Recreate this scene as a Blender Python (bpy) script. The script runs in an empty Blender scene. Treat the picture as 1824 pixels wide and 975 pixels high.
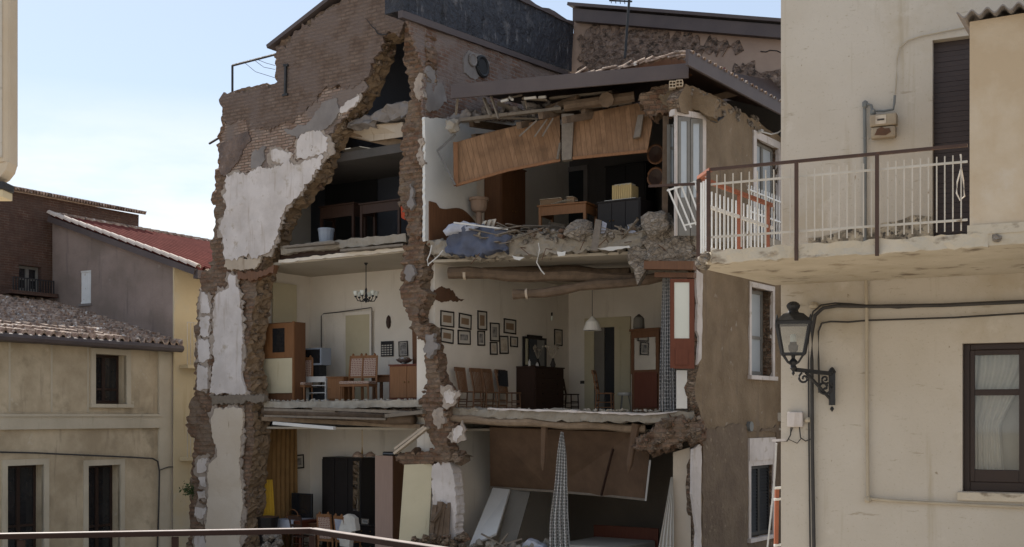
import bpy, bmesh, math, random
from mathutils import Vector, Matrix, noise
from mathutils.geometry import delaunay_2d_cdt
random.seed(7)
sc = bpy.context.scene
C = sc.collection
R = math.radians

# ------------------------------------------------------------------ camera, light, exposure
F, CX, HY, H = 2100.0, 912.0, 740.0, 3.6        # focal length in photo pixels, principal column, horizon row, eye height
cam_d = bpy.data.cameras.new('camera'); cam = bpy.data.objects.new('camera', cam_d); C.objects.link(cam)
cam.location = (0, 0, H); cam.rotation_euler = (R(90), 0, 0)
cam_d.sensor_width = 36; cam_d.lens = F / 1824 * 36; cam_d.shift_y = (HY - 487.5) / 1824
cam_d.clip_start = 0.05; cam_d.clip_end = 5000
sc.camera = cam
SUN_EL, SUN_AZ = 41.5, -33.0
SUN_POWER, SKY_POWER, EXPOSURE = 5.0, 0.09, 0.75
world = bpy.data.worlds.new('World'); sc.world = world; world.use_nodes = True
wn, wl = world.node_tree.nodes, world.node_tree.links
wn.clear()
wo = wn.new('ShaderNodeOutputWorld'); bg = wn.new('ShaderNodeBackground'); bg.inputs[1].default_value = SKY_POWER
sky = wn.new('ShaderNodeTexSky'); sky.sky_type = 'NISHITA'; sky.sun_disc = False
sky.sun_elevation = R(SUN_EL); sky.sun_rotation = R(SUN_AZ)
sky.air_density = 1.0; sky.dust_density = .3; sky.ozone_density = 1.0
tc = wn.new('ShaderNodeTexCoord'); mp = wn.new('ShaderNodeMapping'); mp.inputs['Scale'].default_value = (3, 3, 11)
nz = wn.new('ShaderNodeTexNoise'); nz.inputs['Scale'].default_value = 1.0; nz.inputs['Detail'].default_value = 9; nz.inputs['Roughness'].default_value = .55
cr = wn.new('ShaderNodeMapRange'); cr.inputs['From Min'].default_value = .38; cr.inputs['From Max'].default_value = .56; cr.clamp = True
sx = wn.new('ShaderNodeSeparateXYZ')
el = wn.new('ShaderNodeMapRange'); el.inputs['From Min'].default_value = .26; el.inputs['From Max'].default_value = .17; el.clamp = True
mu = wn.new('ShaderNodeMath'); mu.operation = 'MULTIPLY'
mx = wn.new('ShaderNodeMix'); mx.data_type = 'RGBA'; mx.inputs['B'].default_value = (7.4, 7.5, 7.5, 1)
wl.new(tc.outputs['Generated'], mp.inputs[0]); wl.new(mp.outputs[0], nz.inputs[0]); wl.new(nz.outputs[0], cr.inputs[0])
wl.new(tc.outputs['Generated'], sx.inputs[0]); wl.new(sx.outputs['Z'], el.inputs[0])
wl.new(cr.outputs[0], mu.inputs[0]); wl.new(el.outputs[0], mu.inputs[1]); wl.new(mu.outputs[0], mx.inputs['Factor'])
hz = wn.new('ShaderNodeMix'); hz.data_type = 'RGBA'; hz.inputs['Factor'].default_value = .55; hz.inputs['B'].default_value = (4.7, 5.3, 6.2, 1)   # thin high haze
wl.new(sky.outputs[0], hz.inputs['A']); wl.new(hz.outputs['Result'], mx.inputs['A']); wl.new(mx.outputs['Result'], bg.inputs[0]); wl.new(bg.outputs[0], wo.inputs[0])
sun_d = bpy.data.lights.new('sun', 'SUN'); sun_d.energy = SUN_POWER; sun_d.angle = R(.5); sun_d.color = (1, .94, .85)
sun = bpy.data.objects.new('sun', sun_d); C.objects.link(sun)
sv = Vector((math.sin(R(SUN_AZ)) * math.cos(R(SUN_EL)), math.cos(R(SUN_AZ)) * math.cos(R(SUN_EL)), math.sin(R(SUN_EL))))
sun.rotation_euler = sv.to_track_quat('Z', 'Y').to_euler(); sun.location = sv * 60
sc.view_settings.view_transform = 'Standard'; sc.view_settings.look = 'None'
sc.view_settings.exposure = EXPOSURE; sc.view_settings.gamma = 1; sc.view_settings.use_curve_mapping = False

# ------------------------------------------------------------------ materials
MATS = {}
def nodes(name):
    m = bpy.data.materials.new(name); m.use_nodes = True
    return m, m.node_tree.nodes, m.node_tree.links, m.node_tree.nodes['Principled BSDF']
def rgba(c): return (c[0], c[1], c[2], 1)
def mixc(n, l, fac, a, b):
    x = n.new('ShaderNodeMix'); x.data_type = 'RGBA'
    if isinstance(fac, float): x.inputs['Factor'].default_value = fac
    else: l.new(fac, x.inputs['Factor'])
    for k, v in (('A', a), ('B', b)):
        if isinstance(v, tuple): x.inputs[k].default_value = rgba(v)
        else: l.new(v, x.inputs[k])
    return x.outputs['Result']
def noise_f(n, l, scale, lo, hi, detail=8, stretch=(1, 1, 1), rough=.6, coord='Object'):
    t = n.new('ShaderNodeTexCoord'); m = n.new('ShaderNodeMapping'); m.inputs['Scale'].default_value = stretch
    z = n.new('ShaderNodeTexNoise'); z.inputs['Scale'].default_value = scale; z.inputs['Detail'].default_value = detail
    z.inputs['Roughness'].default_value = rough
    r = n.new('ShaderNodeMapRange'); r.inputs['From Min'].default_value = lo; r.inputs['From Max'].default_value = hi; r.clamp = True
    l.new(t.outputs[coord], m.inputs[0]); l.new(m.outputs[0], z.inputs[0]); l.new(z.outputs[0], r.inputs[0])
    return r.outputs[0]
def bump(n, l, bs, h, strength, dist):
    b = n.new('ShaderNodeBump'); b.inputs['Strength'].default_value = strength; b.inputs['Distance'].default_value = dist
    l.new(h, b.inputs['Height']); l.new(b.outputs[0], bs.inputs['Normal'])
def mat(name, c1, c2=None, scale=2.5, lo=.35, hi=.68, rough=.85, bmp=.35, bscale=18, bdist=.02, stains=(), metal=0, stretch=(1, 1, 1), spec=.3):
    m, n, l, bs = nodes(name)
    col = mixc(n, l, noise_f(n, l, scale, lo, hi, 9, stretch), c1, c2 or tuple(k * .75 for k in c1))
    for (sc_, s, a, b, st) in stains:
        col = mixc(n, l, noise_f(n, l, s, a, b, 8, st), col, sc_)
    l.new(col, bs.inputs['Base Color'])
    bs.inputs['Roughness'].default_value = rough; bs.inputs['Metallic'].default_value = metal
    bs.inputs['Specular IOR Level'].default_value = spec
    if bmp: bump(n, l, bs, noise_f(n, l, bscale, 0, 1, 6, stretch), bmp, bdist)
    MATS[name] = m
    return m
def mat_brick(name, b1, b2, mortar, bw=.25, bh=.07, mort=.012, over=None, bmp=.6, ovl=(.45, .6)):
    m, n, l, bs = nodes(name)
    t = n.new('ShaderNodeTexCoord'); br = n.new('ShaderNodeTexBrick')
    w = n.new('ShaderNodeTexNoise'); w.inputs['Scale'].default_value = 6
    va = n.new('ShaderNodeVectorMath'); va.operation = 'MULTIPLY_ADD'; va.inputs[1].default_value = (.03, .03, 0)
    l.new(t.outputs['UV'], w.inputs[0]); l.new(w.outputs['Color'], va.inputs[0]); l.new(t.outputs['UV'], va.inputs[2])
    l.new(va.outputs[0], br.inputs[0])
    br.inputs['Scale'].default_value = 1; br.inputs['Brick Width'].default_value = bw; br.inputs['Row Height'].default_value = bh
    br.inputs['Mortar Size'].default_value = mort; br.inputs['Mortar Smooth'].default_value = .3
    br.inputs['Color1'].default_value = rgba(b1); br.inputs['Color2'].default_value = rgba(b2); br.inputs['Mortar'].default_value = rgba(mortar)
    col = mixc(n, l, noise_f(n, l, 5, .35, .75), br.outputs[0], tuple(k * .6 for k in b1))
    if over: col = mixc(n, l, noise_f(n, l, 1.6, ovl[0], ovl[1]), col, over)
    l.new(col, bs.inputs['Base Color']); bs.inputs['Roughness'].default_value = .9; bs.inputs['Specular IOR Level'].default_value = .2
    inv = n.new('ShaderNodeMath'); inv.operation = 'SUBTRACT'; inv.inputs[0].default_value = 1; l.new(br.outputs['Fac'], inv.inputs[1])
    ad = n.new('ShaderNodeMath'); ad.operation = 'ADD'; l.new(inv.outputs[0], ad.inputs[0]); l.new(noise_f(n, l, 30, 0, 1), ad.inputs[1])
    bump(n, l, bs, ad.outputs[0], bmp, .03)
    MATS[name] = m
    return m
def mat_stone(name, cols, mortar, scale=5.5, bmp=.8, stretch=(1, 1, 1.5)):
    m, n, l, bs = nodes(name)
    t = n.new('ShaderNodeTexCoord'); mp_ = n.new('ShaderNodeMapping'); mp_.inputs['Scale'].default_value = stretch
    w = n.new('ShaderNodeTexNoise'); w.inputs['Scale'].default_value = 4; w.inputs['Detail'].default_value = 4
    va = n.new('ShaderNodeVectorMath'); va.operation = 'MULTIPLY_ADD'; va.inputs[1].default_value = (.25, .25, .25)
    l.new(t.outputs['Object'], mp_.inputs[0]); l.new(mp_.outputs[0], w.inputs[0]); l.new(w.outputs['Color'], va.inputs[0]); l.new(mp_.outputs[0], va.inputs[2])
    v = n.new('ShaderNodeTexVoronoi'); v.inputs['Scale'].default_value = scale; l.new(va.outputs[0], v.inputs['Vector'])
    e = n.new('ShaderNodeTexVoronoi'); e.feature = 'DISTANCE_TO_EDGE'; e.inputs['Scale'].default_value = scale; l.new(va.outputs[0], e.inputs['Vector'])
    s = n.new('ShaderNodeSeparateColor'); l.new(v.outputs['Color'], s.inputs[0])
    rmp = n.new('ShaderNodeValToRGB'); l.new(s.outputs[0], rmp.inputs[0])
    while len(rmp.color_ramp.elements) < len(cols): rmp.color_ramp.elements.new(.5)
    for i, c in enumerate(cols):
        rmp.color_ramp.elements[i].position = i / (len(cols) - 1); rmp.color_ramp.elements[i].color = rgba(c)
    ed = n.new('ShaderNodeMapRange'); ed.inputs['From Min'].default_value = .02; ed.inputs['From Max'].default_value = .12; ed.clamp = True
    l.new(e.outputs['Distance'], ed.inputs[0])
    col = mixc(n, l, ed.outputs[0], mortar, rmp.outputs[0])
    col = mixc(n, l, noise_f(n, l, 2.2, .5, .72), col, mortar)
    col = mixc(n, l, noise_f(n, l, 14, .42, .75), col, tuple(k * .45 for k in mortar))
    l.new(col, bs.inputs['Base Color']); bs.inputs['Roughness'].default_value = .95; bs.inputs['Specular IOR Level'].default_value = .15
    ad = n.new('ShaderNodeMath'); ad.operation = 'ADD'; l.new(ed.outputs[0], ad.inputs[0]); l.new(noise_f(n, l, 20, 0, 1), ad.inputs[1])
    bump(n, l, bs, ad.outputs[0], bmp, .05)
    MATS[name] = m
    return m
def mat_wood(name, c1, c2, rough=.55, scale=3, stretch=(9, 9, .8), bmp=.15):
    return mat(name, c1, c2, scale=scale, lo=.3, hi=.7, rough=rough, bmp=bmp, bscale=10, bdist=.005, stretch=stretch)
def mat_glass(name, tint=(.9, .95, 1), refl=.12):
    m, n, l, bs = nodes(name); n.remove(bs)
    o = n['Material Output']; tr = n.new('ShaderNodeBsdfTransparent'); gl = n.new('ShaderNodeBsdfGlossy'); ms = n.new('ShaderNodeMixShader')
    tr.inputs[0].default_value = rgba(tint); gl.inputs['Roughness'].default_value = .03
    fr = n.new('ShaderNodeFresnel'); fr.inputs[0].default_value = 1.45
    ad = n.new('ShaderNodeMath'); ad.inputs[1].default_value = refl; l.new(fr.outputs[0], ad.inputs[0])
    l.new(ad.outputs[0], ms.inputs[0]); l.new(tr.outputs[0], ms.inputs[1]); l.new(gl.outputs[0], ms.inputs[2]); l.new(ms.outputs[0], o.inputs[0])
    MATS[name] = m
    return m
def mat_pattern(name, base, ink, scale=14, rough=.9):
    m, n, l, bs = nodes(name)
    t = n.new('ShaderNodeTexCoord'); br = n.new('ShaderNodeTexVoronoi'); br.feature = 'DISTANCE_TO_EDGE'
    br.inputs['Scale'].default_value = scale; br.inputs['Randomness'].default_value = .35; l.new(t.outputs['UV'], br.inputs['Vector'])
    r = n.new('ShaderNodeMapRange'); r.inputs['From Min'].default_value = .12; r.inputs['From Max'].default_value = .2; r.clamp = True
    l.new(br.outputs['Distance'], r.inputs[0])
    l.new(mixc(n, l, r.outputs[0], base, ink), bs.inputs['Base Color']); bs.inputs['Roughness'].default_value = rough
    MATS[name] = m
    return m
V3 = (1, 1, 1); STREAK = (3, 3, .35)
mat('paving', (.44, .39, .32), (.36, .32, .26), bmp=.3)
mat('terrace_tile', (.45, .40, .33))
mat('plaster_white', (.60, .545, .515), (.49, .44, .41), 1.6, .38, .62, stains=[((.36, .29, .23), 2.2, .56, .76, STREAK), ((.42, .36, .30), 5, .58, .68, V3), ((.25, .2, .16), 11, .68, .72, V3)])
mat('plaster_under', (.36, .30, .25), (.27, .22, .18), 4, .38, .62, bmp=.8, bscale=14, bdist=.03, stains=[((.18, .14, .11), 6, .58, .66, V3)])
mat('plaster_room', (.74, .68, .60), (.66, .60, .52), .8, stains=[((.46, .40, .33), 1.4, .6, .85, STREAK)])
mat('plaster_tan', (.47, .39, .30), (.38, .31, .24), 1.4, stains=[((.28, .21, .15), 3, .6, .75, STREAK)])
mat('plaster_low', (.50, .42, .33), (.55, .48, .40), .9, stains=[((.24, .17, .11), 5, .66, .74, STREAK)])
mat('cement_render', (.225, .162, .132), (.115, .083, .07), 1.3, .4, .6, bmp=1.0, bscale=9, bdist=.08, stains=[((.11, .09, .085), 2.5, .55, .8, V3), ((.31, .26, .23), 6, .62, .75, V3), ((.09, .075, .07), 1.3, .58, .78, STREAK)])
mat('cement_grey', (.24, .215, .20), (.17, .15, .14), 2, bmp=.5)
mat('street_render', (.238, .174, .112), (.17, .12, .073), 1.4, .36, .64, bmp=.9, bscale=16, bdist=.04, stains=[((.13, .10, .075), 1.2, .56, .76, STREAK), ((.33, .29, .24), 5, .64, .74, V3)])
mat('street_low', (.17, .125, .085), (.12, .085, .06), 2, bmp=.9, bscale=9, bdist=.05, stains=[((.26, .2, .14), 6, .6, .7, V3)])
mat('break_tan', (.26, .18, .112), (.165, .115, .072), 4, .3, .7, bmp=.9, bscale=9, bdist=.05, stains=[((.12, .085, .06), 7, .58, .7, V3)])
mat_brick('masonry', (.20, .112, .072), (.28, .195, .135), (.165, .12, .085), bw=.27, bh=.105, mort=.022, over=(.20, .15, .11), ovl=(.47, .66), bmp=1.0)
mat_brick('weathered_wall', (.185, .125, .095), (.235, .175, .14), (.15, .112, .09), bw=.26, bh=.085, mort=.016, over=(.175, .132, .112), ovl=(.44, .62), bmp=1.0)
mat('shaded_room_wall', (.235, .20, .165), (.19, .16, .13), .8)  # darker wall colour that deepens the shade of the lowest room
mat_stone('rubble', [(.13, .082, .052), (.24, .165, .11), (.34, .265, .20), (.21, .115, .075), (.18, .13, .09)], (.27, .205, .15), 7.5, 1.0, (1, 1, 2.0))
mat_stone('rubble_grey', [(.16, .13, .105), (.28, .24, .20), (.36, .32, .28), (.2, .16, .125)], (.30, .255, .21), 7)
mat_brick('brickwork', (.30, .20, .15), (.40, .31, .25), (.10, .08, .065), over=(.19, .15, .13), ovl=(.44, .58))
mat_brick('old_brick', (.22, .12, .085), (.17, .10, .075), (.25, .21, .18), bw=.28, bh=.09, mort=.02, over=(.215, .17, .15), ovl=(.42, .58), bmp=.9)
mat_brick('dark_brick', (.12, .06, .042), (.09, .05, .038), (.15, .115, .09), over=(.085, .055, .045), ovl=(.4, .7))
mat('bitumen', (.04, .042, .052), (.02, .021, .028), 4, bmp=1.0, bscale=9, bdist=.1, rough=.5, stains=[((.16, .15, .15), 1.2, .58, .75, V3), ((.17, .165, .17), 7, .58, .72, (1, 1, .3)), ((.012, .012, .014), 2, .55, .7, STREAK)])
mat('flashing', (.095, .075, .072), (.075, .06, .06), 1.5, rough=.6, bmp=.1)
mat('back_render', (.36, .265, .205), (.29, .21, .165), 1.2, bmp=.3)
mat('back_rough', (.20, .14, .108), (.35, .255, .20), 7, .4, .6, bmp=1.0, bscale=11, bdist=.2, stains=[((.10, .075, .06), 5, .53, .62, (1, 1, 1.6))])
mat('concrete', (.30, .265, .22), (.22, .19, .15), 3, bmp=.6, bscale=14, stains=[((.15, .12, .085), 4, .58, .7, V3)])
mat('screed', (.40, .36, .30), (.26, .225, .18), 4, bmp=.6)
mat('ceiling_plaster', (.47, .42, .35), (.41, .36, .29), .9, bmp=.1)
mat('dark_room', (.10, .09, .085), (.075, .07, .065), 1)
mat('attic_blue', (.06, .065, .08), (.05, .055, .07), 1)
mat('tile_red', (.20, .066, .054), (.145, .048, .04), 3, bmp=.2, rough=.95, spec=.03)
mat('tile_clay', (.38, .28, .215), (.17, .11, .08), 7, .38, .62, bmp=.5, stains=[((.10, .075, .06), 4, .54, .64, V3), ((.62, .56, .50), 6, .58, .66, V3)])
mat('tile_verge', (.58, .50, .44), (.46, .38, .32), 5, bmp=.2)
mat('west_wall', (.54, .445, .315), (.36, .285, .19), .9, .36, .62, bmp=.5, stains=[((.24, .195, .13), 1.1, .56, .75, V3), ((.27, .215, .15), 1.6, .6, .78, STREAK), ((.55, .48, .37), 3, .66, .76, V3)])
mat('west_trim', (.52, .455, .35), (.43, .37, .28), 1.2, bmp=.2, stains=[((.3, .25, .18), 2, .6, .8, STREAK)])
mat('ochre_wall', (.58, .48, .31), (.49, .395, .25), .6, bmp=.15, stains=[((.38, .27, .13), 1.1, .6, .8, STREAK), ((.48, .43, .34), .8, .55, .7, V3)])
mat('grey_wall', (.29, .225, .195), (.20, .155, .13), .9, .36, .64, bmp=.5, stains=[((.14, .11, .1), 1.6, .58, .78, STREAK), ((.31, .27, .25), 3, .66, .78, V3)])
mat('near_wall', (.505, .455, .388), (.455, .402, .33), .6, .38, .64, bmp=.35, bscale=14, bdist=.015, stains=[((.40, .335, .245), .8, .55, .74, V3), ((.36, .30, .215), 1.5, .58, .76, (3, 3, .22)), ((.55, .50, .43), 2.2, .62, .74, V3), ((.36, .31, .24), 3, .64, .7, (1, 1, 5)), ((.27, .22, .16), 9, .70, .74, V3), ((.40, .345, .265), 38, .60, .70, V3)])
mat('near_tan', (.53, .44, .33), (.45, .345, .23), 1.1, .4, .62, bmp=.35, bscale=14, bdist=.015, stains=[((.40, .28, .16), 1.0, .56, .8, (1.5, 1.5, .6)), ((.55, .49, .41), 1.6, .6, .8, V3)])
mat('near_slab', (.52, .455, .36), (.42, .36, .27), 1.5, bmp=.5, stains=[((.18, .14, .10), 3, .56, .68, (1, 1, 2)), ((.28, .21, .13), 1.4, .6, .75, V3)])
mat('near_crack', (.22, .18, .13), (.17, .14, .10))
mat('mould', (.44, .37, .27), (.15, .125, .095), 7, .42, .6, bmp=.5, bscale=20, stains=[((.07, .06, .05), 13, .54, .62, V3)])
mat('rail_brown', (.075, .042, .030), (.055, .03, .022), 4, rough=.6, bmp=.2, stains=[((.17, .08, .045), 9, .6, .7, V3)])
mat('rail_dark', (.035, .02, .016), (.028, .016, .013), 4, rough=.8, bmp=.1, spec=.1)
mat('rail_orange', (.32, .105, .055), (.23, .08, .045), 4, rough=.6, bmp=.2)
mat('rail_white', (.74, .74, .73), (.66, .66, .64), 4, rough=.5, bmp=.1, stains=[((.40, .32, .24), 9, .64, .72, V3)])
mat('rail_sun_line', (.34, .29, .26), (.22, .17, .15), 6, rough=.5, bmp=.1)  # pale tone for the sun's bright line on the rail top
mat('bar_dull', (.52, .475, .41), (.43, .385, .32), 4, rough=.6, bmp=.1, stains=[((.25, .19, .13), 9, .62, .7, V3)])
mat('iron_dark', (.04, .04, .042), (.028, .028, .03), 6, rough=.5, bmp=.2, metal=.3)
mat('cable', (.05, .045, .042), (.035, .032, .03), 6, rough=.6, bmp=0)
mat('wire_white', (.6, .58, .55), rough=.5, bmp=0)
mat('pipe_grey', (.17, .175, .17), (.13, .135, .13), 4, rough=.6, bmp=.1, stains=[((.3, .27, .22), 7, .6, .7, V3)])
mat('pipe_cream', (.42, .36, .27), (.36, .3, .22), 4, rough=.6, bmp=.1)
mat('meter', (.33, .27, .19), (.26, .2, .14), 4, rough=.6, bmp=.15)
mat('rust', (.12, .06, .035), (.09, .05, .03), 7)
mat('shutter_brown', (.048, .033, .030), (.04, .028, .026), 2, rough=.5, bmp=.05)
mat('frame_brown', (.035, .020, .015), (.028, .016, .012), 4, rough=.4, bmp=.05)
mat('frame_grey', (.20, .19, .17), (.16, .15, .135), 4, rough=.5, bmp=.1)
mat('shutter_dark', (.025, .025, .027), (.02, .02, .02), 4, rough=.5, bmp=0)
mat('pane_dark', (.02, .02, .022), (.015, .015, .016), 2, rough=.08, bmp=0, spec=.6)
mat('pane_pale', (.42, .45, .47), (.36, .39, .41), 1, rough=.15, bmp=0, spec=.6)
mat('pane_frost', (.66, .68, .62), (.60, .62, .57), 1, rough=.4, bmp=0)
mat('mirror', (.75, .77, .78), (.72, .74, .75), 1, rough=.03, metal=1, bmp=0)
mat_glass('glass', (.86, .86, .84), .02); mat_glass('lamp_glass', (.8, .82, .82), .1)
mat('curtain', (.76, .73, .68), (.68, .65, .60), 3, bmp=.1)
mat('linen', (.55, .52, .47), (.48, .45, .40), 3, bmp=.1)
mat('ochre_cloth', (.27, .155, .06), (.21, .115, .042), 3, bmp=.1)
mat('backlit_yellow_cloth', (.66, .42, .05), (.58, .36, .04), 3, bmp=.1)  # strong base colour stands in for sunlight glowing through the cloth
mat_pattern('net_cloth', (.58, .565, .54), (.16, .155, .15), 15)
mat_pattern('net_curtain', (.47, .46, .45), (.15, .15, .155), 13)
mat_pattern('floral', (.42, .33, .27), (.20, .09, .065), 22)
def mat_planks(name, c1, c2, gap, w):
    m, n, l, bs = nodes(name)
    t = n.new('ShaderNodeTexCoord'); br = n.new('ShaderNodeTexBrick'); l.new(t.outputs['UV'], br.inputs[0])
    br.inputs['Scale'].default_value = 1; br.inputs['Brick Width'].default_value = w; br.inputs['Row Height'].default_value = 40; br.inputs['Mortar Size'].default_value = .008; br.offset = 0
    br.inputs['Color1'].default_value = rgba(c1); br.inputs['Color2'].default_value = rgba(c2); br.inputs['Mortar'].default_value = rgba(gap)
    col = mixc(n, l, noise_f(n, l, 3, .42, .7, stretch=(6, 6, .7)), br.outputs[0], tuple(k * .62 for k in c1)); col = mixc(n, l, noise_f(n, l, 1.2, .52, .72), col, tuple(k * .5 for k in c2))
    l.new(col, bs.inputs['Base Color']); bs.inputs['Roughness'].default_value = .7; bs.inputs['Specular IOR Level'].default_value = .2; bump(n, l, bs, br.outputs['Fac'], .4, .02); MATS[name] = m
mat_planks('wood_pine', (.27, .155, .085), (.19, .105, .055), (.155, .088, .048), .11)
mat_wood('wood_ply', (.145, .09, .056), (.095, .058, .037), scale=2.2, stretch=(1.5, 1.5, 1), rough=.8)
mat_wood('wood_orange', (.23, .108, .045), (.17, .075, .03))
mat_wood('wood_brown', (.16, .075, .035), (.11, .05, .025))
mat_wood('wood_dark', (.045, .022, .014), (.03, .015, .01))
mat_wood('wood_black', (.018, .014, .013), (.013, .01, .01))
mat_wood('wood_mid', (.20, .105, .055), (.14, .07, .037))
mat_wood('wood_red', (.15, .045, .024), (.115, .034, .018))
mat_wood('wood_pink', (.36, .25, .20), (.30, .205, .165), stretch=(14, 14, .6))
mat_wood('wood_grey', (.20, .165, .13), (.14, .115, .09), stretch=(4, 4, 4))
mat_wood('beam', (.16, .11, .074), (.085, .058, .038), scale=2, stretch=(3, 3, 3), rough=.85, bmp=.5)
mat_wood('beam_pale', (.28, .205, .14), (.17, .12, .08), scale=2, stretch=(3, 3, 3), rough=.85, bmp=.4)
mat('panel_cream', (.52, .46, .32), (.47, .41, .28), 1.5, bmp=.1, stains=[((.33, .26, .16), 2, .62, .8, STREAK)])
mat('board_white', (.58, .57, .55), (.52, .51, .49), 1.5, bmp=.05)
mat('board_grey', (.19, .175, .15), (.16, .145, .125), 1.5, bmp=.1)
mat('metal_channel', (.13, .125, .12), (.10, .095, .09), 3, rough=.5)
mat('blue_cloth', (.105, .12, .17), (.07, .08, .12), 3, bmp=.5, bscale=7, bdist=.05)
mat('pale_cloth', (.45, .46, .50), (.30, .32, .40), 6, bmp=.3)
mat('crate_straw', (.55, .43, .22), (.42, .31, .14), 6, stretch=(14, 14, 1))
mat('grey_plastic', (.25, .28, .33), (.22, .25, .30), 2, rough=.4, bmp=0)
mat('white_paint', (.66, .65, .62), (.60, .59, .56), 2, rough=.5, bmp=.05)
mat('black_plastic', (.02, .02, .022), (.015, .015, .016), 2, rough=.3, bmp=0)
mat('paper', (.52, .45, .36), (.30, .24, .18), 5, .4, .62, bmp=0)
mat('paper_brown', (.24, .16, .10), (.19, .125, .075), 3, bmp=0)
mat('photo_grey', (.30, .28, .26), (.09, .085, .08), 9, .42, .6, bmp=0)
mat('mat_board', (.50, .46, .40), (.47, .43, .37), 3, bmp=0)
mat('brass', (.30, .19, .07), (.24, .15, .05), 5, rough=.35, metal=.8, bmp=0)
mat('silver', (.6, .6, .6), (.4, .4, .4), 8, rough=.25, metal=.9, bmp=0)
mat('orange_red', (.48, .075, .03), (.4, .06, .025), 3, bmp=0)
mat('leaf', (.055, .085, .03), (.035, .06, .02), 7, bmp=0)
mat('terracotta', (.34, .24, .18), (.28, .195, .145), 4)
mat('dial', (.06, .05, .045), (.05, .04, .035), 4)
M = MATS

# ------------------------------------------------------------------ frames, meshes, naming
class Fr:
    """A vertical frame: x to the right along a wall, y away from the viewer, z up (absolute height)."""
    def __init__(s, o, d):
        s.o = Vector((o[0], o[1], 0)); s.d = Vector((d[0], d[1], 0)).normalized(); s.n = Vector((-s.d.y, s.d.x, 0))
    def pt(s, x, y, z): return s.o + s.d * x + s.n * y + Vector((0, 0, z))
    def hit(s, px, py, off=0):                      # local (x, z) where the sight line through a photo point meets y = off
        r = Vector(((px - CX) / F, 1, (HY - py) / F)); o = s.o + s.n * off
        t = o.dot(s.n) / Vector((r.x, r.y, 0)).dot(s.n)
        p = r * t; return (Vector((p.x, p.y, 0)) - s.o).dot(s.d), p.z + H
    def hx(s, px, off=0): return s.hit(px, HY, off)[0]
    def side(s, px, py, x):                         # local (y, z) where it meets the plane x = const
        r = Vector(((px - CX) / F, 1, (HY - py) / F)); o = s.o + s.d * x
        t = o.dot(s.d) / Vector((r.x, r.y, 0)).dot(s.d)
        p = r * t; return (Vector((p.x, p.y, 0)) - s.o).dot(s.n), p.z + H
    def off(s, y): return Fr(s.o + s.n * y, s.d)
ID = Fr((0, 0), (1, 0))
def at(px, py, Y): return Vector(((px - CX) / F * Y, Y, H + (HY - py) / F * Y))

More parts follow.
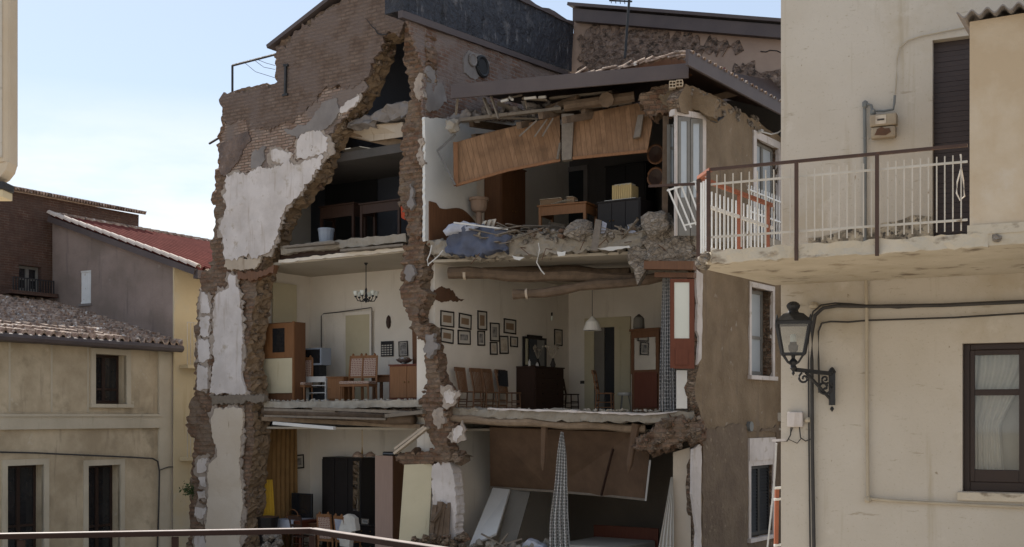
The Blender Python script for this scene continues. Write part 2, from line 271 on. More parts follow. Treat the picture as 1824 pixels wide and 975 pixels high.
BASE = {}
class MB:
    def __init__(s): s.v = []; s.f = []; s.m = []; s.uv = {}
    def add(s, vs, fs, m=0):
        b = len(s.v); s.v += [Vector(v) for v in vs]; s.f += [tuple(b + i for i in f) for f in fs]; s.m += [m] * len(fs); return s
    def box(s, fr, x0, x1, y0, y1, z0, z1, m=0, bev=0):
        if bev:
            b = min(bev, (x1 - x0) * .45, (y1 - y0) * .45, (z1 - z0) * .45)
            bm = bmesh.new(); bmesh.ops.create_cube(bm, size=1)
            for v in bm.verts: v.co = Vector((x0 + (v.co.x + .5) * (x1 - x0), y0 + (v.co.y + .5) * (y1 - y0), z0 + (v.co.z + .5) * (z1 - z0)))
            bmesh.ops.bevel(bm, geom=list(bm.edges), offset=b, segments=2, affect='EDGES', profile=.6)
            bm.verts.ensure_lookup_table()
            s.add([fr.pt(*v.co) for v in bm.verts], [[v.index for v in f.verts] for f in bm.faces], m); bm.free(); return s
        p = [fr.pt(x, y, z) for z in (z0, z1) for y in (y0, y1) for x in (x0, x1)]
        return s.add(p, [(0, 2, 3, 1), (4, 5, 7, 6), (0, 1, 5, 4), (2, 6, 7, 3), (0, 4, 6, 2), (1, 3, 7, 5)], m)
    def bar(s, a, b, w, h=None, m=0, up=Vector((0, 0, 1))):      # rectangular bar between two points
        a, b = Vector(a), Vector(b); h = h or w; t = (b - a).normalized()
        x = t.cross(up); x = x.normalized() if x.length > 1e-4 else Vector((1, 0, 0)); y = x.cross(t)
        p = [q + x * i * w / 2 + y * j * h / 2 for q in (a, b) for (i, j) in ((-1, -1), (1, -1), (1, 1), (-1, 1))]
        return s.add(p, [(0, 3, 2, 1), (4, 5, 6, 7), (0, 1, 5, 4), (1, 2, 6, 5), (2, 3, 7, 6), (3, 0, 4, 7)], m)
    def tube(s, pts, r, n=8, m=0, closed=False):
        pts = [Vector(p) for p in pts]; rs = r if isinstance(r, (list, tuple)) else [r] * len(pts); ring = []; b = len(s.v)
        for i, p in enumerate(pts):
            t = (pts[min(i + 1, len(pts) - 1)] - pts[max(i - 1, 0)]).normalized()
            x = t.cross(Vector((0, 0, 1))); x = x.normalized() if x.length > .05 else t.cross(Vector((1, 0, 0))).normalized(); y = x.cross(t)
            s.v += [p + (x * math.cos(k * 2 * math.pi / n) + y * math.sin(k * 2 * math.pi / n)) * rs[i] for k in range(n)]
        for i in range(len(pts) - 1):
            for k in range(n):
                s.f.append((b + i * n + k, b + i * n + (k + 1) % n, b + (i + 1) * n + (k + 1) % n, b + (i + 1) * n + k)); s.m.append(m)
        s.f.append(tuple(b + k for k in range(n))[::-1]); s.m.append(m)
        s.f.append(tuple(b + (len(pts) - 1) * n + k for k in range(n))); s.m.append(m)
        return s
    def lathe(s, c, prof, n=14, m=0, sx=1, sy=1):
        c = Vector(c); b = len(s.v)
        for (r, z) in prof:
            s.v += [c + Vector((r * sx * math.cos(k * 2 * math.pi / n), r * sy * math.sin(k * 2 * math.pi / n), z)) for k in range(n)]
        for i in range(len(prof) - 1):
            for k in range(n):
                s.f.append((b + i * n + k, b + i * n + (k + 1) % n, b + (i + 1) * n + (k + 1) % n, b + (i + 1) * n + k)); s.m.append(m)
        s.f.append(tuple(b + k for k in range(n))[::-1]); s.m.append(m)
        s.f.append(tuple(b + (len(prof) - 1) * n + k for k in range(n))); s.m.append(m)
        return s
    def rock(s, c, r, seed=0, m=0, sub=1, flat=1):
        bm = bmesh.new(); bmesh.ops.create_icosphere(bm, subdivisions=sub, radius=1); rnd = random.Random(seed)
        o = Vector((rnd.random() * 99, rnd.random() * 99, rnd.random() * 99)); k = [r * rnd.uniform(.7, 1.3) for _ in range(3)]; k[2] *= flat
        rot = Matrix.Rotation(rnd.random() * 6, 3, Vector((rnd.random(), rnd.random(), rnd.random() + .1)).normalized())
        vs = [Vector(c) + rot @ Vector((v.co.x * k[0], v.co.y * k[1], v.co.z * k[2])) * (1 + .55 * noise.noise(v.co * 1.5 + o)) for v in bm.verts]
        s.add(vs, [[v.index for v in f.verts] for f in bm.faces], m); bm.free(); return s
    def sheet(s, pts, th, m=0, dirn=None):                       # a flat board of real thickness through 3-D points
        p = [Vector(q) for q in pts]; n = len(p); nr = Vector((0, 0, 0)); c = sum(p, Vector()) / n
        for i in range(n): nr += (p[i] - c).cross(p[(i + 1) % n] - c)
        nr.normalize()
        if nr.y < 0: nr = -nr
        q = [a + nr * th for a in p]
        ccw = (p[1] - p[0]).cross(p[2] - p[1]).dot(nr) > 0
        fs = [tuple(range(n))[::-1] if ccw else tuple(range(n)), tuple(range(n, 2 * n)) if ccw else tuple(range(n, 2 * n))[::-1]]
        for i in range(n):
            j = (i + 1) % n; fs.append((i, j, n + j, n + i) if ccw else (j, i, n + i, n + j))
        b = len(s.v); s.add(p + q, fs, m)
        ux = (p[1] - p[0]).normalized(); uy = nr.cross(ux)
        for i, w in enumerate(p + q): s.uv[b + i] = ((w - p[0]).dot(ux), (w - p[0]).dot(uy))
        return s
    def build(s, name, mats, parent=None, smooth=False, local=False):
        if not isinstance(mats, (list, tuple)): mats = [mats]
        if parent is None:
            lo = Vector([min(v[i] for v in s.v) for i in range(3)]); hi = Vector([max(v[i] for v in s.v) for i in range(3)])
            base = Vector(((lo.x + hi.x) / 2, (lo.y + hi.y) / 2, lo.z))
        else: base = BASE[parent.name] if not local else Vector((0, 0, 0))
        me = bpy.data.meshes.new(name); me.from_pydata([v - base for v in s.v], [], s.f)
        for mm in mats: me.materials.append(M[mm])
        me.polygons.foreach_set('material_index', s.m)
        if smooth: me.polygons.foreach_set('use_smooth', [True] * len(s.f))
        ul = me.uv_layers.new(name='UVMap')
        for lp in me.loops:
            i = lp.vertex_index; v = s.v[i]
            ul.data[lp.index].uv = s.uv.get(i, (v.x + v.y * .6, v.z))
        me.validate(); me.update()
        o = bpy.data.objects.new(name, me); C.objects.link(o); o.location = base if parent is None else (0, 0, 0)
        o.parent = parent; BASE[o.name] = base
        return o
def tag(o, label=None, cat=None, group=None, kind=None):
    for k, v in (('label', label), ('category', cat), ('group', group), ('kind', kind)):
        if v: o[k] = v
    return o
def thing(name, label, cat, loc, rotz=0, group=None):
    o = bpy.data.objects.new(name, None); C.objects.link(o); o.location = loc; o.rotation_euler = (0, 0, rotz); o.empty_display_size = .1
    BASE[o.name] = Vector(loc); return tag(o, label, cat, group)

def inside(p, poly):
    c = False; n = len(poly); x, y = p; j = n - 1
    for i in range(n):
        xi, yi = poly[i]; xj, yj = poly[j]
        if (yi > y) != (yj > y) and x < (xj - xi) * (y - yi) / (yj - yi) + xi: c = not c
        j = i
    return c
def hsh(*k): return random.Random(repr(k)).uniform(-1, 1)
def dens(poly, step, edge, rnd, rag=0, course=0, seed=0):
    out = []
    for i, a in enumerate(poly):
        b = poly[(i + 1) % len(poly)]; L = math.hypot(b[0] - a[0], b[1] - a[1]); k = max(1, int(L / step))
        nx, ny = ((b[1] - a[1]) / L, -(b[0] - a[0]) / L) if L > 1e-6 else (0, 0)
        for j in range(k):
            t = j / k; e = rnd.uniform(-edge, edge)
            if rag or course:
                qx, qz = a[0] + (b[0] - a[0]) * t, a[1] + (b[1] - a[1]) * t
                if rag: e += rag * (noise.fractal(Vector((qx * 2.3, qz * 2.3, seed)), .7, 2, 5) + .7 * noise.noise(Vector((qx * 12, qz * 12, seed))) + .4 * noise.noise(Vector((qx * 29, qz * 29, seed))))
                if course: e = e * .35 + edge * 1.3 * hsh(int(qz / course + 50), int(qx / .6 + 50), seed)
            out.append((a[0] + (b[0] - a[0]) * t + nx * e, a[1] + (b[1] - a[1]) * t + ny * e))
    return out
def cdt(outer, holes, res, rnd):
    vs = list(outer); ed = [(i, (i + 1) % len(outer)) for i in range(len(outer))]
    for h in holes:
        b = len(vs); vs += h; ed += [(b + i, b + (i + 1) % len(h)) for i in range(len(h))]
    if res:
        x0 = min(p[0] for p in outer); x1 = max(p[0] for p in outer); z0 = min(p[1] for p in outer); z1 = max(p[1] for p in outer)
        y = z0 + res / 2
        while y < z1:
            x = x0 + res / 2
            while x < x1:
                p = (x + rnd.uniform(-.3, .3) * res, y + rnd.uniform(-.3, .3) * res)
                if inside(p, outer) and not any(inside(p, h) for h in holes): vs.append(p)
                x += res
            y += res
    r = delaunay_2d_cdt([Vector(v) for v in vs], ed, [], 0, 1e-5)
    V, Fc = r[0], r[2]; tri = []
    for f in Fc:
        cx = sum(V[i].x for i in f) / 3; cz = sum(V[i].y for i in f) / 3
        if inside((cx, cz), outer) and not any(inside((cx, cz), h) for h in holes): tri.append(tuple(f))
    return V, tri
def wall(mb, fr, poly, th, y0=0, rough=0, edge=0, step=None, res=None, holes=(), m=0, mside=None, seed=1, nscale=2.5, local=False, blocky=0, back=True, rag=0, course=0):
    """A wall cut to an outline on a frame (photo points unless local), y0 proud/behind, th thick, front roughened, edges broken."""
    rnd = random.Random(seed); cv = (lambda q: q) if local else (lambda q: fr.hit(q[0], q[1], y0))
    o = [cv(q) for q in poly]; hs = [[cv(q) for q in h] for h in holes]
    if step: o = dens(o, step, edge, rnd, rag, course, seed); hs = [dens(h, step, edge * .5, rnd) for h in hs]
    V, tri = cdt(o, hs, res, rnd); mside = m if mside is None else mside
    sd = Vector((seed * 3.7, seed * 1.3, seed * 7.1)); b = len(mb.v); N = len(V)
    def dsp(x, z):
        q = Vector((x * nscale, z * nscale * 1.3, 0)) + sd; h = noise.fractal(q, .8, 2, 4) * .5
        if blocky:
            d, _ = noise.voronoi(Vector((x * 4.2, z * 6.5, 0)) + sd); h += blocky * (min(1, (d[1] - d[0]) * 3) - .5)
        if course:
            row = math.floor(z / course); col = math.floor((x + (row % 2) * .13) / .27); h = h * .55 + .55 * hsh(row, col, seed)
            if abs(z / course - row - .5) > .36: h += .28
        return rough * h
    fy = [y0 + (dsp(p.x, p.y) if rough else 0) for p in V]
    for i, p in enumerate(V): mb.v.append(fr.pt(p.x, fy[i], p.y)); mb.uv[b + i] = (p.x, p.y)
    for i, p in enumerate(V): mb.v.append(fr.pt(p.x, y0 + th, p.y)); mb.uv[b + N + i] = (p.x, p.y)
    ec = {}
    for t in tri:
        a, c, d = t
        if (V[c] - V[a]).cross(V[d] - V[a]) < 0: t = (a, d, c)
        mb.f.append((b + t[0], b + t[1], b + t[2])); mb.m.append(m)
        if back: mb.f.append((b + N + t[0], b + N + t[2], b + N + t[1])); mb.m.append(mside)
        for k in range(3):
            e = (t[k], t[(k + 1) % 3]); ec[e] = ec.get(e, 0) + 1
    bd = [e for e in ec if (e[1], e[0]) not in ec]
    k = max(1, int(th / .11)) if edge else 1
    mid = {}
    for (i, j) in bd:
        for v in (i, j):
            if v in mid: continue
            ch = [b + v]
            for q in range(1, k):
                p = V[v]; e = edge * 1.3; tt = q / k
                mb.uv[len(mb.v)] = (p.x + tt * th, p.y)
                ch.append(len(mb.v)); mb.v.append(fr.pt(p.x + rnd.uniform(-e, e), fy[v] + (y0 + th - fy[v]) * tt, p.y + rnd.uniform(-e, e)))
            ch.append(b + N + v); mid[v] = ch
        for q in range(k):
            mb.f.append((mid[i][q], mid[i][q + 1], mid[j][q + 1], mid[j][q])); mb.m.append(mside)
    return mb
def zr(fr, y, *pairs): return [fr.hit(px, py, y) for px, py in pairs]
# ------------------------------------------------------------------ shared builders for buildings
O2 = (-1.904, 25.8)
UV = Fr(O2, (.8342, -.5514))                     # the broken house: u along its front, v into it
RF = Fr(O2, (.953, -.303))                       # broken front line of the right-hand rooms
DF = Fr(O2, (.5514, .8342))                      # face of the cross wall between the rooms
SF = Fr((3.749, 24.0), (.578, .816))             # side facade towards the street
NF = Fr((5.066, 13.5), (.897, -.442))            # near cream house
WF = Fr((-10.52, 29.0), (.508, .861))            # house at the left
Z3, Z3R, Z2, Z2R, Z1 = H + 4.0, H + 3.72, H + .33, H + .08, H - 3.4

def xz(fr, off, px0, px1, py0, py1):
    x0, x1 = fr.hx(px0, off), fr.hx(px1, off); pm = (px0 + px1) / 2
    return x0, x1, fr.hit(pm, py1, off)[1], fr.hit(pm, py0, off)[1]
def win(parent, fr, x0, x1, z0, z1, y, fmat, pmat, cols=2, rows=(), fw=.06, dep=.06, name='window', label=None):
    mb = MB()
    mb.box(fr, x0, x0 + fw, y, y + dep, z0, z1, bev=.008); mb.box(fr, x1 - fw, x1, y, y + dep, z0, z1, bev=.008)
    mb.box(fr, x0 + fw, x1 - fw, y, y + dep, z1 - fw, z1, bev=.008); mb.box(fr, x0 + fw, x1 - fw, y, y + dep, z0, z0 + fw * 1.3, bev=.008)
    w = (x1 - x0) / cols
    for c in range(1, cols): mb.box(fr, x0 + w * c - fw * .7, x0 + w * c + fw * .7, y - .01, y + dep - .01, z0 + fw, z1 - fw, bev=.008)
    for r in rows:
        zz = z0 + (z1 - z0) * r
        mb.box(fr, x0 + fw, x1 - fw, y + .004, y + dep - .004, zz - fw * .4, zz + fw * .4)
    o = mb.build(name, fmat, parent)
    if label: o['label'] = label
    p = MB(); p.box(fr, x0 + fw * .5, x1 - fw * .5, y + dep * .5, y + dep * .5 + .008, z0 + fw * .5, z1 - fw * .5); p.build('pane', pmat, o)
    return o
def surround(parent, fr, x0, x1, z0, z1, w, y0, y1, m, sill=True, name='window_surround'):
    mb = MB()
    mb.box(fr, x0 - w, x0, y0, y1, z0, z1 + w); mb.box(fr, x1, x1 + w, y0, y1, z0, z1 + w); mb.box(fr, x0, x1, y0, y1, z1, z1 + w)
    if sill: mb.box(fr, x0 - w - .04, x1 + w + .04, y0 - .06, y1, z0 - .09, z0)
    return mb.build(name, m, parent)
def louvres(parent, fr, x0, x1, z0, z1, y, m, n=22, name='shutter', leaves=2):
    for k in range(leaves):
        a = x0 + (x1 - x0) * k / leaves; b = x0 + (x1 - x0) * (k + 1) / leaves; mb = MB()
        mb.box(fr, a, a + .05, y, y + .05, z0, z1); mb.box(fr, b - .055, b - .005, y, y + .05, z0, z1)
        mb.box(fr, a + .05, b - .055, y, y + .05, z1 - .06, z1); mb.box(fr, a + .05, b - .055, y, y + .05, z0, z0 + .08)
        h = (z1 - z0 - .14) / n
        for i in range(n):
            q = z0 + .08 + h * (i + .5)
            p = [fr.pt(a + .05, y + .01, q - h * .5), fr.pt(b - .055, y + .01, q - h * .5), fr.pt(b - .055, y + .045, q + h * .45), fr.pt(a + .05, y + .045, q + h * .45)]
            mb.sheet(p, .006)
        mb.build(name, m, parent)
def coppi(fr, x0, x1, run, rise, z, amp=.07, pitch=.19, row=.38, seed=3, y0=0, nx=8):
    """Rows of curved clay tiles: one sheet, channels up the slope, each row lapping the one below."""
    rnd = random.Random(seed); mb = MB(); n = int((x1 - x0) / pitch); rows = int(run / row); b = 0
    cols = n * nx
    off = [[rnd.uniform(-.035, .035) for _ in range(n + 1)] for _ in range(rows + 1)]; hh = [[rnd.uniform(-.015, .02) for _ in range(n + 1)] for _ in range(rows + 1)]
    for r in range(rows):
        for e in (0, 1, 2):
            for i in range(cols + 1):
                k = i // nx; ph = (i / nx) * 2 * math.pi; s = math.cos(ph)
                h = amp * (abs(s) ** .6) * (1 if s > 0 else -.45)
                yy = r * row + (0 if e < 2 else row) + off[r][min(k, n)] * (e < 2); t = yy / run
                lift = (.0 if e == 0 else .05 if e == 1 else 0) + hh[r][min(k, n)]
                if e == 0: h -= .02
                mb.v.append(fr.pt(x0 + (x1 - x0) * i / cols, y0 + yy, z + rise * t + h + lift))
    w = cols + 1
    for q in range(rows * 3 - 1):
        for i in range(cols):
            a = q * w + i; mb.f.append((a, a + 1, a + w + 1, a + w)); mb.m.append(0)
    return mb
def corr(P, n, amp, ncol, vec_up=Vector((0, 0, 1)), th=.012):
    """Corrugated sheet over a quad: P[0]->P[1] across the waves, P[3], P[2] the far end."""
    mb = MB(); P = [Vector(p) for p in P]; N = n * ncol
    for (a, b) in ((P[0], P[1]), (P[3], P[2])):
        for dz in (0, -th):
            for i in range(N + 1): mb.v.append(a.lerp(b, i / N) + vec_up * (amp * math.cos(2 * math.pi * i / ncol) + dz))
    w = N + 1
    for i in range(N):
        mb.f += [(i, i + 1, 2 * w + i + 1, 2 * w + i), (w + i + 1, w + i, 3 * w + i, 3 * w + i + 1), (i + 1, i, w + i, w + i + 1), (2 * w + i, 2 * w + i + 1, 3 * w + i + 1, 3 * w + i)]; mb.m += [0] * 4
    return mb

# ------------------------------------------------------------------ ground
g = MB(); g.add([(-400, -200, 0), (400, -200, 0), (400, 900, 0), (-400, 900, 0)], [(0, 1, 2, 3)]); tag(g.build('ground', 'paving'), kind='structure')
t = MB(); t.box(ID, -9, 4, -3, 6.9, 1.7, H - 1.62); t.box(ID, -8.8, 3.8, -2.8, 6.7, 0, 1.7); tag(t.build('terrace', 'terrace_tile'), kind='structure')

# ------------------------------------------------------------------ the broken house
rh = thing('ruined_house', 'tall stone house torn open, its rooms and broken floors bare to the street', 'house', UV.pt(0, 1.5, 0))
# gable wall: masonry body with broken outline
LP = [(490, 85), (605, 0), (717, -92), (717, 52), (690, 62), (681, 68), (679, 88), (670, 106), (662, 120), (653, 144), (647, 160), (641, 171), (623, 197), (612, 210), (602, 221),
      (595, 235), (583, 258), (574, 277), (568, 305), (556, 322), (543, 335), (528, 352), (511, 366), (503, 385), (494, 408), (486, 437), (474, 460), (464, 482), (456, 517), (452, 545), (449, 569), (442, 606),
      (441, 652), (446, 680), (449, 704), (450, 727), (450, 760), (453, 780), (449, 804), (445, 866), (442, 907), (440, 950), (438, 1060), (330, 1060), (334, 972), (338, 937), (336, 892), (341, 848), (344, 818),
      (345, 790), (332, 758), (336, 735), (346, 687), (347, 595), (350, 545), (354, 530), (361, 486), (372, 478), (377, 461), (378, 425), (382, 400), (380, 363), (375, 352), (381, 329), (389, 290), (388, 249), (394, 232), (393, 171), (440, 156), (491, 146)]
mb = wall(MB(), UV, LP, .55, 0, rough=.055, edge=.04, step=.06, res=.09, m=0, mside=1, seed=3, nscale=4, course=.105)
mb.build('gable_wall', ['masonry', 'break_tan'], rh)
def patch(name, poly, m, fr=UV, y0=-.085, th=.06, edge=.012, step=.045, rough=.03, res=.16, seed=5, parent=None, label=None, mside=None, rag=.05):
    mm = [m, mside] if mside else [m]
    o = wall(MB(), fr, poly, th, y0, rough=rough, edge=edge, step=step, res=res, seed=seed, mside=1 if mside else 0, nscale=1.6, rag=rag).build(name, mm, parent or rh)
    if label: o['label'] = label
    if m in ('plaster_white', 'plaster_low') and fr is UV and y0 < 0:                      # undercoat left standing round the flaked edge
        q = [fr.hit(a, b, y0) for a, b in poly]; cx = sum(p[0] for p in q) / len(q); cz = sum(p[1] for p in q) / len(q)
        g = [(p[0] + .07 * (1 if p[0] > cx else -1), p[1] + .06 * (1 if p[1] > cz else -1)) for p in q]
        wall(MB(), fr, g, th * .6, y0 + .022, rough=.02, edge=.015, step=.05, res=.2, seed=seed + 77, nscale=2, rag=.14, local=True).build('undercoat', 'plaster_under', o)
    return o
UP = [(491, 87), (605, 2), (716, -88), (716, 50), (681, 65), (677, 88), (660, 120), (650, 146), (640, 156), (600, 157), (575, 162), (562, 178), (545, 197), (530, 213), (505, 224), (470, 232), (440, 226), (422, 213), (410, 222), (396, 222), (395, 172), (440, 158), (493, 148)]
patch('cement_render', UP, 'weathered_wall', y0=-.075, th=.08, rough=.06, res=.14, step=.06, edge=.03, rag=.12)
patch('cement_render', [(391, 262), (415, 243), (440, 236), (446, 250), (425, 283), (408, 308), (400, 312), (390, 306)], 'cement_render', seed=8)
patch('cement_render', [(505, 232), (545, 222), (560, 205), (580, 180), (600, 175), (604, 200), (590, 222), (575, 232), (545, 236), (528, 246)], 'cement_grey', seed=9)
patch('cement_render', [(448, 272), (470, 262), (472, 285), (460, 302), (447, 300)], 'cement_grey', seed=10)
patch('exposed_brickwork', [(400, 214), (425, 208), (505, 220), (545, 195), (562, 176), (576, 156), (650, 150), (638, 172), (620, 196), (600, 220), (580, 256), (570, 282), (480, 301), (405, 314), (391, 300), (393, 240)], 'brickwork', y0=-.05, seed=10, edge=.04, step=.07, rag=.12)
patch('exposed_brickwork', [(572, 160), (600, 158), (648, 154), (640, 170), (632, 182), (605, 186), (590, 200), (572, 196), (575, 178)], 'brickwork', y0=-.058, seed=11)
patch('exposed_brickwork', [(436, 262), (460, 243), (500, 234), (522, 233), (526, 246), (520, 262), (490, 270), (474, 266), (440, 280), (425, 287)], 'brickwork', y0=-.058, seed=11)
patch('exposed_brickwork', [(418, 216), (450, 222), (455, 232), (438, 236), (415, 226)], 'brickwork', y0=-.058, seed=11)
patch('exposed_brickwork', [(405, 312), (430, 290), (448, 300), (470, 296), (490, 292), (488, 300), (450, 304)], 'brickwork', y0=-.05, seed=14)
patch('plaster_patch', [(403, 313), (480, 299), (525, 290), (575, 278), (568, 300), (560, 312), (541, 338), (525, 354), (509, 369), (500, 389), (493, 412), (486, 440), (464, 458), (420, 459), (402, 462), (397, 428), (391, 406), (397, 385), (404, 368), (396, 352), (402, 340)], 'plaster_white', y0=-.095, th=.08, label='large white plaster sheet', mside='plaster_under', rag=.09)
patch('plaster_patch', [(464, 459), (420, 460), (402, 463), (398, 476), (410, 480), (455, 476), (462, 468)], 'plaster_tan', seed=15)
patch('plaster_patch', [(526, 283), (530, 252), (535, 238), (557, 230), (568, 231), (582, 245), (585, 258), (581, 272), (555, 281)], 'plaster_white', seed=16)
patch('plaster_patch', [(484, 270), (490, 266), (505, 268), (521, 274), (512, 289), (500, 292), (486, 290), (482, 280)], 'plaster_white', seed=17)
patch('plaster_patch', [(602, 200), (628, 176), (640, 170), (637, 180), (622, 194), (610, 203)], 'plaster_white', seed=18)
patch('plaster_patch', [(409, 490), (420, 491), (419, 509), (426, 517), (427, 537), (431, 575), (431, 606), (429, 652), (434, 690), (437, 702), (375, 700), (378, 658), (382, 641), (379, 624), (381, 560), (382, 532), (386, 523), (406, 513), (406, 497)], 'plaster_white', seed=19, label='tall narrow white plaster strip')
patch('plaster_patch', [(381, 727), (432, 727), (431, 759), (428, 777), (431, 798), (424, 824), (430, 857), (431, 907), (427, 940), (427, 1050), (368, 1050), (368, 940), (369, 866), (373, 830), (387, 810), (385, 795), (376, 771), (376, 750)], 'plaster_low', seed=20, label='stained cream plaster strip of the lowest floor')
for i, pl in enumerate([[(358, 521), (370, 526), (374, 540), (373, 558), (357, 559)], [(356, 564), (373, 564), (371, 599), (355, 600)], [(354, 607), (369, 606), (373, 616), (371, 640), (362, 647), (353, 642)], [(353, 652), (371, 655), (370, 693), (352, 694)],
                        [(351, 816), (369, 816), (368, 838), (360, 842), (351, 842)], [(354, 850), (367, 849), (367, 870), (355, 866)], [(351, 876), (366, 874), (367, 889), (353, 890)], [(348, 905), (366, 904), (365, 920), (356, 926), (348, 917)], [(347, 957), (362, 956), (366, 975), (347, 985)]]):
    patch('plaster_block', pl, 'plaster_white', seed=30 + i, y0=-.04, edge=.015)
patch('floor_ledge', [(375, 704), (438, 706), (470, 704), (470, 716), (440, 718), (380, 722)], 'wood_grey', y0=-.09, th=.12, edge=.03, seed=41)
patch('lintel', [(424, 484), (468, 482), (486, 472), (486, 486), (455, 497), (424, 498)], 'wood_brown', y0=-.10, th=.14, edge=.02, seed=42)
mb = MB(); x, z = UV.hit(515, 118); x2, z2 = UV.hit(514, 171)
mb.bar(UV.pt(x, -.11, z), UV.pt(x2, -.11, z2), .05); mb.bar(UV.pt(x - .07, -.11, z), UV.pt(x + .07, -.11, z - .02), .05); mb.bar(UV.pt(x2 - .08, -.11, z2), UV.pt(x2 + .08, -.11, z2), .05)
mb.build('wall_anchor', 'iron_dark', rh)
# crack lines in the render (open joints)
mb = MB(); cp = [(656, 35), (663, 43), (668, 50), (674, 55), (678, 62), (686, 65), (696, 63)]
mb.tube([UV.pt(*((lambda q: (q[0], -.10, q[1]))(UV.hit(a, b)))) for a, b in cp], [.003, .008, .010, .012, .014, .014, .008], 5); mb.build('crack', 'shutter_dark', rh)

# inner walls of the left rooms
mb = MB(); mb.box(UV, -6.4, -5.85, .5, 3.0, 0, H + 7.55); mb.build('end_wall', 'plaster_room', rh)
mb = MB(); mb.box(UV, -5.85, -.5, 2.62, 3.0, 0, Z3 - .1); mb.build('back_wall', 'plaster_room', rh)
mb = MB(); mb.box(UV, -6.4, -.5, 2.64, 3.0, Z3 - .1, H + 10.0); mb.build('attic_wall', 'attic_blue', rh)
mb = MB(); mb.box(UV, -.5, 0, .35, 6.4, 0, H + 8.9); mb.build('cross_wall', 'plaster_room', rh)
mb = MB(); mb.box(UV, 0, 6.45, 6.15, 6.45, H - .3, H + 3.45); mb.build('back_wall', 'plaster_room', rh); mb = MB(); mb.box(UV, 0, 6.45, 6.15, 6.45, 0, H - .3); mb.build('back_wall', 'shaded_room_wall', rh)  # lowest stretch coloured darker to stand in for room shade
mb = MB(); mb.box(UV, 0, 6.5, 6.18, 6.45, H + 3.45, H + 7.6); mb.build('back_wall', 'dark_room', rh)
# roofs over the left part
e0, e1 = UV.hit(490, 85), UV.hit(717, -95)
mb = MB(); mb.sheet([UV.pt(e0[0] - .15, -.12, e0[1] - .02), UV.pt(e1[0], -.12, e1[1]), UV.pt(e1[0], 3.3, e1[1]), UV.pt(e0[0] - .15, 3.3, e0[1] - .02)], .09); mb.build('roof', 'flashing', rh)
mb = MB(); q = UV.hit(400, 170); mb.box(UV, q[0], e0[0], .5, 3.2, q[1] - .5, q[1] - .3); mb.build('roof_terrace', 'cement_grey', rh)
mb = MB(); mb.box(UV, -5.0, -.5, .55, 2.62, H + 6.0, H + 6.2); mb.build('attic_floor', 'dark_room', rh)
# central pier (broken end of the cross wall)
PP = [(722, 40), (757, 60), (760, 120), (755, 205), (754, 300), (753, 380), (752, 430), (753, 480), (750, 509), (760, 523), (752, 535), (744, 560), (747, 578), (766, 583), (771, 610), (776, 647), (781, 672), (797, 696), (796, 716), (794, 740), (807, 756), (803, 775), (795, 788), (806, 811), (800, 822), (790, 822), (777, 812), (773, 798), (767, 780), (757, 756), (753, 727), (750, 709), (758, 693), (759, 652), (755, 612), (742, 592), (734, 578), (729, 563), (718, 543), (714, 523), (713, 512), (716, 490), (718, 452), (730, 437), (725, 412), (722, 378), (712, 354), (714, 317), (716, 270), (717, 221), (722, 203), (731, 181), (727, 144), (721, 117), (722, 80)]
mb = wall(MB(), UV, PP, .37, -.02, rough=.085, edge=.04, step=.05, res=.07, seed=21, nscale=5, course=.11)
for i in range(45):
    rr = random.Random(900 + i); a = rr.choice(PP[2:-4]); x, z = UV.hit(a[0] + rr.uniform(-8, 8), a[1] + rr.uniform(-12, 12))
    mb.rock(UV.pt(x, rr.uniform(-.02, .2), z), rr.uniform(.03, .085), i)
mb.build('broken_pier', 'masonry', rh)
for i, pl in enumerate([[(726, 330), (734, 322), (737, 345), (733, 372), (726, 360)], [(744, 250), (753, 246), (755, 290), (748, 300), (743, 275)], [(722, 478), (734, 472), (738, 492), (728, 502), (721, 494)], [(740, 140), (752, 132), (754, 170), (744, 182), (738, 160)], [(760, 600), (772, 594), (776, 620), (766, 640), (758, 622)], [(772, 735), (786, 728), (792, 752), (780, 764), (771, 750)]]):
    patch('plaster_remnant', pl, 'plaster_under' if i % 2 else 'cement_grey', y0=-.12, th=.1, seed=140 + i, rough=.06, rag=.08, res=.08)
# stones along the broken gable edges
mb = MB()
for i in range(150):
    rr = random.Random(300 + i); k = rr.choice(list(range(4, 42)) + list(range(43, 62))); a, b = LP[k], LP[(k + 1) % len(LP)]; tt = rr.random()
    x, z = UV.hit(a[0] + (b[0] - a[0]) * tt, a[1] + (b[1] - a[1]) * tt); mb.rock(UV.pt(x, rr.uniform(0, .5), z), rr.uniform(.035, .09), i)
tag(mb.build('broken_edge_stones', 'rubble', rh), kind='stuff')
# upper cross wall: brick, flashing, bitumen-clad parapet
patch('brick_upper_wall', [(724, 28), (985, 128), (1020, 131), (1020, 205), (900, 215), (757, 212), (752, 200), (757, 120), (735, 60)], 'old_brick', fr=DF, y0=-.04, th=.06, rough=.08, res=.15, edge=.03)
patch('plaster_patch', [(836, 92), (862, 98), (874, 112), (866, 134), (846, 142), (828, 130), (826, 106)], 'cement_grey', fr=DF, y0=-.07, th=.05, seed=44)
patch('plaster_patch', [(760, 120), (772, 110), (778, 140), (790, 150), (795, 180), (780, 200), (762, 195)], 'cement_grey', fr=DF, y0=-.07, th=.05, seed=45)
for (a, b, rr) in ((836, 108, .13), (853, 120, .22)):
    x, z = DF.hit(a, b); mb = MB(); c = DF.pt(x, -.10, z)
    for k in range(22):
        pass
    ring = [c + DF.d * math.cos(k * math.pi / 10) * rr + Vector((0, 0, math.sin(k * math.pi / 10) * rr)) for k in range(21)]
    mb.tube(ring, .045 if rr > .2 else .03, 6); mb.add([p - DF.n * .01 for p in ring[:-1]], [tuple(range(20))]); mb.build('flue_ring', 'shutter_dark' if rr > .2 else 'cement_grey', rh)
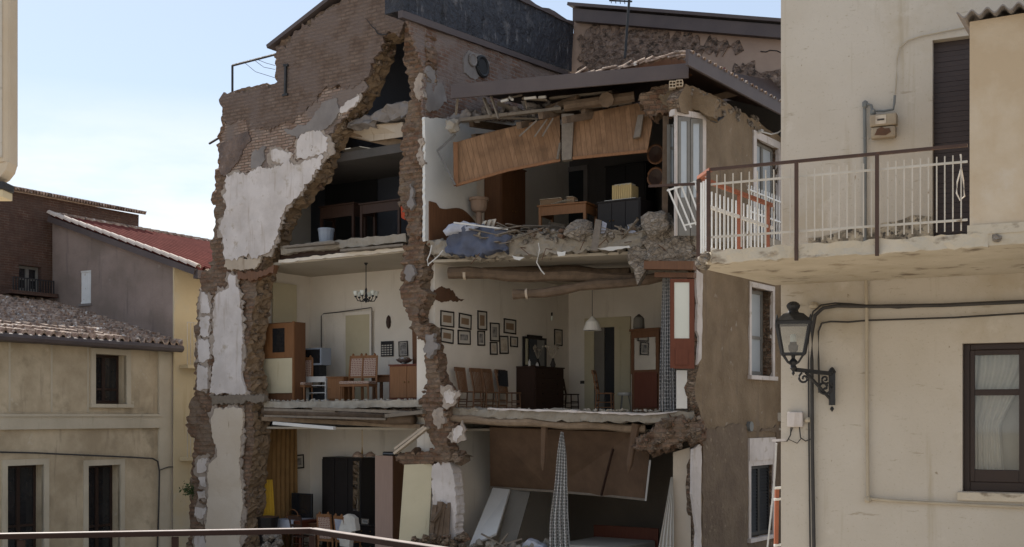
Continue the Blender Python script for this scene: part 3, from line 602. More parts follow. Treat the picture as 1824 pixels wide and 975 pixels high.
mb = wall(MB(), DF, [(718, -100), (1022, 42), (1018, 128), (718, 18)], .5, -.03, rough=.05, res=.2, step=.3, edge=0); mb.build('bitumen_parapet', 'bitumen', rh)
mb = wall(MB(), DF, [(717, 18), (1012, 127), (1012, 135), (717, 31)], .12, -.12); mb.build('lead_flashing', 'flashing', rh)
mb = wall(MB(), DF, [(718, -106), (1022, 38), (1022, 44), (718, -98)], .6, -.08, rough=.05, res=.2, step=.3, edge=.03); mb.build('parapet_coping', 'flashing', rh)
patch('white_wall_strip', [(757, 209), (800, 213), (846, 232), (850, 380), (770, 428), (757, 430)], 'white_paint', fr=DF, y0=-.075, th=.07, seed=160, rough=.004, rag=.02)  # white patch added to offset the dim light on the wall front
# floors of the left rooms
def strip(name, poly, fr, y0, th, m, rough=.10, edge=.03, seed=1, mside=None, res=.1, step=.12):
    return wall(MB(), fr, poly, th, y0, rough=rough, edge=edge, step=step, res=res, seed=seed, blocky=.2).build(name, m, rh)
strip('floor_slab', [(500, 440), (560, 431), (640, 424), (724, 416), (724, 431), (640, 439), (560, 446), (500, 454)], UV, .1, .5, 'concrete', rough=.05, edge=.02, seed=51)
mb = MB(); mb.box(UV, -5.85, -.5, .55, 2.64, Z3 - .16, Z3 - .02); mb.build('floor_deck', 'concrete', rh)
strip('floor_beam', [(498, 453), (724, 431), (724, 441), (498, 463)], UV, .28, .3, 'wood_dark', rough=.03, edge=.01, seed=52)
strip('ceiling_edge', [(496, 463), (600, 452), (720, 441), (720, 447), (600, 458), (496, 469)], UV, .2, .15, 'plaster_room', rough=.02, edge=.015, seed=53)
mb = MB(); mb.box(UV, -5.85, -.5, .3, 2.62, H + 3.66, H + 3.72); mb.build('ceiling', 'ceiling_plaster', rh)
strip('floor_slab', [(470, 716), (560, 715), (680, 714), (756, 712), (756, 724), (700, 726), (600, 727), (471, 727)], UV, .08, .5, 'screed', rough=.03, edge=.015, seed=54)
mb = MB(); mb.box(UV, -5.85, -.5, .5, 2.64, Z2 - .2, Z2 - .03); mb.build('floor_deck', 'concrete', rh)
mb = MB(); a, b = UV.hit(470, 733, .1), UV.hit(737, 749, .1); mb.tube([UV.pt(a[0] + (b[0] - a[0]) * i / 8, .1 + .02 * math.sin(i * 2), a[1] + (b[1] - a[1]) * i / 8 + .015 * math.sin(i * 1.7)) for i in range(9)], [.1, .11, .105, .12, .1, .11, .115, .12, .11], 10); mb.build('floor_joist', 'beam', rh, smooth=True)
mb = MB(); a, b = UV.hit(470, 746, .25), UV.hit(752, 760, .25); mb.bar(UV.pt(a[0], .25, a[1]), UV.pt(b[0], .25, b[1]), .16, .10); mb.build('floor_joist', 'beam_pale', rh)
strip('floor_rubble_layer', [(471, 727), (600, 728), (700, 729), (756, 730), (756, 745), (735, 742), (600, 738), (471, 737)], UV, .2, .3, 'rubble', seed=55)
mb = MB(); mb.box(UV, -5.85, -.5, .45, 2.62, H - .33, H - .28); mb.build('ceiling', 'ceiling_plaster', rh)
mb = MB(); mb.box(UV, -6.4, 6.5, .1, 6.2, Z1 - .2, Z1); mb.build('ground_floor', 'screed', rh)
for i, (a, b, c, d, e, f_, w) in enumerate(((474, 730, 27.6, 600, 733, 26.9, .05), (560, 728, 27.1, 755, 736, 25.9, .06), (690, 741, 26.3, 757, 734, 25.7, .08), (474, 741, 27.6, 690, 747, 26.4, .045), (508, 441, 27.9, 600, 433, 27.2, .05), (610, 447, 27.2, 722, 437, 26.3, .05))):
    MB().bar(at(a, b, c), at(d, e, f_), .18, w).build('floor_plank', 'wood_grey', rh)
# floors of the right rooms
pts3 = lambda z, f: [RF.pt(.0, f, z), RF.pt(5.6, f, z), SF.pt(3.9, .3, z), UV.pt(6.2, 6.2, z), UV.pt(0, 6.2, z)]
def deck(name, z, th, f, m):
    p = pts3(z, f); mb = MB(); n = len(p); mb.add(p + [q - Vector((0, 0, th)) for q in p], [tuple(range(n)), tuple(range(n, 2 * n))[::-1]] + [(i, i + n, (i + 1) % n + n, (i + 1) % n) for i in range(n)]); return mb.build(name, m, rh)
deck('floor_deck', Z3R - .02, .2, .4, 'concrete'); deck('ceiling', H + 3.43, .06, .25, 'ceiling_plaster')
deck('floor_deck', Z2R - .02, .2, .4, 'screed'); deck('ceiling', H - .30, .05, 1.0, 'ceiling_plaster')
strip('floor_slab', [(762, 428), (800, 428), (885, 424), (960, 416), (1060, 413), (1140, 412), (1162, 404), (1232, 406), (1234, 430), (1232, 468), (1200, 472), (1155, 462), (1128, 440), (1060, 446), (990, 452), (900, 457), (850, 461), (765, 452)], RF, .0, .5, 'concrete', rough=.16, edge=.05, seed=61, res=.07, step=.07)
strip('hanging_masonry', [(1122, 440), (1155, 440), (1156, 468), (1146, 488), (1137, 506), (1128, 492), (1122, 470)], RF, -.12, .3, 'rubble_grey', rough=.15, edge=.05, seed=62)
strip('hanging_masonry', [(1150, 408), (1160, 392), (1182, 386), (1200, 392), (1205, 410), (1234, 418), (1232, 470), (1190, 474), (1150, 462)], RF, -.15, .5, 'rubble_grey', rough=.2, edge=.07, seed=63, res=.07, step=.06)
mb = MB(); mb.bar(at(1150, 473, 24.2), at(1238, 474, 23.7), .2, .17); mb.bar(at(1168, 490, 24.3), at(1238, 491, 23.8), .12, .1); mb.build('lintel_beam', 'wood_brown', rh)
for i, (a, b, r_) in enumerate([((799, 487, 26.0), (1130, 497, 25.3), .13), ((863, 481, 27.0), (1122, 487, 25.9), .12), ((914, 527, 25.6), (1186, 494, 24.9), .105)]):
    A, B = at(*a), at(*b); mb = MB(); mb.tube([A.lerp(B, k / 9) + Vector((0, 0, .025 * math.sin(k * 1.3 + i))) for k in range(10)], [r_ * (1 + .12 * math.sin(k * 2.3 + i)) for k in range(10)], 9)
    mb.build('ceiling_beam', 'beam', rh)
    if i != 1:
        mb = MB(); P0 = A.lerp(B, .09); mb.tube([A.lerp(B, .085), A.lerp(B, .1)], r_ * 1.12, 9); mb.build('plaster_collar', 'plaster_tan', rh)
strip('floor_slab', [(806, 727), (872, 729), (1000, 732), (1150, 738), (1222, 733), (1238, 735), (1236, 752), (1180, 754), (1000, 750), (870, 744), (806, 742)], RF, .02, .5, 'concrete', rough=.12, edge=.03, seed=64)
strip('floor_screed_edge', [(868, 727), (1000, 731), (1147, 737), (1205, 733), (1205, 735), (1147, 740), (1000, 734), (868, 730)], RF, -.03, .4, 'plaster_white', rough=.03, edge=.012, seed=65)
A, B = at(804, 747, 25.6), at(1150, 764, 24.6); mb = MB(); mb.tube([A.lerp(B, k / 10) + Vector((0, 0, .02 * math.sin(k * 1.9))) for k in range(11)], [.085 + .012 * math.sin(k * 2.1) for k in range(11)], 9); mb.build('floor_joist', 'beam_pale', rh)
strip('hanging_masonry', [(1132, 800), (1140, 782), (1160, 764), (1200, 746), (1236, 742), (1250, 758), (1247, 784), (1200, 790), (1165, 805), (1150, 803)], RF, -.2, .6, 'masonry', rough=.22, edge=.08, seed=66, res=.07, step=.06)
mb = MB()
for i in range(60):
    rr = random.Random(1200 + i); px = rr.uniform(1135, 1245); py = rr.uniform(748, 795) if px > 1180 else rr.uniform(775, 800); x, z = RF.hit(px, py, -.2); mb.rock(RF.pt(x, rr.uniform(-.3, 0), z), rr.uniform(.03, .1), i)
tag(mb.build('loose_stones', 'rubble', rh), kind='stuff')
# cross wall damage on the right face
patch('broken_plaster_hole', [(770, 520), (785, 514), (808, 516), (812, 528), (828, 532), (822, 537), (800, 534), (772, 533)], 'rust', fr=DF, y0=-.012, th=.02, seed=71)
patch('plaster_patch', [(790, 700), (800, 696), (812, 700), (809, 716), (795, 718)], 'plaster_white', fr=UV, y0=-.2, th=.08, seed=72)
patch('plaster_patch', [(806, 770), (815, 758), (821, 762), (822, 775), (812, 790), (806, 784)], 'plaster_white', fr=UV, y0=-.2, th=.08, seed=73)

# side facade
SP = [(1208, 176), (1222, 150), (1260, 164), (1330, 205), (1400, 250), (1400, 1050), (1244, 1050), (1246, 950), (1242, 880), (1243, 830), (1248, 800), (1249, 760), (1246, 735), (1240, 712), (1238, 690), (1241, 672), (1246, 655), (1244, 620), (1247, 590), (1245, 560), (1244, 500), (1248, 480), (1256, 470), (1257, 330), (1258, 214), (1230, 205), (1212, 200)]
w3 = [(1345, 246), (1385, 262), (1385, 440), (1345, 440)]; 
def prect(fr, px0, px1, py0, py1, off=0): x0, x1, z0, z1 = xz(fr, off, px0, px1, py0, py1); return x0, x1, z0, z1
W3 = prect(SF, 1346, 1385, 256, 425); W2 = prect(SF, 1337, 1375, 515, 670); W1 = prect(SF, 1336, 1375, 829, 955)
sp = [SF.hit(a, b) for a, b in SP]
hl = [[(r[0], r[2]), (r[1], r[2]), (r[1], r[3]), (r[0], r[3])] for r in (W3, W2, W1)]
mb = wall(MB(), SF, sp, .26, 0, rough=.04, edge=.03, step=.15, res=.25, holes=hl, m=0, mside=1, seed=81, local=True); mb.build('street_wall', ['street_render', 'rubble'], rh)
z = SF.hit(1300, 765)[1]; x0, x1 = SF.hx(1250), SF.hx(1400)
lowp = [(x0, 0), (x1, 0), (x1, z + .1), ((x0 + x1) / 2 + .5, z - .05), ((x0 + x1) / 2 - .4, z + .12), (x0, z)]
r = W1; mb = wall(MB(), SF, lowp, .03, -.02, rough=.02, edge=.04, step=.15, res=.2, holes=[[(r[0] - .2, r[2] - .1), (r[1] + .2, r[2] - .1), (r[1] + .2, r[3] + .75), (r[0] - .2, r[3] + .75)]], seed=82, local=True); mb.build('bare_masonry_base', 'street_low', rh)
mb = MB(); a0, a1 = SF.hx(1240), SF.hx(1252)
mb = wall(MB(), SF, [(1241, 480), (1252, 488), (1251, 560), (1250, 640), (1243, 650), (1246, 600), (1241, 590), (1243, 540), (1240, 500)], .05, -.03, edge=.015, step=.12, rough=.01, res=.3, seed=83); mb.build('corner_pilaster', 'plaster_white', rh)
mb = wall(MB(), SF, [(1234, 800), (1250, 790), (1249, 900), (1250, 1040), (1237, 1040), (1241, 950), (1233, 880)], .05, -.03, edge=.015, step=.12, rough=.01, res=.3, seed=84); mb.build('corner_pilaster', 'plaster_white', rh)
surround(rh, SF, *W3, .16, -.03, .05, 'plaster_white', sill=False); win(rh, SF, *W3, .12, 'frame_grey', 'pane_pale', 2, (.3,), .07)
surround(rh, SF, *W2, .11, -.03, .05, 'plaster_white'); win(rh, SF, W2[0], W2[1], W2[2], W2[3], .22, 'frame_grey', 'pane_pale', 1, (.45,), .09)
x0, x1, z0, z1 = W2; mb = MB(); mb.sheet([SF.pt(x0 + .03, .05, z0 + .03), SF.pt(x0 + .42, .16, z0 + .03), SF.pt(x0 + .42, .16, z1 - .03), SF.pt(x0 + .03, .05, z1 - .03)], .04); mb.build('shutter', 'frame_grey', rh)
x0, x1, z0, z1 = W1; surround(rh, SF, x0, x1, z0, z1, .12, -.03, .05, 'plaster_white')
mb = MB(); mb.box(SF, x0 - .12, x1 + .12, -.05, .02, z1 + .122, z1 + .62); mb.build('shutter_box', 'plaster_white', rh); louvres(rh, SF, x0 + .02, x1 - .02, z0 + .02, z1 - .02, .06, 'shutter_dark', 20)
q = SF.hit(1333, 760); mb = MB(); mb.tube([SF.pt(q[0], -.08, q[1]), SF.pt(q[0], .02, q[1])], .11, 14); mb.build('flue_outlet', 'pipe_grey', rh)
# broken corner masonry of the top floor
mb = wall(MB(), RF, [(1134, 186), (1142, 168), (1175, 158), (1205, 150), (1212, 168), (1200, 180), (1196, 196), (1190, 204), (1178, 205), (1160, 215), (1150, 205)], .45, -.15, rough=.11, edge=.06, step=.05, res=.07, seed=85, nscale=5, course=.11, rag=.08, m=0, mside=0)
mb.build('broken_corner', ['masonry'], rh)
mb = wall(MB(), RF, [(1172, 172), (1195, 162), (1222, 158), (1275, 176), (1272, 214), (1262, 206), (1235, 196), (1203, 191), (1190, 190), (1180, 186)], .4, -.17, rough=.03, edge=.02, step=.05, res=.1, seed=86, rag=.05); mb.build('corner_render', 'street_render', rh)
mb = MB()
for i in range(110):
    rr = random.Random(1500 + i); s = rr.uniform(-.2, 3.3); q = H + 6.68 - rr.uniform(0, .34); mb.rock(SF.pt(s, rr.uniform(-.03, .12), q), rr.uniform(.025, .075), i)
tag(mb.build('eave_stones', 'rubble_grey', rh), kind='stuff')
for (a, b, ang) in ((1198, 150, .2), (1210, 148, .05)):
    A = at(a, b, 23.55); mb = MB(); fr = Fr((A.x, A.y), (math.cos(ang), math.sin(ang) - .3)); 
    for zz in (0, .06, .12): mb.box(fr, -.065, .065, 0, .2, A.z - .07 + zz, A.z - .055 + zz)
    for xx in (-.065, -.004, .056): mb.box(fr, xx, xx + .01, .001, .199, A.z - .056, A.z + .05)
    mb.build('hollow_brick', 'near_tan', rh)
mb = MB(); cp = [(1265, 215), (1275, 218), (1280, 212), (1286, 210), (1290, 205)]
mb.tube([SF.pt(SF.hit(a, b)[0], -.012, SF.hit(a, b)[1]) for a, b in cp], [.015, .02, .035, .02, .01], 5); mb.build('crack', 'shutter_dark', rh)
# right-hand roof: fascia, tiles, displaced tiles
xa, xb = RF.hx(803, -.5), RF.hx(1226, -.5); mb = MB(); mb.box(RF, xa, xb, -.5, -.44, H + 6.74, H + 7.04, bev=.01); mb.build('fascia', 'flashing', rh)
sa, sb = SF.hx(1226, -.5), SF.hx(1400, -.5) + 1.2; mb = MB(); mb.box(SF, sa, sb, -.5, -.44, H + 6.72, H + 7.03, bev=.01); mb.build('fascia', 'flashing', rh)
c0, c1, c2, c3 = RF.pt(xa, -.44, H + 7.02), RF.pt(xb, -.44, H + 7.02), SF.pt(sb, -.44, H + 7.02), UV.pt(.05, 6.1, H + 7.9); c4 = UV.pt(3.4, 3.6, H + 7.75); c5 = UV.pt(5.6, 6.1, H + 7.9)
mb = MB(); mb.sheet([c0, c1, c4, c3], -.05 if False else .05); mb.sheet([c1, c2, c5, c4], .05); mb.sheet([c3, c4, c5, UV.pt(3, 6.1, H + 7.95)], .05); mb.build('roof', 'wood_dark', rh)
mb = MB()
def coppo(mb, a, b, r0=.085, r1=.07, up=Vector((0, 0, 1)), m=0, n=6):
    a, b = Vector(a), Vector(b); t_ = (b - a).normalized(); x = t_.cross(up).normalized(); y = x.cross(t_); bb = len(mb.v)
    for (p, r) in ((a, r0), (b, r1)):
        for k in range(n + 1): th = math.pi * k / n; mb.v.append(p + x * math.cos(th) * r + y * math.sin(th) * r)
        for k in range(n + 1): th = math.pi * k / n; mb.v.append(p + x * math.cos(th) * (r - .014) + y * math.sin(th) * (r - .014))
    w = n + 1
    for k in range(n):
        mb.f += [(bb + k, bb + k + 1, bb + 2 * w + k + 1, bb + 2 * w + k), (bb + w + k + 1, bb + w + k, bb + 3 * w + k, bb + 3 * w + k + 1), (bb + k + 1, bb + k, bb + w + k, bb + w + k + 1), (bb + 2 * w + k, bb + 2 * w + k + 1, bb + 3 * w + k + 1, bb + 3 * w + k)]; mb.m += [m] * 4
A, B = at(1000, 140, 24.9), at(1206, 99, 23.9)
for k in range(17):
    rr = random.Random(k + 70); p = A.lerp(B, k / 16.0) + Vector((rr.uniform(-.03, .03), .0, rr.uniform(-.05, .03))); d = (B - A).normalized() * .30 + Vector((0, 0, rr.uniform(.0, .08)))
    coppo(mb, p + Vector((0, 0, -.04)), p + d + Vector((0, 0, -.05 + .03 * (k % 3))), .07, .06)
for k in range(24):
    s = sa + .15 + (sb - sa) * k / 24 + .04 * math.sin(k * 3.1); coppo(mb, SF.pt(s, -.53, H + 6.975), SF.pt(s, -.15, H + 7.045), .055, .05)
mb.build('roof_tiles', 'tile_clay', rh)
mb = wall(MB(), RF, [(1000, 146), (1100, 123), (1204, 100), (1226, 112), (1226, 124)], .5, .05, rough=.05, res=.2, edge=.02, step=.2); mb.build('roof_hip', 'wood_brown', rh)
# debris and rafters in the open attic
mb = MB(); rd = random.Random(5)
for k in range(9):
    u = rd.uniform(.5, 5); mb.bar(UV.pt(u, rd.uniform(.3, 1.5), H + rd.uniform(6.1, 6.5)), UV.pt(u + rd.uniform(-.3, .6), rd.uniform(3, 5.5), H + rd.uniform(6.9, 7.4)), .12, .14)
mb.tube([at(1080, 178, 24.6), at(1092, 172, 26.5)], .16, 9); mb.tube([at(1005, 190, 25), at(1130, 172, 24.7)], .11, 8); mb.tube([at(975, 196, 25.4), at(1030, 176, 25.0)], .09, 8)
mb.build('rafter', 'beam', rh)
mb = MB()
for (a, b, c, d, w) in [((862, 175), (874, 207)), ((875, 172), (888, 212)), ((815, 176), (812, 205)), ((893, 178), (930, 170)), ((905, 205), (990, 196)), ((820, 213), (905, 205)), ((830, 208), (960, 212)), ((985, 200), (1125, 180)), ((950, 178), (975, 182)), ((935, 172), (938, 193))] and \
    [((862, 175), (874, 207), 25.2, 25.0, .07), ((875, 172), (888, 212), 25.1, 25.0, .06), ((815, 176), (812, 205), 25.3, 25.4, .05), ((893, 178), (930, 170), 25.2, 25.3, .06), ((905, 205), (1000, 194), 25.3, 25.0, .12), ((820, 215), (905, 205), 25.6, 25.3, .14), ((830, 209), (960, 213), 25.9, 25.4, .08), ((985, 200), (1125, 182), 25.2, 24.8, .09), ((930, 176), (975, 179), 25.2, 25.1, .07), ((934, 172), (938, 194), 25.15, 25.15, .05), ((980, 176), (1090, 165), 25.3, 24.9, .10), ((890, 186), (940, 205), 26, 25.6, .2)]:
    MB().bar(at(*a, c), at(*b, d), w, w * .5).build('broken_lath', 'wood_grey', rh)
mb = MB()
for i in range(80):
    rr = random.Random(2000 + i); px = rr.uniform(800, 1130); mb.rock(at(px, 214 - (px - 800) * .09 + rr.uniform(-12, 2), 25.7 - (px - 800) * .0025 + rr.uniform(0, .6)), rr.uniform(.05, .16), i, flat=.6)
tag(mb.build('attic_debris', 'cement_grey', rh), kind='stuff')
for (a, b, c, d) in ((934, 176, 955, 174), (960, 174, 972, 173), (908, 173, 913, 178), (893, 181, 905, 178)): MB().bar(at(a, b, 25.0), at(c, d, 24.9), .05, .045).build('broken_lath', 'board_white', rh)
# collapsed timber ceilings
p1 = [(811, 254, 25.6), (870, 236, 25.5), (997, 206, 25.2), (998, 286, 25.0), (905, 304, 25.3), (812, 331, 25.5)]
p2 = [(1021, 206, 25.1), (1136, 184, 24.8), (1162, 217, 24.5), (1153, 270, 24.4), (1020, 283, 24.9)]
for i, p in enumerate((p1, p2)):
    o = MB().sheet([at(*q) for q in p], .05).build('collapsed_ceiling', 'wood_pine', rh); e = MB()
    lo = (p[3], p[4], p[5]) if i == 0 else (p[3], p[4]); 
    for a, b in zip(lo, lo[1:]): e.bar(at(*a) - Vector((0, .03, 0)), at(*b) - Vector((0, .03, 0)), .05, .06)
    if i == 0: e.bar(at(811, 254, 25.55), at(812, 331, 25.45), .09, .06)
    e.build('edge_batten', 'wood_orange', o)
mb = MB(); mb.sheet([at(1000, 203, 25.0), at(1022, 203, 24.95), at(1018, 284, 24.85), at(1001, 286, 24.9)], .12); mb.build('hanging_post', 'wood_grey', rh)
mb = MB(); mb.sheet([at(1136, 205, 24.55), at(1146, 204, 24.5), at(1140, 243, 24.4), at(1128, 246, 24.45)], .06); mb.build('hanging_post', 'wood_grey', rh)
mb = MB()
for a, b in (((956, 215), (925, 243)), ((974, 213), (952, 244)), ((985, 211), (966, 243)), ((1055, 258), (1062, 277)), ((998, 255), (993, 284))): MB().bar(at(*a, 25.0), at(*b, 24.95), .05, .03).build('broken_lath', 'wood_grey', rh)
mb = MB(); mb.bar(at(811, 240, 25.5), at(779, 269, 25.4), .06, .05); mb.bar(at(779, 269, 25.4), at(811, 330, 25.4), .05, .04); mb.build('bent_channel', 'metal_channel', rh)
mb = MB(); mb.rock(at(806, 224, 25.4), .2, 4, sub=2); mb.build('plaster_lump', 'concrete', rh)
p3 = [(872, 762, 26.0), (1130, 771, 25.0), (1157, 806, 24.7), (1149, 890, 25.3), (1072, 882, 25.9), (982, 875, 26.5), (873, 868, 27.2)]
o = MB().sheet([at(*q) for q in p3], .05).build('collapsed_ceiling', 'wood_ply', rh); o['label'] = 'big brown board ceiling hanging down'
e = MB()
for a, b in zip(p3[3:6], p3[4:7]): e.bar(at(*a) - Vector((0, .03, 0)), at(*b) - Vector((0, .03, 0)), .05, .05)
e.build('edge_batten', 'wood_grey', o)
for (a, b, w) in (((970, 752, 25.2), (967, 838, 25.3), .11), ((1134, 755, 24.6), (1119, 842, 24.7), .14)):
    A, B = at(*a), at(*b); mb = MB(); mb.tube([A, A.lerp(B, .4), A.lerp(B, .85), B], [w * .75, w * .6, w * .5, w * .15], 8); mb.build('hanging_post', 'wood_ply', rh)
mb = MB(); mb.bar(at(1092, 800, 25.2), at(1071, 883, 25.6), .04, .04); mb.build('broken_lath', 'wood_dark', rh)
mb = MB(); mb.bar(at(1158, 820, 24.6), at(1150, 892, 24.9), .03, .03); mb.build('broken_lath', 'board_white', rh)
# top-left room: broken ceiling boards
mb = MB(); mb.sheet([at(612, 230, 28.2), at(665, 222, 27), at(717, 218, 26.6), at(717, 244, 26.6), at(660, 252, 27.4), at(612, 240, 28)], .06); mb.build('broken_ceiling', 'plaster_tan', rh)
mb = MB(); mb.bar(at(600, 232, 28.2), at(735, 262, 26.9), .16, .2); mb.bar(at(610, 232, 28.6), at(690, 212, 27.2), .12, .12); mb.bar(at(640, 226, 28), at(725, 205, 26.8), .16, .13); mb.build('ceiling_beam', 'beam_pale', rh)
strip('attic_floor_edge', [(622, 222), (640, 210), (668, 196), (700, 186), (722, 180), (733, 183), (733, 203), (700, 212), (650, 222), (618, 228)], UV, .2, .4, 'cement_grey', rough=.25, edge=.06, seed=91)
mb = MB(); mb.sheet([at(605, 268, 28.2), at(640, 262, 28), at(676, 268, 27.8), at(640, 282, 28.2)], .04); mb.build('broken_ceiling', 'board_grey', rh)
# ------------------------------------------------------------------ taller house behind
BF = UV.off(6.5)
nb = thing('neighbour_house', 'tall brown rough-rendered wall rising behind the broken roof', 'house', BF.pt(4, .3, 0))
mb = wall(MB(), BF, [(1022, 15), (1420, 49), (1420, 600), (1000, 600), (1000, 60), (1022, 60)], .4, 0, rough=.03, res=.4, step=.4); mb.build('wall', 'back_render', nb)
mb = wall(MB(), BF, [(1034, 62), (1060, 52), (1110, 50), (1150, 56), (1200, 58), (1250, 68), (1290, 74), (1318, 82), (1310, 90), (1260, 92), (1230, 104), (1262, 108), (1250, 120), (1236, 112), (1200, 130), (1030, 140), (1028, 100)], .06, -.03, rough=.11, res=.065, step=.08, edge=.05, nscale=9, rag=.28); mb.build('rough_render', 'back_rough', nb)
mb = wall(MB(), BF, [(1290, 135), (1330, 112), (1370, 122), (1398, 150), (1398, 200), (1340, 190), (1300, 165)], .06, -.03, rough=.11, res=.065, step=.08, edge=.05, nscale=9, rag=.28); mb.build('rough_render', 'back_rough', nb)
mb = wall(MB(), BF, [(1020, 15), (1422, 47), (1422, 70), (1020, 37)], .3, -.22); mb.build('fascia', 'flashing', nb)
p = [BF.hit(1020, 15), BF.hit(1422, 47)]; mb = MB(); mb.sheet([BF.pt(p[0][0], -.3, p[0][1]), BF.pt(p[1][0], -.3, p[1][1]), BF.pt(p[1][0], 6, p[1][1] + .1), BF.pt(p[0][0], 6, p[0][1] + .1)], -.08); mb.build('roof', 'flashing', nb)
mb = MB()
for a, b in zip([(1355, 92), (1365, 93), (1372, 90), (1384, 91)], [(1365, 93), (1372, 90), (1384, 91), (1395, 96)]):
    A, B = BF.hit(*a), BF.hit(*b); mb.tube([BF.pt(A[0], -.012, A[1]), BF.pt(B[0], -.004, B[1])], .012, 5)
mb.build('crack', 'shutter_dark', nb)
mb = MB(); mb.sheet([at(1255, 130, 27.6), at(1292, 120, 27.6), at(1294, 140, 27.4), at(1262, 150, 27.4)], .05); mb.build('lean_to_roof', 'tile_red', nb)
an = thing('tv_antenna', 'thin television aerial on a pole against the brown wall', 'antenna', at(1113, 103, 29))
mb = MB(); mb.tube([at(1113, 104, 29), at(1123, -30, 29)], .035, 6); mb.build('pole', 'iron_dark', an)
mb = MB(); mb.tube([at(1085, 1, 29), at(1126, 3, 29)], .022, 6)
for k in range(5): mb.tube([at(1088 + k * 8, -4 + k * .5, 29), at(1089 + k * 8, 6 + k * .5, 29)], .01, 5)
mb.build('crossbar', 'iron_dark', an)
lf = thing('clothesline_frame', 'thin pipe frame with wires on the roof terrace above the gable', 'clothesline', UV.pt(UV.hx(414), .6, UV.hit(414, 160)[1]))
mb = MB(); A = at(414, 164, 29.6); B = at(414, 117, 29.6); Cc = at(491, 97, 28.9); mb.tube([A, B], .03, 6); mb.tube([B, Cc], .03, 6); mb.build('frame', 'iron_dark', lf)
mb = MB()
for (a, b, c) in (((460, 107), (475, 113), (490, 117)), ((455, 109), (470, 120), (490, 124)), ((437, 113), (455, 128), (490, 139))): mb.tube([at(*a, 29.2), at(*b, 29.1), at(*c, 29.0)], .006, 4)
mb.build('wire', 'cable', lf)
mb = MB(); mb.tube([at(373, 256, 29.8), at(393, 244, 29.5)], .03, 6); tag(mb.build('bent_rod', 'iron_dark'), 'short thin rod sticking out left of the broken gable', 'rod')

# ------------------------------------------------------------------ houses at the left
wh = thing('west_house', 'stained ochre plaster house with a sunlit clay tile roof at the left', 'house', WF.pt(-1, 2, 0))
x308 = WF.hx(306); xL = WF.hx(0) - 5
def hrect(px0, px1, py0, py1):
    x0, x1, z0, z1 = xz(WF, 0, px0, px1, py0, py1); return x0, x1, z0, z1
U1 = hrect(169, 224, 632, 720); L1 = hrect(12, 77, 829, 985); L2 = hrect(156, 213, 829, 985)
hl = [[(r[0], r[2]), (r[1], r[2]), (r[1], r[3]), (r[0], r[3])] for r in (U1, L1, L2)]
EZ = H + 1.78
mb = wall(MB(), WF, [(xL, 0), (x308, 0), (x308, EZ), (xL, EZ)], .4, 0, holes=hl, local=True, rough=.015, res=.5, step=.5); mb.build('wall', 'west_wall', wh)
mb = MB(); mb.box(WF, xL, x308, 7, 7.3, 0, EZ + 1.7); mb.box(WF, xL, xL + .3, .41, 7, 0, EZ); mb.box(WF, xL + .3, x308, .45, 7, H - .1, H); mb.build('rear_wall', 'west_wall', wh)
for r, lab in ((U1, None), (L1, None), (L2, None)):
    surround(wh, WF, *r, .14, -.04, .06, 'west_trim', sill=r is U1)
    mid = (r[0] + r[1]) / 2; o = win(wh, WF, r[0], r[1], r[2], r[3], .26, 'frame_brown', 'pane_dark', 2, (.3,), .07, name='window')
    mb = MB(); mb.box(WF, r[0] + .08, mid - .14, .36, .38, r[2], r[3]); mb.box(WF, mid + .2, mid + .34, .34, .36, r[2] + .3, r[3] - .1); mb.build('curtain', 'linen', o) if r is not L2 else None
def zat(px, py, off=0): return WF.hit(px, py, off)[1]
mb = MB(); zb = H + .02; mb.box(WF, xL, WF.hx(283), -.09, .02, zb - .35, zb); mb.box(WF, xL, WF.hx(283), -.12, -.089, zb - .05, zb + .01); mb.build('string_course', 'west_trim', wh)
mb = MB(); mb.box(WF, WF.hx(281), x308 - .02, -.06, .02, 0, EZ - .03); mb.build('corner_pilaster', 'west_trim', wh)
for px in (15, 90, 155): MB().box(WF, WF.hx(px), WF.hx(px) + .05, -.012, .02, zb + .05, EZ - .05).build('wall_joint', 'west_trim', wh)
mb = MB(); mb.tube([WF.pt(xL, -.42, EZ + .0), WF.pt(x308 - .05, -.42, EZ - .02)], .10, 8); mb.build('gutter', 'flashing', wh)
mb = MB(); mb.box(WF, xL, x308 - .03, -.36, .42, EZ - .1, EZ - .02); mb.build('eave_board', 'frame_brown', wh)
coppi(WF, xL, x308 - .02, 6.6, 1.75, EZ + .06, amp=.09, pitch=.25, row=.42, y0=-.45).build('roof', 'tile_clay', wh, smooth=False)
# ochre house with its bare grey side wall and red roof
yh = thing('ochre_house', 'yellow ochre house with bare grey side wall and a red ribbed roof', 'house', WF.pt(WF.hx(345), 2, 0))
GF = Fr(tuple(WF.pt(WF.hx(304), 0, 0))[:2], (.861, -.508))
t1 = -4.75; za, zb2 = GF.hit(308, 470)[1] , GF.hit(112, 390)[1]
zc = GF.hit(350, 470)[1]
a0 = GF.hx(308)
mb = wall(MB(), GF, [(t1, 0), (a0, 0), (a0, za + .1), (t1, zb2)], .35, 0, local=True, rough=.02, res=.5, step=.5,
          holes=[[(GF.hx(143), GF.hit(150, 541)[1]), (GF.hx(162), GF.hit(150, 541)[1]), (GF.hx(162), GF.hit(150, 482)[1]), (GF.hx(143), GF.hit(150, 482)[1])]])
mb.build('side_wall', 'grey_wall', yh)
gx0, gx1, gz0, gz1 = GF.hx(143), GF.hx(162), GF.hit(150, 541)[1], GF.hit(150, 482)[1]
mb = MB(); n = 6
for k in range(n): xx = gx0 + (gx1 - gx0) * (k + .5) / n; mb.box(GF, xx - .035, xx + .035, .04, .08, gz0, gz1)
mb.box(GF, gx0, gx1, .02, .04, gz1 - .05, gz1); mb.box(GF, gx0, gx1, .02, .04, gz0, gz0 + .05)
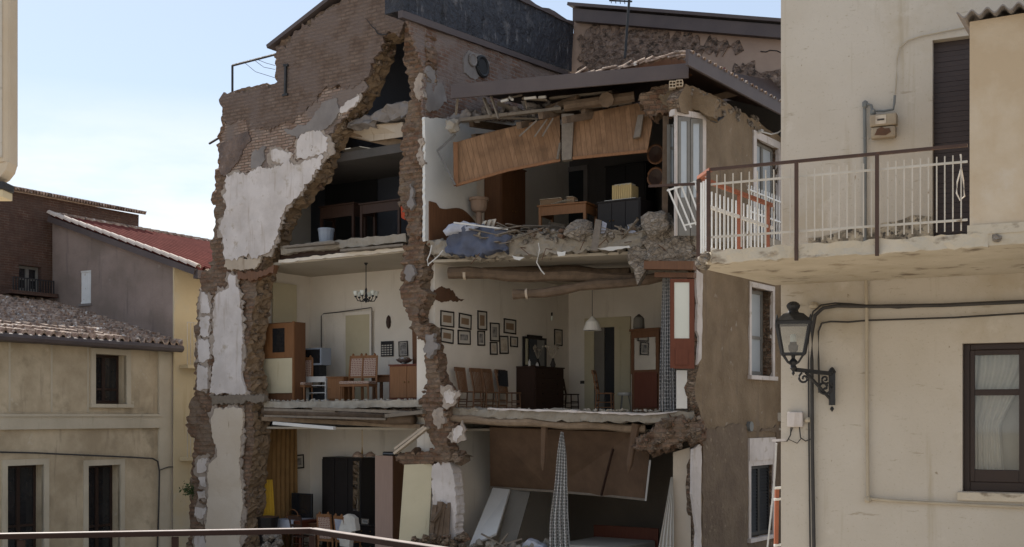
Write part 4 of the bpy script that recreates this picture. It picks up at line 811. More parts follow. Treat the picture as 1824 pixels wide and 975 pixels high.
o = mb.build('window_grille', 'rail_white', yh); mb = MB(); mb.box(GF, gx0, gx1, .2, .22, gz0, gz1); mb.build('pane', 'pane_dark', o)
mb = MB(); mb.box(GF, gx0 - .03, gx1 + .03, -.04, .0, gz0 - .07, gz0 - .01); mb.build('sill', 'cement_grey', yh)
YF = Fr(tuple(GF.pt(a0, 0, 0))[:2], (.508, .861))
mb = MB(); mb.box(YF, -.005, 9, -.05, -.004, 0, za + .02); mb.build('front_wall', 'ochre_wall', yh); mb = MB(); mb.box(YF, .36, 9, .0, .3, 0, za + .02); mb.build('rear_wall', 'ochre_wall', yh)
rd_ = (GF.pt(a0, 0, za) - GF.pt(t1, 0, zb2)); rdn = rd_.normalized()
hi = GF.pt(t1, -.12, zb2 + .12); lo = hi + rd_ * 1.0 + rdn * 1.0
mb = corr([lo, lo + YF.d * 9.5, hi + YF.d * 9.5, hi], 30, .085, 8, Vector((0, 0, 1))); 
o = mb.build('roof', 'tile_red', yh)
mb = MB(); L = (lo - hi).length; k = 0
while k * .34 < L - .1:
    p = hi + rdn * (k * .34); coppo(mb, p + rdn * .40 + Vector((0, 0, .035)), p + Vector((0, 0, .07)), .10, .085); k += 1
mb.build('verge_tiles', 'tile_verge', yh)
mb = MB(); mb.bar(hi + Vector((0, 0, -.1)), lo + Vector((0, 0, -.1)), .1, .16); mb.bar(lo + Vector((0, 0, -.16)), lo + YF.d * 9.5 + Vector((0, 0, -.16)), .16, .22); mb.build('eave_beam', 'flashing', yh)
for k in range(26): pass
mb = MB(); r_ = hi + YF.d * .2 + Vector((0, 0, .02)); 
for k in range(27): coppo(mb, r_ + YF.d * (k * .35), r_ + YF.d * (k * .35 + .4) + Vector((0, 0, .03)), .1, .09)
mb.build('ridge_tiles', 'tile_clay', yh)
for (pya, pyb) in ((574, 650), (745, 815)):
    xa_, xb_ = YF.hx(334, -.35), YF.hx(380, -.35); za_, zb_ = YF.hit(340, pyb, -.35)[1], YF.hit(340, pya, -.35)[1]
    mb = MB(); mb.box(YF, xa_, xb_, -.36, -.051, za_ - .09, za_); mb.build('balcony_slab', 'ochre_wall', yh); mb = MB(); mb.box(YF, xa_, xb_, -.35, -.325, zb_ - .02, zb_)
    for k in range(10): mb.box(YF, xa_ + k * .12, xa_ + k * .12 + .014, -.345, -.331, za_, zb_ - .02)
    mb.build('balcony_rail', 'bar_dull', yh)
# brick house behind
bh = thing('brick_house', 'dark bare brick house with a corrugated roof edge behind the grey wall', 'house', GF.pt(t1 - .5, 0, 0))
KF = Fr(tuple(GF.pt(t1 - .25, 0, 0))[:2], (.508, .861))
kz = KF.hit(247, 383)[1]; kx0, kx1 = KF.hx(-60), KF.hx(247); w0 = KF.hx(34); w1_ = KF.hx(74); wz0, wz1 = KF.hit(54, 520)[1], KF.hit(54, 474)[1]
mb = wall(MB(), KF, [(kx0, 0), (kx1, 0), (kx1, kz), (kx0, kz)], .4, 0, local=True, rough=.03, res=.4, step=.4, holes=[[(w0, wz0), (w1_, wz0), (w1_, wz1), (w0, wz1)]]); mb.build('wall', 'dark_brick', bh)
mb = corr([KF.pt(kx0, -.25, kz + .05), KF.pt(kx1 + .1, -.25, kz + .05), KF.pt(kx1 + .1, 4, kz + .9), KF.pt(kx0, 4, kz + .9)], 60, .05, 6); mb.build('roof', 'tile_clay', bh)
win(bh, KF, w0, w1_, wz0, wz1, .15, 'frame_grey', 'pane_dark', 2, (.5,), .08)
mb = MB(); mb.box(KF, KF.hx(16, -.5), KF.hx(100, -.5), -.6, 0, wz0 - .16, wz0 - .06)
mb.build('balcony_slab', 'dark_brick', bh)
mb = MB(); a_, b_ = KF.hx(24, -.55), KF.hx(96, -.55)
for k in range(16): mb.box(KF, a_ + (b_ - a_) * k / 15 - .012, a_ + (b_ - a_) * k / 15 + .012, -.56, -.53, wz0 - .06, wz0 + .28)
mb.box(KF, a_, b_, -.57, -.52, wz0 + .28, wz0 + .31); mb.build('balcony_rail', 'iron_dark', bh)
# cables on the left house
def on(fr, off, *pp): return [fr.pt(*((lambda q: (q[0], off, q[1]))(fr.hit(a, b, off)))) for a, b in pp]
mb = MB(); mb.tube(on(WF, -.09, (-30, 805), (60, 807), (150, 811), (240, 815), (272, 817), (281, 822), (284, 840), (283, 900), (280, 990)), .022, 6); tag(mb.build('wall_cable', 'cable'), 'dark cable crossing the left house below its band and turning down', 'cable')
mb = MB(); mb.tube(on(WF, -.09, (284, 838), (300, 832), (345, 832)), .015, 6); tag(mb.build('wall_cable', 'cable'), 'short dark cable from the left house towards the broken gable', 'cable')
pl = thing('wall_plant', 'small green plant growing out of the broken gable foot', 'plant', at(340, 880, 29.2))
mb = MB(); rd = random.Random(2)
for k in range(5): mb.tube([at(346, 880, 29.3), at(346 - rd.uniform(6, 22), 875 + rd.uniform(-16, 8), 29.2)], .006, 4)
mb.build('stem', 'leaf', pl)
mb = MB()
for k in range(150):
    c = at(346 - abs(rd.gauss(0, 11)), 874 + rd.gauss(0, 7), 29.25 + rd.uniform(-.2, .15)); d1 = Vector((rd.uniform(-1, 1), rd.uniform(-1, 1), rd.uniform(-1, 1))).normalized(); d2 = d1.cross(Vector((rd.random(), rd.random(), rd.random() + .1))).normalized(); s = rd.uniform(.025, .06)
    mb.add([c - d1 * s, c + d2 * s * .5, c + d1 * s, c - d2 * s * .5], [(0, 1, 2, 3)])
mb.build('leaves', 'leaf', pl)

# ------------------------------------------------------------------ near cream house at the right
nh = thing('cream_house', 'near cream plaster house with a railed balcony at the right edge', 'house', NF.pt(2, 1, 0))
n0 = NF.hx(1391); n1 = 6.0; BZ = H + 1.70
dx0, dx1 = NF.hx(1661), NF.hx(1661) + .95; dz1 = NF.hit(1661, 72)[1]
wx0, wx1, wz0, wz1 = NF.hx(1714), NF.hx(1714) + 1.36, NF.hit(1760, 877)[1], NF.hit(1714, 612)[1]
mb = wall(MB(), NF, [(n0, 0), (n1, 0), (n1, H + 7), (n0, H + 7)], .35, 0, local=True, rough=.012, res=.5, step=.5, nscale=1.0,
          holes=[[(dx0, BZ + .05), (dx1, BZ + .05), (dx1, dz1), (dx0, dz1)], [(wx0, wz0), (wx1, wz0), (wx1, wz1), (wx0, wz1)]]); mb.build('wall', 'near_wall', nh)
mb = MB(); mb.box(NF, n0 + .01, n0 + .3, .36, 7, 0, H + 7); mb.box(NF, n1 - .3, n1, .36, 7, 0, H + 7); mb.box(NF, n0 + .3, n1 - .3, 2.2, 2.4, 0, H + 7); mb.box(NF, n0 + .3, n1 - .3, .36, 2.2, BZ - .3, BZ); mb.build('rear_wall', 'near_wall', nh)
mb = MB(); mb.box(NF, n0 - .2, n1 + .2, -.3, 7.2, H + 7.0, H + 7.2); mb.build('roof', 'tile_red', nh)
mb = MB()
for k in range(44):
    q = BZ + .05 + (dz1 - BZ - .05) * k / 44; mb.box(NF, dx0, dx1, .12 + .004 * (k % 2), .15, q + .002, q + (dz1 - BZ - .05) / 44 - .001)
mb.build('roller_shutter', 'shutter_brown', nh)
# window with curtain behind panes
fo = MB(); fw = .075
for (a, b, c, d) in ((wx0, wx0 + fw, wz0, wz1), (wx1 - fw, wx1, wz0, wz1), (wx0 + fw, wx1 - fw, wz1 - fw, wz1), (wx0 + fw, wx1 - fw, wz0, wz0 + .11)): fo.box(NF, a, b, .11, .18, c, d, bev=.01)
fo = fo.build('window', 'frame_brown', nh); wm = (wx0 + wx1) / 2
for (a, b) in ((wx0 + fw, wm - .004), (wm + .004, wx1 - fw)):
    mb = MB(); s = .085; zt = wz1 - fw; z0_ = wz0 + .11; zm = wz1 - .56
    for (x0, x1, q0, q1) in ((a, a + s * .6, z0_, zt), (b - s, b, z0_, zt), (a + s * .6, b - s, zt - .06, zt), (a + s * .6, b - s, z0_, z0_ + .14), (a + s * .6, b - s, zm - .035, zm + .035)): mb.box(NF, x0, x1, .095, .155, q0, q1, bev=.008)
    mb.build('sash', 'frame_brown', fo)
    mb = MB(); mb.box(NF, a + .03, b - .05, .125, .13, z0_ + .05, zt - .03); mb.build('pane', 'glass', fo)
mb = MB(); nn = 60                                          # two net curtains, tied back
for (a, b, sgn) in ((wx0 + .02, wm + .02, -1), (wm - .02, wx1 - .02, 1)):
    base_i = len(mb.v)
    for j in range(17):
        tz = j / 16.0; zz = wz1 - .02 - (wz1 - wz0 - .06) * tz; pull = max(0, min(1, (tz - .15) / .4)) * .45 * (1 - .35 * max(0, tz - .6))
        for i in range(nn + 1):
            u_ = i / nn; x = a + (b - a) * u_ if sgn > 0 else b - (b - a) * u_; mid = b if sgn > 0 else a; x = x + (mid - x) * 0
            xx = a + (b - a) * (u_ * (1 - pull) + (pull if sgn > 0 else 0)); mb.v.append(NF.pt(xx, .24 + .022 * math.sin(u_ * 44 + j * .12), zz))
    for j in range(16):
        for i in range(nn):
            p = base_i + j * (nn + 1) + i; mb.f.append((p, p + 1, p + nn + 2, p + nn + 1)); mb.m.append(0)
mb.build('curtain', 'curtain', fo, smooth=True)
mb = MB(); mb.box(NF, wx0 - .05, wx1 + .05, .30, .31, wz0 - .02, wz1 + .02); mb.build('sheer_curtain', 'linen', fo, smooth=False)
mb = MB(); mb.box(NF, wx0 - .05, wx1 + .05, -.05, .10, wz0 - .10, wz0 - .004, bev=.01); mb.build('window_sill', 'near_slab', nh)
# balcony slab
cs = [(-2.13, -2.46), (-2.40, -2.08), (-2.06, -.003), (n1, -.003), (n1, -2.46)]
def prism(mb, fr, pts, z0, z1, m=0):
    n = len(pts); P = [fr.pt(x, y, z0) for x, y in pts] + [fr.pt(x, y, z1) for x, y in pts]
    return mb.add(P, [tuple(range(n)), tuple(range(n, 2 * n))[::-1]] + [(i, i + n, (i + 1) % n + n, (i + 1) % n) for i in range(n)], m)
bl = MB(); prism(bl, NF, cs, BZ - .11, BZ); bs_ = bl.build('balcony_slab', 'near_slab', nh)
mb = wall(MB(), NF, [(-2.12, BZ - .125), (.55, BZ - .125), (.55, BZ + .012), (-2.12, BZ + .012)], .1, -2.475, local=True, rough=.05, edge=.012, res=.06, step=.06, seed=101, nscale=5); mb.build('slab_edge', 'near_slab', bs_)
mb = MB(); mb.rock(NF.pt(-2.2, -2.40, BZ - .05), .07, 3, sub=2); mb.rock(NF.pt(-2.28, -2.25, BZ - .08), .06, 5, sub=2); mb.rock(NF.pt(.62, -2.47, BZ - .045), .055, 6, sub=2, flat=.7); mb.build('crumbled_corner', 'rubble_grey', bs_)
z_m = BZ; mb = wall(MB(), NF, [(NF.hx(1432), BZ), (dx0 - .02, BZ), (dx0 - .02, BZ + .62), (NF.hx(1560), BZ + .56), (NF.hx(1500), BZ + .50), (NF.hx(1440), BZ + .44)], .01, -.012, local=True, rough=.008, edge=.03, step=.1, res=.15); mb.build('mould_stain', 'mould', nh)
# closet on the balcony
cx0 = NF.hx(1727, -2.46); cz1 = NF.hit(1775, 32, -2.46)[1]
mb = wall(MB(), NF, [(cx0, BZ + .01), (4, BZ + .01), (4, cz1 + .1), (cx0, cz1)], .2, -2.45, local=True, rough=.015, res=.4, step=.3, nscale=1.2); mb.box(NF, cx0 + .004, cx0 + .2, -2.24, -.01, BZ + .01, cz1); mb.build('balcony_closet', 'near_tan', nh)
mb = MB(); mb.box(NF, cx0 - .02, 4, -2.47, -2.44, BZ + .0, BZ + .09); mb.build('closet_plinth', 'near_slab', nh)
mb = corr([NF.pt(cx0 - .1, -2.62, cz1 + .03), NF.pt(4, -2.62, cz1 + .13), NF.pt(4, 0, cz1 + .45), NF.pt(cx0 - .1, 0, cz1 + .35)], 28, .028, 8, th=.015); mb.build('corrugated_roof', 'cement_grey', nh, smooth=False)
# railing
rl = thing('balcony_railing', 'brown balcony railing with dull cream bars on the near cream house', 'railing', NF.pt(-.8, -2.44, BZ))
RZ = H + 2.555
A, B2, C2 = (-2.14, -2.44), (-2.38, -2.08), (-2.08, -.06)
E = (cx0 - .02, -2.44)
mb = MB(); mb.bar(NF.pt(*A, RZ), NF.pt(*E, RZ), .042, .028); mb.build('top_rail', 'rail_brown', rl)
mb = MB(); mb.bar(NF.pt(*A, RZ + .001), NF.pt(*B2, RZ), .045, .034); mb.build('corner_rail', 'rail_orange', rl)
for zz in (BZ + .70, BZ + .15):
    mb = MB(); mb.bar(NF.pt(*A, zz), NF.pt(*E, zz), .010, .022); mb.build('cross_rail', 'bar_dull', rl)
for px in (1263, 1421, 1564):
    x = NF.hx(px, -2.44); mb = MB(); mb.bar(NF.pt(x, -2.50 if px > 1300 else -2.46, BZ - .15 if px > 1300 else BZ), NF.pt(x, -2.50 if px > 1300 else -2.46, RZ - .018), .034, .034, up=NF.d); mb.build('post', 'rail_brown', rl)
px = 1277
k = 0
while px < 1722:
    x = NF.hx(px, -2.44); mb = MB(); mb.bar(NF.pt(x, -2.44, BZ + (.03 if px < 1420 else .05)), NF.pt(x, -2.44, RZ - (.06 if px < 1420 else .085)), .0115, .0115, up=NF.d); mb.build('baluster', 'bar_dull', rl); px += 14.3 + (k % 3) * .2; k += 1
# side railing, orange
sr = thing('side_railing', 'orange railing with white bars closing the left end of the balcony', 'railing', NF.pt(-2.3, -1, BZ))
mb = MB(); mb.bar(NF.pt(*B2, RZ), NF.pt(*C2, RZ), .05, .04); mb.build('top_rail', 'rail_orange', sr)
for zz in (BZ + .58, BZ + .12):
    mb = MB(); mb.bar(NF.pt(*B2, zz), NF.pt(*C2, zz), .03, .035); mb.build('cross_rail', 'rail_white', sr)
for tt in (0, .52, .93):
    p = NF.pt(B2[0] + (C2[0] - B2[0]) * tt, B2[1] + (C2[1] - B2[1]) * tt, 0); mb = MB(); mb.bar(p + Vector((0, 0, BZ - .12 if tt == 0 else BZ)), p + Vector((0, 0, RZ - .02)), .045, .045, up=NF.d); mb.build('post', 'rail_brown' if tt == 0 else 'rail_orange', sr)
for k in range(1, 19):
    tt = k / 19; p = NF.pt(B2[0] + (C2[0] - B2[0]) * tt, B2[1] + (C2[1] - B2[1]) * tt, 0); mb = MB(); mb.bar(p + Vector((0, 0, BZ + .03)), p + Vector((0, 0, RZ - .10)), .015, .015, up=NF.d); mb.build('baluster', 'rail_white', sr)
for k in range(1, 5):
    tt = k / 5; p = NF.pt(A[0] + (B2[0] - A[0]) * tt, A[1] + (B2[1] - A[1]) * tt, 0); mb = MB(); mb.bar(p + Vector((0, 0, BZ + .03)), p + Vector((0, 0, RZ - .07)), .018, .018, up=NF.d); mb.build('baluster', 'rail_white', sr)
# the broken house's own balcony, behind
rb = thing('broken_balcony', 'white barred balcony of the broken house seen behind the orange railing', 'balcony', SF.pt(2, -.5, Z3R))
mb = MB(); mb.box(SF, .5, 3.6, -.95, -.03, Z3R - .16, Z3R); mb.build('slab', 'concrete', rb)
for zz in (Z3R + .85, Z3R + .42): mb = MB(); mb.bar(SF.pt(.5, -.92, zz), SF.pt(3.6, -.92, zz - .03), .04, .03); mb.build('cross_rail', 'rail_white', rb)
for k in range(24): mb = MB(); mb.bar(SF.pt(.52 + k * .13, -.92, Z3R + .02), SF.pt(.52 + k * .13, -.92, Z3R + .95), .018, .018, up=SF.d); mb.build('baluster', 'rail_white', rb)
hg = thing('hanging_railing', 'piece of white barred railing dangling askew at the broken corner', 'railing', at(1205, 400, 23.2))
mb = MB(); P = lambda a, b: at(a, b, 23.2)
for a, b in (((1188, 340), (1240, 324)), ((1217, 402), (1246, 396))): MB().bar(P(*a), P(*b), .04, .03).build('cross_rail', 'rail_white', hg)
for k in range(5): mb = MB(); mb.bar(P(1190 + k * 11.5, 337 - k * 3.5), P(1222 + k * 9, 411 - k * 5), .035, .03); mb.build('baluster', 'rail_white', hg)
mb = MB(); mb.bar(at(1156, 332, 23.6), at(1240, 326, 12.8) if False else at(1237, 328, 23.0), .05, .05); tag(mb.build('loose_rail', 'rail_brown'), 'thin brown rail sticking out across the gap above the dangling white railing', 'rail')

# street lamp
lp = thing('street_lamp', 'black wrought iron wall lantern on a scrolled bracket', 'street lamp', NF.pt(NF.hx(1482), -.02, NF.hit(1482, 725)[1]))
Wp = lambda px, py, Y: at(px, py, Y)
yl, yw = 13.75, 14.05
mb = MB(); mb.bar(Wp(1482, 722, yw), Wp(1482, 664, yw), .065, .05); mb.lathe(Wp(1482, 729, yw), [(.005, -.03), (.025, 0), (.012, .03)], 8); mb.lathe(Wp(1482, 663, yw), [(.03, -.02), (.05, 0), (.02, .05), (.004, .06)], 8); mb.build('wall_plate', 'iron_dark', lp)
mb = MB(); mb.bar(Wp(1482, 666, yw), Wp(1418, 659, yl), .05, .045); mb.bar(Wp(1479, 711, yw), Wp(1436, 664, yl + .05), .03, .025)
def scroll(cx, cy, r0, turns, Y, sgn=1, ph=0):
    return [Wp(cx + sgn * r0 * (1 - k / 26) * math.cos(ph + k / 26 * turns * 6.283), cy + r0 * (1 - k / 26) * math.sin(ph + k / 26 * turns * 6.283), Y) for k in range(24)]
mb.tube(scroll(1468, 690, 15, 1.6, 13.98, 1, -.6), .016, 6); mb.tube(scroll(1432, 674, 10, 1.5, 13.82, -1, -1.2), .014, 6); mb.tube(scroll(1470, 676, 8, 1.4, 13.99, 1, .8), .013, 6); mb.build('bracket', 'iron_dark', lp)
c = Wp(1413, 660, yl); s = yl / 2100
def sq(mb, prof, m=0, tw=math.pi / 4):                      # square-section lathe aligned with the wall
    return mb.lathe(c, [(r, z) for r, z in prof], 4, m)
ln = MB(); ln.lathe(c, [(.004, -.06), (.02, -.035), (.012, -.01), (.045, .03), (.03, .06), (.055, .10), (.02, .14)], 10)
def corner(r, k): a = NF_a + k * math.pi / 2 + math.pi / 4; return Vector((math.cos(a) * r, math.sin(a) * r, 0))
NF_a = math.atan2(NF.d.y, NF.d.x) + .25
rb_, rt_ = .175, .262; zb_, zt_ = .19, .545
for k in range(4):
    ln.tube([c + corner(.03, k) + Vector((0, 0, .07)), c + corner(.09, k) + Vector((0, 0, .10)), c + corner(.15, k) + Vector((0, 0, .17)), c + corner(rb_, k) + Vector((0, 0, zb_))], .012, 6)
    ln.bar(c + corner(rb_, k) + Vector((0, 0, zb_)), c + corner(rt_, k) + Vector((0, 0, zt_)), .03, .03)
    for (r_, z_, w_) in ((rb_, zb_, .03), (rt_, zt_, .045)): ln.bar(c + corner(r_, k) + Vector((0, 0, z_)), c + corner(r_, k + 1) + Vector((0, 0, z_)), w_, w_ * .8)
    ln.lathe(c + corner(rt_ + .005, k) + Vector((0, 0, zt_ + .03)), [(.012, 0), (.016, .03), (.004, .065)], 6)
    ln.lathe(c + corner(rt_ + .005, k) + Vector((0, 0, zt_ - .06)), [(.003, 0), (.012, .03), (.012, .05)], 6)
ln.build('lantern_frame', 'iron_dark', lp)
rf = MB(); P4 = lambda r, z: [c + corner(r, k) + Vector((0, 0, z)) for k in range(4)]
lv = [P4(.285, zt_ + .01), P4(.275, zt_ + .03), P4(.16, zt_ + .11), P4(.07, zt_ + .13)]
for a, b in zip(lv, lv[1:]):
    for k in range(4): rf.add([a[k], a[(k + 1) % 4], b[(k + 1) % 4], b[k]], [(0, 1, 2, 3)])
rf.lathe(c + Vector((0, 0, zt_ + .125)), [(.07, 0), (.055, .03), (.075, .06), (.082, .085), (.065, .11), (.035, .13), (.005, .135)], 12); rf.build('lantern_roof', 'iron_dark', lp)
gl = MB()
for k in range(4): gl.add([c + corner(rb_, k) + Vector((0, 0, zb_)), c + corner(rb_, k + 1) + Vector((0, 0, zb_)), c + corner(rt_, k + 1) + Vector((0, 0, zt_)), c + corner(rt_, k) + Vector((0, 0, zt_))], [(0, 1, 2, 3)])
gl.build('lantern_glass', 'lamp_glass', lp)
mb = MB(); mb.lathe(c + Vector((0, 0, .14)), [(.02, 0), (.03, .06), (.055, .10), (.06, .15), (.045, .16), (.04, .19)], 10); mb.build('lamp_holder', 'iron_dark', lp)
mb = MB(); mb.lathe(c + Vector((0, 0, .325)), [(.036, 0), (.036, .07), (.028, .095), (.004, .10)], 10); mb.build('bulb', 'pane_frost', lp)

# pipes, cables and boxes on the near house
def N(off, *pp): return on(NF, off, *pp)
mb = MB(); mb.tube(N(-.06, (1450, 985), (1447, 800), (1446, 640), (1447, 590), (1452, 562), (1466, 549), (1490, 545), (1560, 546), (1680, 544), (1860, 536)), .022, 8); tag(mb.build('cable_conduit', 'cable'), 'thick dark conduit rising beside the lantern and turning right across the cream wall', 'cable')
mb = MB(); mb.tube(N(-.045, (1459, 700), (1458, 640), (1458, 590), (1464, 576), (1480, 573), (1510, 574), (1545, 571), (1700, 566), (1860, 556)), .012, 6); tag(mb.build('wall_cable', 'cable'), 'thin dark cable below the thick one on the cream wall', 'cable')
mb = MB(); mb.tube(N(-.04, (1443, 975), (1441, 800), (1440, 650), (1441, 590), (1448, 556), (1462, 544), (1488, 540), (1520, 542), (1600, 549), (1640, 546)), .010, 6); tag(mb.build('wall_cable', 'cable'), 'thin dark cable running up left of the thick conduit behind the lantern', 'cable')
mb = MB(); mb.lathe(N(-.03, (1449, 545))[0], [(.05, -.03), (.065, 0), (.04, .04), (.005, .05)], 10); mb.lathe(N(-.03, (1440, 748))[0], [(.04, -.03), (.05, 0), (.03, .03)], 10); tag(mb.build('cable_clamp', 'pipe_cream'), 'small round clamp where the cables bend beside the lantern', 'clamp')
jb = thing('junction_box', 'pale square electrical box on the wall below the street lamp', 'junction box', NF.pt(NF.hx(1415), -.05, NF.hit(1415, 762)[1]))
x0, x1, z0, z1 = xz(NF, -.07, 1402, 1430, 734, 761); mb = MB(); mb.box(NF, x0, x1, -.08, -.01, z0, z1, bev=.015); mb.build('box', 'plaster_white', jb)
mb = MB(); mb.tube(N(-.04, (1409, 761), (1408, 775), (1402, 786), (1384, 786)), .008, 5); mb.tube(N(-.04, (1424, 761), (1426, 780), (1435, 786), (1445, 782)), .008, 5); mb.tube(N(-.04, (1412, 762), (1405, 783), (1420, 790), (1428, 780)), .006, 5); mb.build('lead', 'cable', jb)
mb = MB(); mb.bar(*N(-.1, (1376, 785), (1400, 784)), .03, .03); tag(mb.build('conduit_stub', 'plaster_white'), 'short white stub sticking out past the corner of the cream house', 'pipe')
mb = MB(); mb.tube([at(1383, 790, 14.1), at(1380, 850, 14.2), at(1374, 910, 14.3), at(1366, 985, 14.4)], .012, 6); tag(mb.build('hanging_wire', 'wire_white'), 'white wire hanging down along the corner of the cream house', 'wire')
lr = thing('orange_railing', 'orange post with white rungs standing behind the cream house corner', 'railing', at(1381, 985, 15.5))
mb = MB(); mb.bar(at(1382, 990, 15.6), at(1384, 868, 15.6), .05, .05); mb.build('post', 'rail_orange', lr)
mb = MB()
for py in (870, 890, 972): mb.bar(at(1379, py, 15.55), at(1392, py - 1, 15.6), .03, .03)
mb.build('rung', 'rail_white', lr)
mb = MB(); mb.tube(N(-.05, (1542, 470), (1544, 560), (1544, 700), (1546, 880), (1548, 890)), .021, 8); mb.tube(N(-.05, (1546, 888), (1600, 893), (1700, 898), (1850, 905)), .018, 8); mb.lathe(N(-.05, (1546, 890))[0], [(.03, -.035), (.045, -.01), (.035, .03)], 8); tag(mb.build('gas_pipe', 'pipe_cream'), 'stained pipe running down the lower cream wall and turning right under the window', 'pipe')
gm = thing('gas_meter', 'boxy tan gas meter with rusty patch on the upper cream wall', 'gas meter', NF.pt(NF.hx(1573), -.1, NF.hit(1573, 246)[1]))
x0, x1, z0, z1 = xz(NF, -.16, 1549, 1597, 203, 246); mb = MB(); mb.box(NF, x0, x1, -.18, -.04, z0 + .14, z1, bev=.02); mb.box(NF, x0 + .01, x1 - .01, -.17, -.045, z0, z0 + .135, bev=.03); mb.build('case', 'meter', gm)
mb = MB(); mb.box(NF, x0 + .07, x0 + .19, -.187, -.178, z1 - .12, z1 - .02); mb.build('dial_plate', 'paper', gm)
mb = MB(); mb.box(NF, x0 + .09, x0 + .17, -.190, -.186, z1 - .08, z1 - .06); mb.build('dial', 'dial', gm)
mb = wall(MB(), NF, [(1558, 241), (1562, 230), (1570, 226), (1576, 229), (1584, 228), (1587, 235), (1578, 240), (1566, 241)], .006, -.178, edge=.004, step=.03); mb.build('rust_patch', 'rust', gm)
mb = MB(); mb.tube(N(-.05, (1540, 185), (1541, 260), (1541, 432)), .020, 8); mb.tube(N(-.07, (1541, 185), (1552, 188), (1556, 206)), .016, 8); mb.tube(N(-.09, (1556, 198), (1575, 198), (1591, 195), (1593, 184), (1594, 170)), .014, 8); mb.lathe(N(-.06, (1541, 187))[0], [(.02, -.04), (.035, -.02), (.035, .03), (.01, .05)], 8); mb.lathe(N(-.09, (1555, 200))[0], [(.02, -.04), (.035, -.02), (.035, .02), (.01, .04)], 8); mb.build('pipe', 'pipe_grey', gm)
mb = MB(); mb.tube(N(-.03, (1595, 168), (1597, 140), (1598, 105), (1602, 86), (1618, 72), (1640, 65), (1680, 57), (1726, 48)), .009, 6); tag(mb.build('wall_wire', 'pipe_cream'), 'thin curved pipe from the gas meter up over the dark shutter', 'pipe')
mb = MB(); mb.tube(on(NF, -2.3, (1711, 275), (1712, 300), (1705, 325), (1704, 345), (1710, 357), (1718, 350), (1716, 322), (1712, 300)), .008, 6); tag(mb.build('rope_loop', 'wire_white'), 'pale looped cord hanging on the bars before the dark shutter', 'rope')
mb = MB(); mb.tube([SF.pt(*((lambda q: (q[0], -.05, q[1]))(SF.hit(a, b)))) for a, b in ((1348, 235), (1355, 236), (1370, 240), (1382, 237), (1392, 230))], .018, 6); mb.rock(SF.pt(SF.hit(1349, 235)[0], -.06, SF.hit(1349, 235)[1]), .07, 2); tag(mb.build('eave_cable', 'wire_white'), 'pale cable looping above the small upper street window', 'cable')

# ------------------------------------------------------------------ near things at the left edge and the terrace rail
nb2 = thing('balcony_awning_box', 'near cream rounded box at the top left edge of the photo', 'awning', at(-10, 350, 5.9))
mb = MB(); fr = Fr((at(33, 0, 6.13).x, 6.0), (1, 0))
pts = [(-.7, 0), (-.02, 0), (-.006, .012), (0, .03), (0, .12), (-.7, .12)]; zt, zb = H + 2.6, H + (740 - 288) / 2100 * 6
prism(mb, fr, pts, zb, zt); pr = [(0, zb), (-.012, zb - .04), (-.04, zb - .075), (-.08, zb - .10), (-.7, zb - .10)]
b0 = len(mb.v)
for (x, z) in pr: mb.v += [fr.pt(x, .004, z), fr.pt(x, .116, z)]
for i in range(len(pr) - 1): a = b0 + i * 2; mb.f.append((a, a + 1, a + 3, a + 2)); mb.m.append(0)
mb.f.append(tuple(b0 + 2 * i for i in range(len(pr)))[::-1] + ()); mb.m.append(0)
mb.build('box', 'near_tan', nb2)
mb = MB(); mb.box(fr, -.7, -.028, -.006, .1, zb + .02, zt - .1); mb.build('cover_strip', 'near_wall', nb2)
mb = MB(); mb.box(fr, -.7, -.012, -.02, .11, H + (740 - 338) / 2100 * 6, H + (740 - 324) / 2100 * 6, bev=.008); mb.build('bracket', 'iron_dark', nb2)
mb = MB(); mb.box(fr, -.7, -.022, -.01, .11, H + (740 - 352) / 2100 * 6, H + (740 - 338) / 2100 * 6, bev=.005); mb.build('ledge', 'ochre_wall', nb2)
tr = thing('terrace_railing', 'dark metal terrace railing crossing the bottom of the photo', 'railing', at(300, 740, 6.2) + Vector((0, 0, -1.62)))
a, b, c_ = at(-60, 957, 6.0), at(556, 946, 6.3), at(800, 983, 5.3); za = (a.z + b.z) / 2; 
mb = MB(); mb.bar(a, b, .045, .026); mb.build('top_rail', 'rail_dark', tr); mb = MB(); mb.bar(b, c_, .045, .026); mb.build('top_rail', 'rail_dark', tr)
dz = Vector((0, 0, .0145)); MB().bar(a + dz, b + dz, .047, .003).build('sun_line_cap', 'rail_sun_line', tr); MB().bar(b + dz, c_ + dz, .047, .0031).build('sun_line_cap', 'rail_sun_line', tr)  # thin pale strips paint the sun's bright line along the dark rail
for px, q0 in ((38, 955), (312, 950), (556, 947)):
    t_ = at(px, q0, 6.0 + .3 * (px + 60) / 616); mb = MB(); mb.bar(t_ - Vector((0, 0, .02)), Vector((t_.x, t_.y, H - 1.62)), .03, .03, up=Vector((1, 0, 0))); mb.build('post', 'rail_dark', tr)
mb = MB(); mb.bar(a - Vector((0, 0, .75)), b - Vector((0, 0, .75)), .02, .02); mb.bar(b - Vector((0, 0, .75)), c_ - Vector((0, 0, .75)), .02, .02); mb.build('lower_rail', 'rail_dark', tr)
